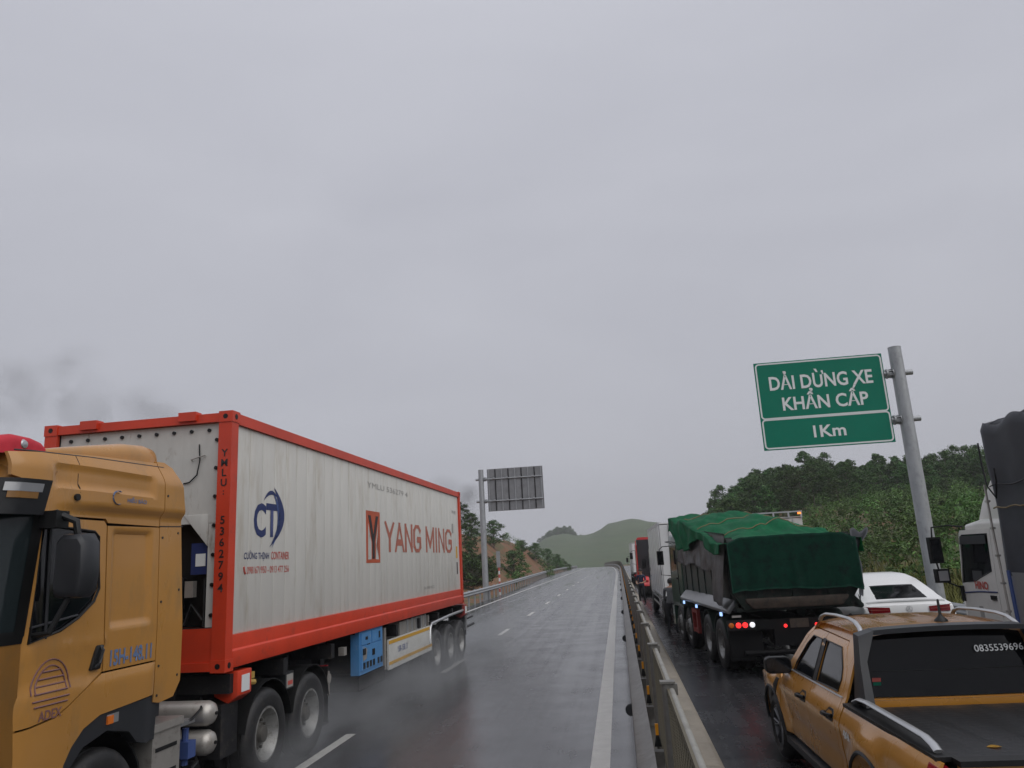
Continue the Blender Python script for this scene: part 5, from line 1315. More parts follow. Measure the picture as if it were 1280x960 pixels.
# rear window and the sports bar across it
def rearglass(u, v):
    w = .60 + .09 * v; x = -w + 2 * w * u
    return (x, -2.445 - .13 * v + .035 * (x / .7) ** 2, 1.725 - .555 * v)
rw = obj('rear_window', B().grid(rearglass, 20, 8, .01), 'glass', pk)
obj('sports_bar', B().loft([[(x_, -2.47 - .02 * (1 - (x_ / .6) ** 2), 1.775 + .022 * (1 - (x_ / .6) ** 2)), (x_, -2.60 - .02 * (1 - (x_ / .6) ** 2), 1.765 + .022 * (1 - (x_ / .6) ** 2)), (x_, -2.60 - .02 * (1 - (x_ / .6) ** 2), 1.722 + .02 * (1 - (x_ / .6) ** 2)), (x_, -2.47 - .02 * (1 - (x_ / .6) ** 2), 1.735 + .02 * (1 - (x_ / .6) ** 2))] for x_ in [-.575 + 1.15 * k / 12 for k in range(13)]]), 'charcoal', pk)
def on_glass(u, v, d=.006): p = Vector(rearglass(u, v)); return p + Vector((0, -d, -.001))
def glass_text(s_, m, u0, u1, v, h):
    a, c_ = Vector(rearglass(u0, v)), Vector(rearglass(u1, v)); mid = (a + c_) / 2
    up = (Vector(rearglass(.5, v - .1)) - Vector(rearglass(.5, v + .1))).normalized()
    nn = Vector((0, -1, 0)); mid = Vector((mid.x, min(a.y, c_.y, Vector(rearglass((u0 + u1) / 2, v)).y) - .010, mid.z))
    return text(s_, m, pk, mid, (c_ - a).normalized(), up, w=(c_ - a).length, h=h, bold=.01, sub=rw)
glass_text('0835539696', 'signwhite', .67, .975, .30, .062)
o = obj('sticker', B().grid(lambda u, v: on_glass(.035 + .05 * u, .70 + .06 * v, .012), 1, 1, .002), 'brightred', rw)
obj('sticker', B().grid(lambda u, v: on_glass(.04 + .045 * u, .765 + .05 * v, .012), 1, 1, .002), 'signgreen', rw)
obj('sun_strip', B().grid(lambda u, v: on_glass(.03 + .94 * u, .60 + .012 * v, .004), 16, 1, .002), 'black', rw)
obj('cab_back', B().bx(-.72, .72, -2.60, -2.5, .7, 1.165, .02), 'orange', pk)
obj('bed_front_panel', B().bx(-.74, .74, -2.66, -2.61, .6, 1.16, .012), 'orange', pk)
# roller cover: narrow slats
cv = obj('bed_cover', B().bx(-.742, .742, -4.33, -2.70, 1.07, 1.10), 'black', pk)
sl_ = B().bx(-.742, .742, -.0395, .0395, 1.10, 1.118, .005).mesh('cover_slat')
for k in range(20): obj('cover_slat', sl_, 'bedcover', cv, loc=(0, -2.76 - .0805 * k, 0))
tg = obj('tailgate', B().bx(-.76, .76, -4.44, -4.375, .55, 1.09, .015), 'orange', pk)
obj('tailgate_cap', B().bx(-.77, .77, -4.455, -4.34, 1.088, 1.125, .012), 'black', tg)
obj('rear_bumper', B().bx(-.85, .85, -4.55, -4.4, .42, .60, .03), 'charcoal', pk)
obj('bonnet', B().grid(lambda u, v: (-.80 + 1.6 * u, .84 - 1.30 * v, 1.09 - .10 * (1 - v) ** 2 - .10 * (abs(u - .5) * 2) ** 4 + .02), 16, 10, .02), 'orange', pk)
obj('windscreen', B().grid(lambda u, v: (-.74 + .16 * v + (1.48 - .32 * v) * u, -.44 - .60 * v + .10 * (1 - (2 * u - 1) ** 2) * (1 - .3 * v), 1.11 + .60 * v), 14, 6, .01), 'glass', pk)
obj('front_bumper', B().bx(-.82, .82, .70, .92, .35, .9, .08, 3), 'charcoal', pk)
for k, ch in enumerate('4x4'): text(ch, 'signwhite', pk, (-PW(-2.72, .93) - .004, -2.69 - .055 * k, .90), (0, -1, 0), ZU, h=.075, bold=.02)
obj('bed_scuff_guard', B().patch([(-2.60, .50), (-2.66, .50), (-2.70, .58), (-2.6, .6)], PS(.004, -1), .1, .006, vec=(1, 0, 0)), 'black', pk)
lf = obj('fallen_leaf', B().grid(lambda u, v: (2.36 + .10 * u, 5.95 + .035 * math.sin(PI * u) * (v - .5) * 2, -.072 + 1.118 * .96 + .004 + .006 * math.sin(3 * u)), 6, 2, .001), 'yellowstripe')
tag(lf, 'small yellow leaf lying on the black bed cover of the orange pickup', 'leaf')
# ================================================================ DUMP TRUCK with its tarpaulins
# authored: tail at y = 0, forward +y, road at z = 0
DT_LOC, DT_ROT = Vector((3.41, 16.25, RZ)), R(4.9)
dt = thing('dump_truck', 'dark green dump truck with lit red tail lamps under a green tarpaulin', 'dump truck', DT_LOC, DT_ROT, off=(0, 4, 0))
for s in (-1, 1):
    obj('chassis_rail', B().bx(s * .38, s * .47, .1, 8.2, .78, 1.05, .006), 'chassis', dt)
    for yy in (1.45, 2.80):
        wheel('drive', dt, s * 1.12, yy, .53, s, rim='rimdark', dual=True)
    wheel('front', dt, s * 1.05, 6.95, .53, s, rim='rimdark')
    wheel('front', dt, s * 1.05, 5.55, .53, s, rim='rimdark')
    # ledge over the wheels
    obj('mudguard_ledge', B().prism([(s * 1.16, 1.52), (s * 1.36, 1.30), (s * 1.36, 1.25), (s * 1.30, 1.22), (s * 1.10, 1.46)], 'y', .15, 5.75, .01), 'asphplate' if s < 0 else 'bedgreen', dt)  # median-side ledge is paler: sky reflection put into its colour
    for yy in (1.45, 2.80, 5.55):
        b = B(); V = []
        for t in [PI * (.08 + .84 * k / 10) for k in range(11)]:
            V.append([b.bm.verts.new((s * x_, yy + (.61 + e) * math.cos(t), .53 + (.61 + e) * math.sin(t))) for x_, e in ((.7, 0), (1.26, 0), (1.26, .02), (.7, .02))])
        for i in range(10):
            for k in range(4): b.bm.faces.new((V[i][k], V[i][(k + 1) % 4], V[i + 1][(k + 1) % 4], V[i + 1][k]))
        obj('mudguard', b, 'bedgreen', dt)
    obj('mud_flap', B().bx(s * .72, s * 1.24, .78, .80, .25, .95), 'black', dt)
    # dump body side with ribs
    sw = obj('body_side', B().bx(s * 1.12, s * 1.18, .12, 5.7, 1.32, 2.62, .01), 'bedgreen', dt)
    for k in range(7): obj('side_rib', B().bx(s * 1.18, s * 1.205, .35 + .85 * k, .47 + .85 * k, 1.5, 2.6, .008), 'bedgreen', sw)
    obj('top_rail', B().bx(s * 1.10, s * 1.24, .10, 5.72, 2.60, 2.72, .015), 'bedgreen', dt)
    obj('tail_post', B().prism([(s * 1.24, 2.68), (s * 1.04, 2.68), (s * 1.0, 1.62), (s * .86, 1.34), (s * 1.02, 1.30), (s * 1.24, 1.62)], 'y', -.02, .16, .01), 'bedgreen', dt)
obj('body_floor', B().bx(-1.15, 1.15, .1, 5.7, 1.26, 1.34), 'bedgreen', dt)
obj('head_board', B().bx(-1.2, 1.2, 5.68, 5.80, 1.3, 3.05, .02), 'bedgreen', dt)
obj('cab_guard', B().bx(-1.2, 1.2, 5.8, 6.9, 3.02, 3.10, .02), 'bedgreen', dt)
tg = obj('tail_gate', B().bx(-1.03, 1.03, .02, .10, 1.42, 2.6, .01), 'bedgreen', dt)
for x_ in (-.7, 0, .7): obj('gate_rib', B().bx(x_ - .06, x_ + .06, -.04, .02, 1.48, 2.58, .01), 'bedgreen', tg)
obj('tail_beam', B().prism([(-.86, 1.32), (.86, 1.32), (1.0, 1.46), (1.0, 1.52), (-1.0, 1.52), (-1.0, 1.46)], 'y', -.10, .06, .02), 'rustbeam', dt)
obj('load', B().grid(lambda u, v: (-1.1 + 2.2 * u, .15 + 5.5 * v, 2.45 + .25 * math.sin(PI * u) * math.sin(PI * v)), 8, 8, .1), 'rustbeam', dt)
# rear of the frame
obj('rear_frame', B().bx(-.95, .95, .0, .12, .92, 1.10, .01).bx(-.5, .5, .0, .14, .60, .92, .01), 'void', dt)
obj('underrun_bar', B().cyl((-1.1, .05, .48), (1.1, .05, .48), .05, n=10), 'void', dt)
for s in (-1, 1):
    lb_ = obj('lamp_board', B().bx(s * .86, s * 1.42, -.06, -.02, .93, 1.12, .008), 'chassis', dt)
    ls = (('amber', 1.34), ('redlit', 1.20), ('redlit', 1.07), ('whitelit', .93))
    for m_, x_ in ls: obj('tail_lamp', B().lathe([(.052, -.055), (.052, -.075), (.04, -.09), (0, -.095)], (s * x_, 0, 1.025), 'y', 18), m_ if s < 0 else ('redlens' if m_ != 'whitelit' else 'offwhite'), lb_)
    obj('flap_board', B().bx(s * .72, s * 1.36, .10, .12, .40, .92), 'void', dt)
    obj('plate_lamp', B().lathe([(.035, -.10), (.03, -.12), (0, -.125)], (s * .30, 0, .98), 'y', 14), 'redlit', dt)
obj('number_plate', B().bx(-.18, .18, -.015, -.004, .93, 1.10, .004), 'rustbeam', dt)
obj('maker_badge', B().bx(-1.30, -1.12, -.035, -.025, 1.17, 1.21), 'greyprint', dt)
# tank frame, blue marker lamps
rfm = obj('red_guard_frame', B().bx(-1.26, -1.18, 4.05, 4.15, .5, 1.08, .01), 'redframe', dt)
obj('guard_post', B().bx(-1.26, -1.18, 4.62, 4.72, .5, 1.08, .01), 'redframe', rfm)
obj('guard_rail', B().bx(-1.255, -1.185, 4.15, 4.62, .98, 1.07, .01), 'redframe', rfm)
obj('guard_rail', B().bx(-1.255, -1.185, 4.15, 4.62, .51, .60, .01), 'redframe', rfm)
obj('fuel_tank', B().bx(-1.17, -.5, 3.95, 4.85, .48, 1.02, .08, 3), 'chassis', dt)
for yy in (.62, 3.35, 5.1): obj('marker_lamp', B().box((-1.375, yy, 1.20), (.03, .13, .07), .012), 'bluelit', dt)
# cab
def simple_cab(par, w, y0, y1, z0, z1, m, glassz, door_y, rake=.22, roofdrop=.05):
    """cab-over cab: shell with front rake, door skin with window, windscreen, mirrors"""
    pr_ = [(y0, z0), (y1 - .02, z0), (y1, z0 + .5), (y1 - .02, glassz[0]), (y1 - rake, z1 - .10), (y1 - rake - .16, z1), (y0 + .1, z1 - roofdrop), (y0, z1 - roofdrop - .1)]
    sh = obj('cab_shell', B().prism(pr_, 'x', -w, w, .05, 3), m, par)
    for s in (-1, 1):
        Fn = lambda d: (lambda a, z: Vector((s * (w + d), a, z)))
        ya, yb = door_y
        dpoly = [(ya, z0 + .12), (yb, z0 + .12), (yb + .02, glassz[0]), (yb - rake * .75, glassz[1] + .07), (ya, glassz[1] + .07)]
        wpoly = [(ya + .09, glassz[0] + .12), (yb - .32, glassz[0] + .02), (yb - .06, glassz[0] - .06), (yb - rake * .75 - .05, glassz[1]), (ya + .09, glassz[1])]
        d_ = obj('door', B().patch(dpoly, Fn(.014), .3, .014, holes=[wpoly], vec=(-s, 0, 0)), m, par)
        obj('window', B().patch(wpoly, Fn(.006), .3, .006, vec=(-s, 0, 0)), 'glass', d_)
        obj('handle', B().box((s * (w + .03), ya + .14, glassz[0] - .14), (.03, .14, .05), .012), 'black', d_)
        mm_ = obj('mirror', B().box((s * (w + .26), y1 + .02, glassz[1] - .28), (.19, .09, .42), .04, 3), 'black', par)
        obj('mirror_arm', B().tube([(s * (w - .02), y1 - rake * .8, glassz[1] + .06), (s * (w + .16), y1 + .05, glassz[1] + .06), (s * (w + .27), y1 + .03, glassz[1] - .02), (s * (w + .27), y1 + .03, glassz[0] - .06), (s * (w - .02), y1 - .06, glassz[0] - .10)], .015, 6), 'black', mm_)
        obj('mirror_glass', B().box((s * (w + .26), y1 - .028, glassz[1] - .28), (.15, .004, .36)), 'glass', mm_)
    def ws(u, v):
        return (-w + .10 + (2 * w - .2) * u, y1 - rake * v + .012 - .02 * (2 * u - 1) ** 2, glassz[0] + .05 + (z1 - .16 - glassz[0] - .05) * v)
    obj('windscreen', B().grid(ws, 10, 4, .008), 'glass', par)
    return sh
simple_cab(dt, 1.19, 6.15, 8.25, .95, 3.0, 'greencab', (1.9, 2.62), (6.75, 8.05))
obj('front_bumper', B().bx(-1.2, 1.2, 8.0, 8.35, .4, .95, .06), 'greencab', dt)
obj('air_cleaner', B().bx(-1.1, -.7, 5.85, 6.1, 1.2, 2.7, .04), 'charcoal', dt)
obj('grab_rail', B().tube([(-1.22, 6.3, 1.3), (-1.27, 6.3, 1.35), (-1.27, 6.3, 2.3), (-1.22, 6.3, 2.35)], .016, 6).tube([(-1.22, 6.2, 2.75), (-1.42, 6.5, 2.8), (-1.42, 7.2, 2.8), (-1.22, 7.3, 2.75)], .012, 6), 'charcoal', dt)

# ---- green tarpaulin heaped over the load
def dw(x, y, z):      # dump truck frame -> world
    return DT_LOC + Matrix.Rotation(DT_ROT, 3, 'Z') @ Vector((x, y, z))
def fold(x, y, k=0.0): return nz(x * 1.3 + k, y * 1.1, k) * .5 + nz(x * 3.1, y * 2.7, 5 + k) * .25 + abs(nz(x * 1.9 + 3, y * .7, k + 9)) * .6
def topz(x, y):
    t = y / 6.0
    base = 2.70 + .62 * smooth(0, 4.6, y) * (1 - .35 * smooth(.2, 1.2, x)) + .10 * smooth(4.6, 6.0, y)
    heap = .26 * math.exp(-((y - 1.7) / 1.1) ** 2) * math.exp(-((x - .0) / .75) ** 2) + .16 * math.exp(-((y - 3.9) / 1.0) ** 2) * math.exp(-((x + .3) / .7) ** 2)
    # shallow taut pleats that fan out from the tie points
    pl = .05 * abs(math.sin(3.2 * math.atan2(y - .2, x + .05) + 2)) * smooth(.1, .9, y) * (1 - smooth(4.5, 6, y))
    return base + heap * .9 - .10 * smooth(.95, 1.28, abs(x)) + .15 * smooth(-.1, 1.0, y) * (fold(x, y) - .18) + smooth(-.1, .9, y) * (.10 * abs(nz(x * 2.6 + y * 1.1, y * .8 - x * .6, 11)) + .05 * abs(nz(x * 5 - y * 1.4, y * 1.5 + x, 17))) - pl * .6 * smooth(.2, 1.2, y) + .012 * nz(x * 7, y * 6, 2)
EDGE = 1.33
def tarp_fn(u, v):
    y = -.09 + 6.25 * v; s = -2.05 + 3.95 * u        # s: distance across from the ridge, sides hang down
    if abs(s) <= EDGE: x, z = s, topz(s, y)
    else:
        sg = math.copysign(1, s); dn = abs(s) - EDGE
        if s < 0: L_ = (.20 + .55 * smooth(2.0, 4.4, y) - .40 * smooth(5.2, 6.1, y) + .05 * math.sin(y * 2.1)) / .72
        else: L_ = .5
        dn *= max(.15, L_)
        x = sg * (EDGE + .085 + .045 * math.sin(y * 6.2 + dn * 3) * min(1, dn * 3) + .05 * nz(y * 2.3, dn * 2, 4))
        z = topz(sg * EDGE, y) - dn
    return dw(x, y, z)
o = obj('tarpaulin', B().grid(tarp_fn, 66, 84, .006), 'greentarp', ang=180)
tag(o, 'bright green tarpaulin heaped and tied over the load of the dump truck', 'tarpaulin')
for yr in (1.15, 2.6, 4.2):
    pts = [dw(x_, yr + .04 * math.sin(3 * x_), topz(x_, yr + .04 * math.sin(3 * x_)) + .012) for x_ in [-1.3 + 2.6 * k / 26 for k in range(27)]]
    o = obj('tie_rope', B().tube(pts, .011, 5), 'rope')
    tag(o, {1.15: 'thin rope across the tarpaulin nearest the tail of the dump truck', 2.6: 'thin rope across the middle of the dump truck tarpaulin', 4.2: 'thin rope across the tarpaulin nearest the dump truck cab'}[yr], 'rope')
def back_fn(u, v):
    x = -1.27 + 2.55 * u
    L_ = 1.05 + .025 * math.sin(x * 3.1) + .04 * nz(x * 2.2, 0, 2) - .10 * smooth(-.9, -1.27, x)
    z = topz(x, -.09) + .012 - L_ * v
    y = -.10 - .025 * v - .06 * (.3 + .7 * v) * abs(math.sin(x * 3.6 + .4 * v + 1.5 * nz(x * 1.5, 0, 4))) - .05 * smooth(.12, 0, abs(x + .02 - .06 * v)) * v - .03 * nz(x * 6, v * 1.2, 7) * v - .02
    return dw(x, y, z)
o = obj('netting', B().grid(back_fn, 70, 22, .005), 'darknet', ang=180)
tag(o, 'dark green netting hanging down over the tail of the dump truck', 'netting')
def grey_fn(u, v):
    y = .0 + 5.7 * u
    top = 2.80 + .35 * u; low = 2.02 + .20 * u + .05 * math.sin(y * 2.3) + .04 * nz(y * 4, 1) - .66 * smooth(1.35, 1.0, y)
    z = top + (low - top) * v
    x = -1.27 - .04 * v - .10 * v * smooth(1.4, .9, y) - .05 * abs(math.sin(y * 5.3 + 2 * v + 2 * nz(y, v, 3))) * v - .04 * nz(y * 3.1, v * 2.6, 6) * v
    return dw(x, y - .04, z)
o = obj('tarpaulin', B().grid(grey_fn, 90, 22, .005), 'greytarp', ang=180)
tag(o, 'crumpled grey plastic sheet hanging on the side of the dump truck', 'tarpaulin')
def flap_fn(u, v):
    x = 1.20 + .22 * u + .26 * u * (1 - smooth(0, .35, v)) ; z = 2.74 - (1.35 - .2 * u) * v + .05 * math.sin(9 * u)
    return dw(x + .03 * nz(v * 4, u * 3, 1), -.10 + .28 * u - .05 * abs(math.sin(v * 7)), z)
o = obj('tarpaulin', B().grid(flap_fn, 8, 20, .005), 'darktarp', ang=180)
tag(o, 'torn black plastic sheet at the corner of the dump truck beside the white car', 'tarpaulin')

# ================================================================ TRUCKS IN THE QUEUE
def box_truck(name, label, loc, rot, w, L_, zb, zt, cabm, boxm, cabz, tail=True, lamps='redlens'):
    """tail at y = 0, forward +y"""
    t = thing(name, label, 'truck', loc, rot, off=(0, L_ / 2, 0))
    for s in (-1, 1):
        obj('chassis_rail', B().bx(s * .36, s * .45, .1, L_ + 1.6, .72, .95), 'chassis', t)
        wheel('light', t, s * (w - .16), 1.7, .45, s, dual=True); wheel('light', t, s * (w - .14), L_ + .95, .45, s)
        wl = obj('box_side', B().bx(s * (w - .04), s * w, .04, L_, zb, zt - .05, .006), boxm, t)
        for k in range(int(L_ / 1.2)): obj('side_seam', B().bx(s * (w + .001), s * (w + .012), .6 + 1.2 * k, .64 + 1.2 * k, zb + .02, zt - .07), boxm, wl)
        obj('edge_rail', B().bx(s * (w - .05), s * (w + .012), .02, L_ + .01, zt - .09, zt, .012), 'silver', t)
        obj('sill_rail', B().bx(s * (w - .05), s * (w + .014), .02, L_ + .01, zb - .08, zb, .012), 'silver', t)
        obj('side_guard', B().bx(s * (w - .05), s * (w - .02), 2.5, L_ - .2, .55, .62).bx(s * (w - .05), s * (w - .02), 2.5, L_ - .2, .80, .87), 'silver', t)
        lb_ = obj('tail_lamp', B().bx(s * (w - .38), s * (w - .05), -.02, .04, .72, .86, .012), lamps, t)
        dr_ = obj('rear_door', B().bx(s * .008, s * (w - .05), -.005, .035, zb, zt - .08, .006), boxm, t)
        for x_ in (.3, .85): obj('lock_rod', B().cyl((s * x_, -.025, zb), (s * x_, -.025, zt - .1), .018, n=8), 'silver', dr_)
    obj('roof', B().bx(-w, w, .03, L_, zt - .05, zt - .01), boxm, t)
    obj('front_wall', B().bx(-w, w, L_ - .04, L_ - .005, zb, zt - .02), boxm, t)
    obj('floor', B().bx(-w + .02, w - .02, .03, L_, zb - .10, zb - .04), 'chassis', t)
    obj('rear_bumper', B().bx(-w + .1, w - .1, .0, .08, .48, .60, .01), 'chassis', t)
    simple_cab(t, w - .06, L_ + .08, L_ + 1.95, .75, cabz, cabm, (1.68, cabz - .42), (L_ + .55, L_ + 1.8))
    return t
box_truck('box_truck', 'white box truck standing just ahead of the green dump truck beside the kerb', (2.62, 27.3, RZ), R(.6), 1.20, 7.4, 1.05, 3.52, 'white', 'white', 2.75)
box_truck('box_truck', 'farthest white box truck near the crest ahead of the red truck', (2.30, 66, RZ), R(1.0), 1.18, 6.5, 1.05, 3.45, 'white', 'white', 2.7)
# the truck whose roof edge shows above the tarpaulin
ft_ = box_truck('cargo_truck', 'pale cargo truck behind the green tarpaulin showing one lit amber roof lamp', (6.35, 33.0, RZ), 0.0, 1.24, 6.6, 1.1, 3.68, 'cream', 'offwhite', 2.8)
rr_ = obj('rear_rack', B().bx(-1.2, 1.24, -.10, -.04, 3.84, 3.89, .01), 'silver', ft_)
for x_ in (-1.15, -.55, .1, .7, 1.2): obj('rack_post', B().bx(x_ - .03, x_ + .03, -.10, -.04, 3.62, 3.84), 'silver', rr_)
obj('marker_lamp', B().box((1.12, -.12, 3.79), (.12, .05, .07), .015), 'amberlit', ft_)

# red bobtail tractor further up the queue
rt_ = thing('tractor_truck', 'red tractor truck in the queue beyond the white box truck', 'truck', (2.38, 47.0, RZ), R(1.0), off=(0, 3, 0))
for s in (-1, 1):
    obj('chassis_rail', B().bx(s * .38, s * .47, 0, 6.3, .72, .98), 'chassis', rt_)
    for yy in (1.0, 2.3): wheel('drive', rt_, s * 1.0, yy, .53, s, dual=True)
    wheel('front', rt_, s * 1.02, 5.4, .53, s)
    for yy in (1.0, 2.3):
        b = B(); V = []
        for tt in [PI * (.05 + .9 * k / 10) for k in range(11)]: V.append([b.bm.verts.new((s * x_, yy + (.60 + e) * math.cos(tt), .53 + (.60 + e) * math.sin(tt))) for x_, e in ((.68, 0), (1.22, 0), (1.22, .02), (.68, .02))])
        for i in range(10):
            for k in range(4): b.bm.faces.new((V[i][k], V[i][(k + 1) % 4], V[i + 1][(k + 1) % 4], V[i + 1][k]))
        obj('mudguard', b, 'redcab', rt_)
    obj('tail_lamp', B().bx(s * .75, s * 1.1, -.02, .04, .85, .98, .01), 'redlens', rt_)
    obj('side_fairing', B().bx(s * 1.17, s * 1.21, 3.25, 3.95, 1.1, 3.35, .015), 'redcab', rt_)
    obj('fuel_tank', B().bx(s * .6, s * 1.15, 3.2, 4.4, .5, 1.0, .08, 3), 'redcab', rt_)
simple_cab(rt_, 1.17, 3.9, 6.2, .85, 3.15, 'redcab', (1.95, 2.68), (4.75, 6.0))
obj('roof_deflector', B().loft([ringx(4.0, 1.1, 3.0, 3.55, .15), ringx(4.6, 1.08, 3.0, 3.5, .15), ringx(5.6, .95, 3.0, 3.12, .05)]), 'redcab', rt_)
obj('cab_back', B().bx(-1.12, 1.12, 3.84, 3.90, 1.0, 3.4, .02), 'charcoal', rt_)
obj('air_stack', B().bx(-.3, .3, 3.55, 3.8, 1.0, 2.6, .04), 'black', rt_)

# ================================================================ CANVAS TRUCK at the edge of the frame
# authored: cab back at y = 0, forward +y
hk = thing('canvas_truck', 'white cab truck with tall dark canvas body beside the orange pickup', 'truck', (7.17, 13.15, RZ), R(.3), off=(0, -2, 0))
hw = 1.20
def HS(d=0.0, s=-1):
    def f(a, z):
        x = hw - .05 * max(0, z - 1.8) - .03 * max(0, 1.2 - z)
        if a > 1.45: x -= .35 * (a - 1.45) ** 2
        return Vector((s * (x + d), a, z))
    return f
obj('cab_core', B().prism([(.03, .85), (1.80, .85), (1.82, 1.7), (1.55, 2.62), (.03, 2.62)], 'x', -1.10, 1.10), 'black', hk)
hwin = [(.50, 1.92), (.95, 1.80), (1.15, 1.74), (1.66, 1.70), (1.50, 2.47), (1.44, 2.52), (.50, 2.52)]
for s in (-1, 1):
    vv = (-s, 0, 0)
    hd_ = obj('door', B().patch([(.40, 1.0), (1.66, 1.0), (1.72, 1.62), (1.56, 2.55), (1.50, 2.60), (.40, 2.60)], HS(0, s), .12, .025, holes=[hwin], vec=vv), 'cream', hk)
    obj('window', B().patch(hwin, HS(-.014, s), .2, .006, vec=vv), 'glass', hd_)
    obj('window_visor', B().patch([(.52, 2.36), (1.50, 2.36), (1.46, 2.50), (.52, 2.50)], HS(.03, s), .2, .006, vec=vv), 'charcoal', hd_)
    obj('window_seal', B().tube([HS(.0, s)(a, z) for a, z in hwin], .010, 6, closed=True), 'black', hd_)
    obj('handle', B().box((s * (hw + .005), .56, 1.50), (.04, .17, .07), .015), 'black', hd_)
    obj('body_stripe', B().tube([HS(.003, s)(a, 1.58 + .05 * max(0, a - 1.0) * -1 + .02 * (1 - a)) for a in [.42 + .1 * k for k in range(13)]], .014, 6), 'navy', hd_)
    obj('cab_quarter', B().patch([(.02, 1.0), (.385, 1.0), (.385, 2.66), (.02, 2.66)], HS(0, s), .12, .025, vec=vv), 'cream', hk)
    obj('front_corner', B().patch([(1.68, .95), (1.86, .95), (1.88, 1.55), (1.74, 1.60)], HS(0, s), .08, .02, vec=vv), 'cream', hk)
    obj('lower_step', B().patch([(.45, .55), (1.75, .55), (1.72, .97), (.40, .97)], HS(-.01, s), .2, .02, vec=vv), 'cream', hk)
    wheel('light', hk, s * 1.02, 1.05, .45, s); wheel('light', hk, s * 1.02, -4.6, .45, s, dual=True)
    mm_ = obj('mirror', B().box((s * 1.52, 1.76, 2.28), (.20, .12, .46), .05, 3), 'black', hk)
    obj('wide_mirror', B().box((s * 1.46, 1.80, 1.83), (.22, .14, .24), .06, 3), 'black', mm_)
    obj('mirror_glass', B().box((s * 1.52, 1.697, 2.28), (.15, .004, .38)), 'glass', mm_)
    obj('wide_mirror_glass', B().box((s * 1.46, 1.728, 1.83), (.16, .004, .17)), 'silver', mm_)  # bright silver stands in for the white reflection in this mirror
    obj('mirror_arm', B().tube([(s * 1.12, 1.42, 2.66), (s * 1.30, 1.62, 2.70), (s * 1.52, 1.76, 2.68), (s * 1.53, 1.78, 2.5)], .016, 6), 'black', mm_)
    obj('mirror_arm', B().tube([(s * 1.53, 1.78, 2.1), (s * 1.47, 1.80, 1.75), (s * 1.2, 1.74, 1.62)], .016, 6), 'black', mm_)
    obj('indicator', B().box((s * 1.19, 1.70, 1.52), (.05, .10, .26), .02), 'black', hk)
text('HINO', 'brightred', hk, (-hw - .012, .92, 1.685), (0, -1, 0), ZU, w=.46, h=.13, bold=.03)
obj('door_print', B().bx(-hw - .004, -hw + .01, 1.02, 1.16, 1.12, 1.34), 'greyprint', hk)
obj('cab_roof', B().loft([ringx(.0, 1.12, 2.55, 2.74, .08), ringx(.8, 1.13, 2.55, 2.76, .08), ringx(1.4, 1.10, 2.55, 2.70, .06), ringx(1.58, 1.02, 2.52, 2.60, .03)]), 'cream', hk)
obj('roof_deflector', B().loft([ringx(.04, 1.06, 2.7, 3.50, .08), ringx(.30, 1.06, 2.7, 3.40, .10), ringx(.75, 1.04, 2.7, 3.08, .10), ringx(1.15, .95, 2.7, 2.80, .04)]), 'cream', hk)
obj('windscreen', B().grid(lambda u, v: (-1.05 + 2.1 * u, 1.86 - .30 * v - .05 * (2 * u - 1) ** 2, 1.68 + .90 * v), 10, 4, .008), 'glass', hk)
obj('front_panel', B().grid(lambda u, v: (-1.12 + 2.24 * u, 1.88 - .06 * (2 * u - 1) ** 4 - .1, .5 + 1.2 * v), 10, 4, .02), 'cream', hk)
# canvas body with sagging sides, ropes and a lower board
BX = 1.24; B0, B1 = -.12, -8.2
def canv(side):
    def f(u, v):
        y = B0 + (B1 - B0) * u; z = 4.22 - 2.35 * v
        ribs = .030 * math.cos(2 * PI * (y / 1.05)) * (1 - .6 * v)
        sag = .05 * math.sin(PI * v) + .03 * nz(y * .9, v * 2.4, 2) + .025 * nz(y * 2.6, v * 6, 7)
        z += .05 * math.cos(2 * PI * (y / 1.05)) * (1 - v) ** 3
        r_ = .06 * (1 - smooth(0, .05, v))
        return (side * (BX + ribs * .6 - sag * .5 - r_), y, z)
    return f
cb = obj('canvas_side', B().grid(canv(-1), 120, 40, .006), 'darktarp', hk, ang=180)
obj('canvas_side', B().grid(canv(1), 30, 8, .006), 'darktarp', hk, ang=180)
obj('canvas_roof', B().grid(lambda u, v: ((-1 + 2 * v) * (BX - .05), B0 + (B1 - B0) * u, 4.20 - .10 * (2 * v - 1) ** 8 + .04 + .06 * math.cos(2 * PI * ((B0 + (B1 - B0) * u) / 1.05)) + .10 * (1 - (2 * v - 1) ** 2)), 110, 10, .006), 'darktarp', hk, ang=180)
def cfront(u, v):
    x = -BX + .09 + (2 * BX - .18) * u
    return (x, B0 + .03 + .02 * nz(x * 2, v * 5, 3), 4.33 - .08 * (2 * u - 1) ** 4 - 2.6 * v)
obj('canvas_front', B().grid(cfront, 30, 24, .006), 'darktarp', hk, ang=180)
obj('rope', B().tube([canv(-1)(k / 60, .57) if False else (-BX - .025 - .01 * math.sin(k), B0 + (B1 - B0) * k / 60, 2.90 + .015 * math.sin(k * 1.7)) for k in range(61)], .012, 5), 'rope', hk)
obj('seam', B().tube([(-BX - .022, B0 + (B1 - B0) * k / 60, 3.24 + .02 * math.sin(k * .9)) for k in range(61)], .010, 5), 'black', hk)
sbd = obj('side_board', B().bx(-BX - .01, -BX + .03, B1, B0, 1.12, 1.92, .008), 'silver', hk)
for k in range(7): obj('board_post', B().bx(-BX - .03, -BX - .008, B0 - .10 - 1.2 * k, B0 - .02 - 1.2 * k, 1.08, 1.95, .006), 'navyfade' if k == 0 else 'silver', sbd)
obj('body_floor', B().bx(-1.2, 1.2, B1, B0, 1.0, 1.12), 'chassis', hk)
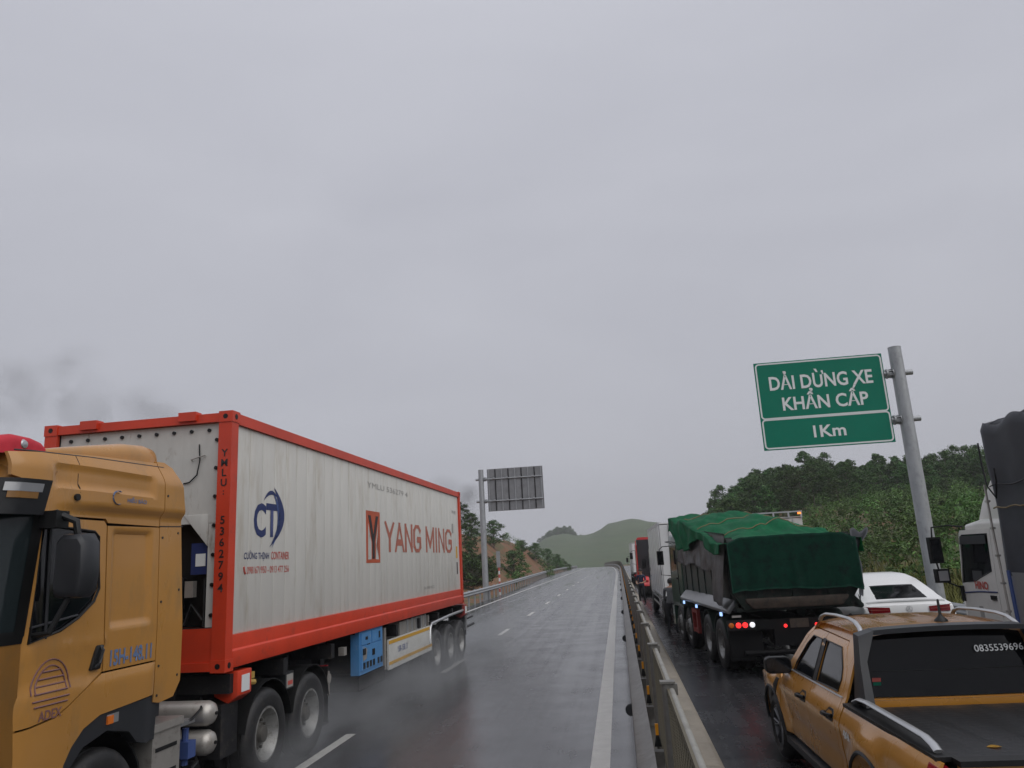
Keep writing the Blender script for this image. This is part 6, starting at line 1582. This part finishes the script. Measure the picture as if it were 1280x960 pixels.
for s in (-1, 1): obj('chassis_rail', B().bx(s * .36, s * .46, B1, 1.7, .66, .98), 'chassis', hk)
pp_ = [(-BX - .05, -.02, 3.28), (-BX - .06, -.03, 2.6), (-BX - .06, -.05, 1.9), (-BX - .06, -.06, 1.1)]
st_ = obj('stay_pipe', B().tube(pp_, .018, 8), 'tank', hk)
for k in range(5): obj('stay_clip', B().bx(-BX - .085, -BX - .03, -.07, .0, 3.0 - .42 * k, 3.03 - .42 * k), 'tank', st_)
obj('hanging_cord', B().tube([(-BX - .03, -.02, 3.95), (-BX - .04, -.03, 3.6), (-BX - .05, -.10, 3.25), (-BX - .05, -.32, 3.05), (-BX - .05, -.42, 3.3), (-BX - .04, -.40, 3.5)], .014, 6), 'black', hk)

# ================================================================ WHITE CAR
sv = thing('coupe_suv', 'white coupe style car with dark red tail lamps behind the dump truck', 'car', (6.47, 19.1, RZ + .02), R(.3), off=(0, 2.4, 0))
sv.scale = (1.06, 1, .98)
def sring(y, zl, wl, belt, wb_, zr, wr):
    """half section mirrored: sill, flank, belt, glass, roof"""
    h_ = [(wl * .86, zl), (wl * .97, zl + .12), (wl, .62), (wl * .995, .82), (wb_, belt)]
    for k in range(1, 6):
        t = k / 6; h_.append((wb_ + (wr - wb_) * (t ** 1.15), belt + (zr - .05 - belt) * t))
    h_ += [(wr * .94, zr - .035), (wr * .80, zr - .008), (wr * .4, zr)]
    return [(x, y, z) for x, z in h_] + [(-x, y, z) for x, z in h_[::-1]]
SEC = [(y_, a_, b_, c_, d_, e_, f_ * (1.13 if .3 < y_ < 3.4 else 1.08)) for y_, a_, b_, c_, d_, e_, f_ in [(.02, .42, .90, .80, .86, .90, .80), (.06, .34, .95, .92, .92, 1.04, .84), (.16, .32, .965, .99, .93, 1.115, .84), (.34, .30, .97, 1.02, .93, 1.14, .80), (.60, .30, .975, 1.03, .92, 1.26, .76), (1.0, .30, .98, 1.04, .92, 1.43, .72), (1.5, .30, .975, 1.04, .91, 1.60, .68), (2.1, .30, .97, 1.03, .90, 1.70, .66), (2.7, .30, .97, 1.02, .90, 1.715, .66),
       (3.2, .30, .97, 1.0, .90, 1.60, .66), (3.7, .30, .97, .98, .89, 1.26, .72), (3.95, .30, .97, .97, .88, 1.08, .76), (4.4, .30, .95, .93, .84, 1.00, .70), (4.75, .34, .88, .82, .78, .88, .6), (4.86, .42, .80, .70, .70, .74, .5)]]
obj('body', B().loft([sring(*q) for q in SEC]), 'white', sv, ang=30)
def sec_at(y):
    for a, c_ in zip(SEC, SEC[1:]):
        if a[0] <= y <= c_[0]:
            t = (y - a[0]) / (c_[0] - a[0]); return [a[i] + (c_[i] - a[i]) * t for i in range(7)]
    return SEC[-1]
def sv_top(x, y):      # roof and deck height at x
    q = sec_at(y); zr, wr = q[5], q[6]
    e = abs(x) / wr
    return zr - .008 * smooth(.4, .8, e) - .03 * smooth(.8, .96, e)
obj('rear_window', B().grid(lambda u, v: (lambda y: (lambda x: (x, y, sv_top(x, y) + .006 - .016 * (2 * u - 1) ** 2))((2 * u - 1) * (.88 - .13 * v)))(.40 + .66 * v), 20, 12, .006), 'glass', sv)
for s in (-1, 1):
    def lampf(u, v):
        x = s * (.40 + .50 * u); zc = .94 + .012 * u; hgt = .055 + .025 * u
        y = .045 - .018 + .10 * smooth(.72, 1.0, u) ** 2
        return (x, y - .03 + .02 * v, zc - hgt + 2 * hgt * v)
    tl = obj('tail_lamp', B().grid(lampf, 14, 4, .02), 'redlens', sv)
    obj('lamp_strip', B().grid(lambda u, v: (lambda p: (p[0], p[1] - .010, p[2]))(lampf(.06 + .84 * u, .50 + .10 * v)), 10, 1, .004), 'redlit' if False else 'brightred', tl)
    def sidewin(u, v):
        y = 1.35 + 1.95 * u; q = sec_at(y); belt, wb_, zr, wr = q[3], q[4], q[5], q[6]
        t = .10 + .74 * v * min(1, .35 + 1.3 * smooth(0, .45, u)) * min(1, 1.25 - .9 * smooth(.75, 1, u))
        x = wb_ + (wr - wb_) * (t ** 1.15); z = belt + (zr - .05 - belt) * t
        return (s * (x + .006), y, z)
    obj('side_window', B().grid(sidewin, 20, 6, .006), 'glass', sv)
    wheel('suv', sv, s * .84, .95, .375, s, 'alloy'); wheel('suv', sv, s * .84, 3.85, .375, s, 'alloy')
    obj('arch_liner', B().cyl((s * .70, .95, .40), (s * .985, .95, .40), .43, n=24).cyl((s * .70, 3.85, .40), (s * .985, 3.85, .40), .43, n=24), 'black', sv)
    obj('door_mirror', B().box((s * 1.03, 3.15, 1.08), (.18, .12, .13), .04, 3), 'white', sv)
    obj('exhaust', B().bx(s * .5, s * .75, -.01, .05, .36, .43, .02), 'silver', sv)
obj('boot_lip', B().grid(lambda u, v: ((2 * u - 1) * .80, .14 + .16 * v - .02 * (1 - (2 * u - 1) ** 2), 1.125 + .022 * math.sin(PI * v) - .03 * (2 * u - 1) ** 4), 16, 4, .012), 'white', sv)
em = obj('emblem', B().lathe([(.058, -.004), (.066, -.004), (.066, .004), (.058, .004)], (0, .018, .95), 'y', 24, True), 'silver', sv)
for k in range(3):
    a = R(90 + 120 * k); obj('emblem_spoke', B().tube([(0, .016, .95), (.058 * math.cos(a), .016, .95 + .058 * math.sin(a))], .006, 5), 'silver', em)
obj('number_plate', B().bx(-.24, .24, .0, .012, .60, .72, .004), 'signwhite', sv)
obj('lower_bumper', B().bx(-.80, .80, -.01, .2, .32, .52, .05), 'charcoal', sv)
# ================================================================ PEOPLE
def person(label, loc, rotz, J, top, legs, hairm, skin='skin', sleeve=0.0, scale=1.0):
    """one continuous body grown over a jointed skeleton; J gives the posed joints (x right, y forward, z up)"""
    e = thing('person', label, 'person', loc, rotz)
    e.scale = (scale,) * 3
    names, rad, edges = [], [], []
    def add(n, p, r, par=None):
        names.append((n, p)); rad.append(r)
        if par is not None: edges.append(([q[0] for q in names].index(par), len(names) - 1))
    add('pelvis', J['pelvis'], (.155, .115))
    add('waist', J['waist'], (.145, .105), 'pelvis'); add('chest', J['chest'], (.165, .115), 'waist'); add('upper', J['upper'], (.13, .10), 'chest')
    add('neck', J['neck'], (.058, .058), 'upper'); add('jaw', J['jaw'], (.066, .075), 'neck'); add('brow', J['brow'], (.078, .092), 'jaw'); add('crown', J['crown'], (.055, .065), 'brow')
    for s in 'LR':
        add('sh' + s, J['sh' + s], (.062, .062), 'upper'); add('el' + s, J['el' + s], (.043, .043), 'sh' + s); add('wr' + s, J['wr' + s], (.029, .032), 'el' + s)
        add('pa' + s, J['pa' + s], (.036, .022), 'wr' + s)
        add('hip' + s, J['hip' + s], (.092, .095), 'pelvis'); add('kn' + s, J['kn' + s], (.062, .064), 'hip' + s); add('an' + s, J['an' + s], (.040, .044), 'kn' + s)
        add('ball' + s, J['ball' + s], (.042, .032), 'an' + s); add('toe' + s, J['toe' + s], (.036, .024), 'ball' + s)
    me = bpy.data.meshes.new('skeleton'); me.from_pydata([p for _, p in names], edges, [])
    so_ = bpy.data.objects.new('skeleton', me); C.objects.link(so_)
    sk = so_.modifiers.new('skin', 'SKIN'); sk.use_smooth_shade = True; sk.branch_smoothing = .6
    for i, r in enumerate(rad): me.skin_vertices[0].data[i].radius = r
    me.skin_vertices[0].data[0].use_root = True
    sub = so_.modifiers.new('sub', 'SUBSURF'); sub.levels = 2; sub.render_levels = 2
    bpy.context.view_layer.update()
    body = bpy.data.meshes.new_from_object(so_.evaluated_get(bpy.context.evaluated_depsgraph_get()))
    bpy.data.objects.remove(so_)
    bm = bmesh.new(); bm.from_mesh(body)
    kit = B(); kit.bm.free(); kit.bm = bm
    for s, sg in (('L', -1), ('R', 1)):            # fingers and thumb rooted in the palm
        w_, p_ = Vector(J['wr' + s]), Vector(J['pa' + s]); d = (p_ - w_).normalized(); side = d.cross(Vector((0, 0, 1)))
        side = side.normalized() if side.length > .1 else Vector((1, 0, 0)); nrm = side.cross(d)
        for k, ln in enumerate((.070, .080, .074, .058)):
            r_ = p_ + side * (.027 - .018 * k) - d * .01
            kit.tube([r_, r_ + d * ln * .5 - nrm * .004, r_ + d * ln * .85 - nrm * .022, r_ + d * ln - nrm * .036], .0085, 6)
        r_ = w_ + d * .03 + side * .022 * sg
        kit.tube([r_, r_ + d * .03 + side * .022 * sg, r_ + d * .062 + side * .026 * sg - nrm * .012], .010, 6)
    hd_ = Vector(J['brow']); fw = (Vector(J['face']) - hd_).normalized(); rt = fw.cross(Vector((0, 0, 1))).normalized()
    kit.loft([[hd_ + fw * (.083 + a) + rt * x + Vector((0, 0, z)) for x, z in ((-.014 * q, -.045), (.014 * q, -.045), (.006, .0), (-.006, .0))] for a, q in ((0, 1.2), (.022, .6))])
    for s in (-1, 1): kit.lathe([(.0, -.008), (.022, -.006), (.026, .0), (.018, .008), (0, .008)], hd_ + rt * s * .083 - Vector((0, 0, .03)), 'x', 10)
    kit.tube([hd_ + fw * .086 + rt * x - Vector((0, 0, .075)) for x in (-.022, 0, .022)], .006, 5)
    bm.to_mesh(body); bm.free()
    for m_ in (skin, top, legs, 'shoe'): body.materials.append(M[m_])
    zb = J['pelvis'][2] + .02; zs = J['neck'][2] - .03
    elL, elR = Vector(J['elL']), Vector(J['elR'])
    for f in body.polygons:
        c_ = f.center; k = 0
        nearw = min((c_ - Vector(J['wr' + s])).length for s in 'LR'); arm = min((c_ - Vector(J['el' + s])).length for s in 'LR')
        if c_.z < .075: k = 3
        elif c_.z < zb and nearw > .16: k = 2
        elif c_.z < zs:
            k = 1
            for s in 'LR':
                a_, b_ = Vector(J['el' + s]), Vector(J['pa' + s])
                t = (c_ - a_).dot(b_ - a_) / (b_ - a_).length_squared
                dist = (c_ - (a_ + (b_ - a_) * max(0, min(1.6, t)))).length
                if t > sleeve and dist < .07: k = 0
        f.material_index = k; f.use_smooth = True
    obj('body', body, skin, e)
    hb = B(); 
    hb.loft([[hd_ - fw * .012 + (rt * math.cos(a) * .092 + fw * math.sin(a) * .104) * q + Vector((0, 0, z + (.018 if math.sin(a) > .3 else -.045 * (z < .03)))) for a in [2 * PI * k / 14 for k in range(14)]] for z, q in ((.0, 1.0), (.04, 1.0), (.075, .88), (.10, .6), (.112, .2))])
    obj('hair', hb, hairm, e)
    for s in (-1, 1): obj('eye', B().lathe([(0, .006), (.010, .003), (.012, -.004)], hd_ + fw * .086 + rt * s * .032 - Vector((0, 0, .012)), 'y', 8), 'hair', e)
    return e
J1 = dict(pelvis=(0, 0, .93), waist=(0, 0, 1.08), chest=(0, .005, 1.25), upper=(0, -.005, 1.38), neck=(0, .01, 1.48), jaw=(0, .03, 1.545), brow=(0, .025, 1.615), crown=(0, .01, 1.69), face=(-.3, 1, 1.58),
          shL=(-.19, -.01, 1.385), elL=(-.25, .03, 1.11), wrL=(-.13, .24, 1.05), paL=(-.07, .30, 1.06), shR=(.19, -.01, 1.385), elR=(.27, -.02, 1.11), wrR=(.16, .20, 1.02), paR=(.10, .26, 1.03),
          hipL=(-.10, 0, .86), knL=(-.11, .03, .48), anL=(-.12, -.03, .09), ballL=(-.13, .07, .045), toeL=(-.135, .14, .035), hipR=(.10, 0, .86), knR=(.12, .05, .48), anR=(.13, .0, .09), ballR=(.15, .10, .045), toeR=(.155, .17, .035))
person('person in navy shirt and dark trousers standing by the kerb near the white truck', (1.0, 39.3, RZ + .06), R(152), J1, 'shirtnavy', 'trousers', 'hair', sleeve=-.3)
J2 = dict(J1); J2.update(chest=(0, .05, 1.24), upper=(0, .07, 1.36), neck=(0, .11, 1.45), jaw=(0, .15, 1.51), brow=(0, .15, 1.58), crown=(0, .14, 1.655), face=(.1, 1, 1.45), shL=(-.19, .06, 1.37), shR=(.19, .06, 1.37),
          elL=(-.24, .10, 1.10), wrL=(-.20, .30, .98), paL=(-.17, .37, .96), elR=(.25, .16, 1.12), wrR=(.18, .38, 1.06), paR=(.14, .44, 1.06))
person('person in grey jacket leaning towards the cab of the green dump truck', (1.50, 25.3, RZ), R(-25), J2, 'jacket', 'trousers', 'hair', sleeve=.75)
# ================================================================ AIR: spray, smoke, haze
def vol(name, dens_nodes, col=(.8, .82, .85), aniso=.2, absorb=None):
    m = bpy.data.materials.new(name); m.use_nodes = True
    t = m.node_tree; t.nodes.clear(); L = t.links.new
    o_ = t.nodes.new('ShaderNodeOutputMaterial'); pv = t.nodes.new('ShaderNodeVolumePrincipled')
    pv.inputs['Color'].default_value = (*col, 1); pv.inputs['Anisotropy'].default_value = aniso
    if isinstance(dens_nodes, float): pv.inputs['Density'].default_value = dens_nodes
    else: L(dens_nodes(t), pv.inputs['Density'])
    L(pv.outputs[0], o_.inputs['Volume'])
    return m
def puff(scale, lo, hi, amount, stretch=(1, 1, 1), axis_fade=None):
    """noise density; axis_fade: list of (axis, a, b): density falls from 1 at a to 0 at b in object space"""
    def f(t):
        L = t.links.new
        tcn = t.nodes.new('ShaderNodeTexCoord'); mpn = t.nodes.new('ShaderNodeMapping'); mpn.inputs['Scale'].default_value = stretch
        L(tcn.outputs['Object'], mpn.inputs['Vector'])
        n = t.nodes.new('ShaderNodeTexNoise'); n.inputs['Scale'].default_value = scale; n.inputs['Detail'].default_value = 3
        L(mpn.outputs[0], n.inputs['Vector'])
        mr = t.nodes.new('ShaderNodeMapRange'); mr.inputs[1].default_value = lo; mr.inputs[2].default_value = hi; mr.inputs[3].default_value = 0; mr.inputs[4].default_value = amount
        L(n.outputs['Fac'], mr.inputs[0]); last = mr.outputs[0]
        if axis_fade:
            sp = t.nodes.new('ShaderNodeSeparateXYZ'); L(tcn.outputs['Object'], sp.inputs[0])
            for ax, a, b_ in axis_fade:
                q = t.nodes.new('ShaderNodeMapRange'); q.interpolation_type = 'SMOOTHSTEP'
                q.inputs[1].default_value = min(a, b_); q.inputs[2].default_value = max(a, b_)
                q.inputs[3].default_value = 1 if a < b_ else 0; q.inputs[4].default_value = 0 if a < b_ else 1
                L(sp.outputs[ax], q.inputs[0])
                mu = t.nodes.new('ShaderNodeMath'); mu.operation = 'MULTIPLY'; L(last, mu.inputs[0]); L(q.outputs[0], mu.inputs[1]); last = mu.outputs[0]
        return last
    return f
def hull(rings, n=12):
    b = B(); b.loft([[(x + rx * math.cos(2 * PI * k / n), y, z + rz_ * math.sin(2 * PI * k / n)) for k in range(n)] for x, y, z, rx, rz_ in rings]); return b
# wheel spray dragged behind the lorry
b = B().bx(-1.9, 2.7, 0.2, 19.0, .03, 1.25, .2, 3)
o = obj('spray', b, vol('wheel spray', puff(.9, .40, .72, 1.7, (1, .55, 1.3), [('Z', .05, 1.2), ('X', .9, 2.65), ('X', -1.2, -1.9), ('Y', 12, 19), ('Y', 1.2, .2)])), loc=LB, rotz=TH)
tag(o, 'fine water spray thrown up by the wheels of the articulated lorry', 'spray', kind='stuff')
# smoke that rises behind the soil bank and drifts to the left over the lorry
PUFFS = [(-46.5, 250, 13, 5, 10), (-47, 250, 23, 6.5, 7), (-56, 250, 27, 9, 6), (-76, 250, 31, 14, 7), (-104, 250, 38, 18, 9), (-134, 250, 49, 19, 12), (-164, 250, 61, 19, 15), (-190, 250, 66, 20, 18), (-196, 250, 82, 17, 12), (-222, 250, 72, 26, 20), (-262, 250, 80, 30, 22)]
b = B(); n = 14
b.loft([[Vector((x, y + 16 * math.cos(2 * PI * k / n), z + rr_ * 1.25 * math.sin(2 * PI * k / n))) for k in range(n)] for x, y, z, rr_ in ((-36, 250, 18, 14), (-48, 250, 19, 16), (-60, 250, 27, 11), (-80, 250, 32, 11), (-104, 250, 39, 13), (-134, 250, 50, 16), (-160, 250, 62, 21), (-190, 250, 70, 26), (-222, 250, 75, 27), (-290, 250, 84, 28))])
def smoke_density(t):
    L = t.links.new
    tcn = t.nodes.new('ShaderNodeTexCoord'); last = None
    for x, y, z, rx, rz_ in PUFFS:
        mpn = t.nodes.new('ShaderNodeMapping'); mpn.inputs['Location'].default_value = (-x / rx, -y / 13, -z / rz_); mpn.inputs['Scale'].default_value = (1 / rx, 1 / 13, 1 / rz_)
        L(tcn.outputs['Object'], mpn.inputs['Vector'])
        ln = t.nodes.new('ShaderNodeVectorMath'); ln.operation = 'LENGTH'; L(mpn.outputs[0], ln.inputs[0])
        mr = t.nodes.new('ShaderNodeMapRange'); mr.interpolation_type = 'SMOOTHSTEP'; mr.inputs[1].default_value = .25; mr.inputs[2].default_value = 1.0; mr.inputs[3].default_value = 1 if rx > 7 else 5.0; mr.inputs[4].default_value = 0
        L(ln.outputs['Value'], mr.inputs[0])
        if last is None: last = mr.outputs[0]
        else:
            mm = t.nodes.new('ShaderNodeMath'); mm.operation = 'MAXIMUM'; L(last, mm.inputs[0]); L(mr.outputs[0], mm.inputs[1]); last = mm.outputs[0]
    nn = t.nodes.new('ShaderNodeTexNoise'); nn.inputs['Scale'].default_value = .075; nn.inputs['Detail'].default_value = 4; nn.inputs['Distortion'].default_value = .8
    L(tcn.outputs['Object'], nn.inputs['Vector'])
    mr = t.nodes.new('ShaderNodeMapRange'); mr.inputs[1].default_value = .38; mr.inputs[2].default_value = .68; mr.inputs[3].default_value = .0; mr.inputs[4].default_value = .036
    L(nn.outputs['Fac'], mr.inputs[0])
    mu = t.nodes.new('ShaderNodeMath'); mu.operation = 'MULTIPLY'; L(last, mu.inputs[0]); L(mr.outputs[0], mu.inputs[1])
    return mu.outputs[0]
o = obj('smoke', b, vol('grey smoke', smoke_density, (.30, .30, .305), 0.0), ang=180)
tag(o, 'dark grey smoke rising behind the soil bank and drifting over the lorry', 'smoke', kind='stuff')
# thin rain haze over the whole place
b = B().bx(-650, 650, -60, 1150, -19, 90)
o = obj('haze', b, vol('rain haze', 0.00045, (.97, .98, 1.0), .0))
tag(o, 'thin rain haze over the road and the hills', 'haze', kind='stuff')
for e in OFFS:
    if '_off' in e: del e['_off']
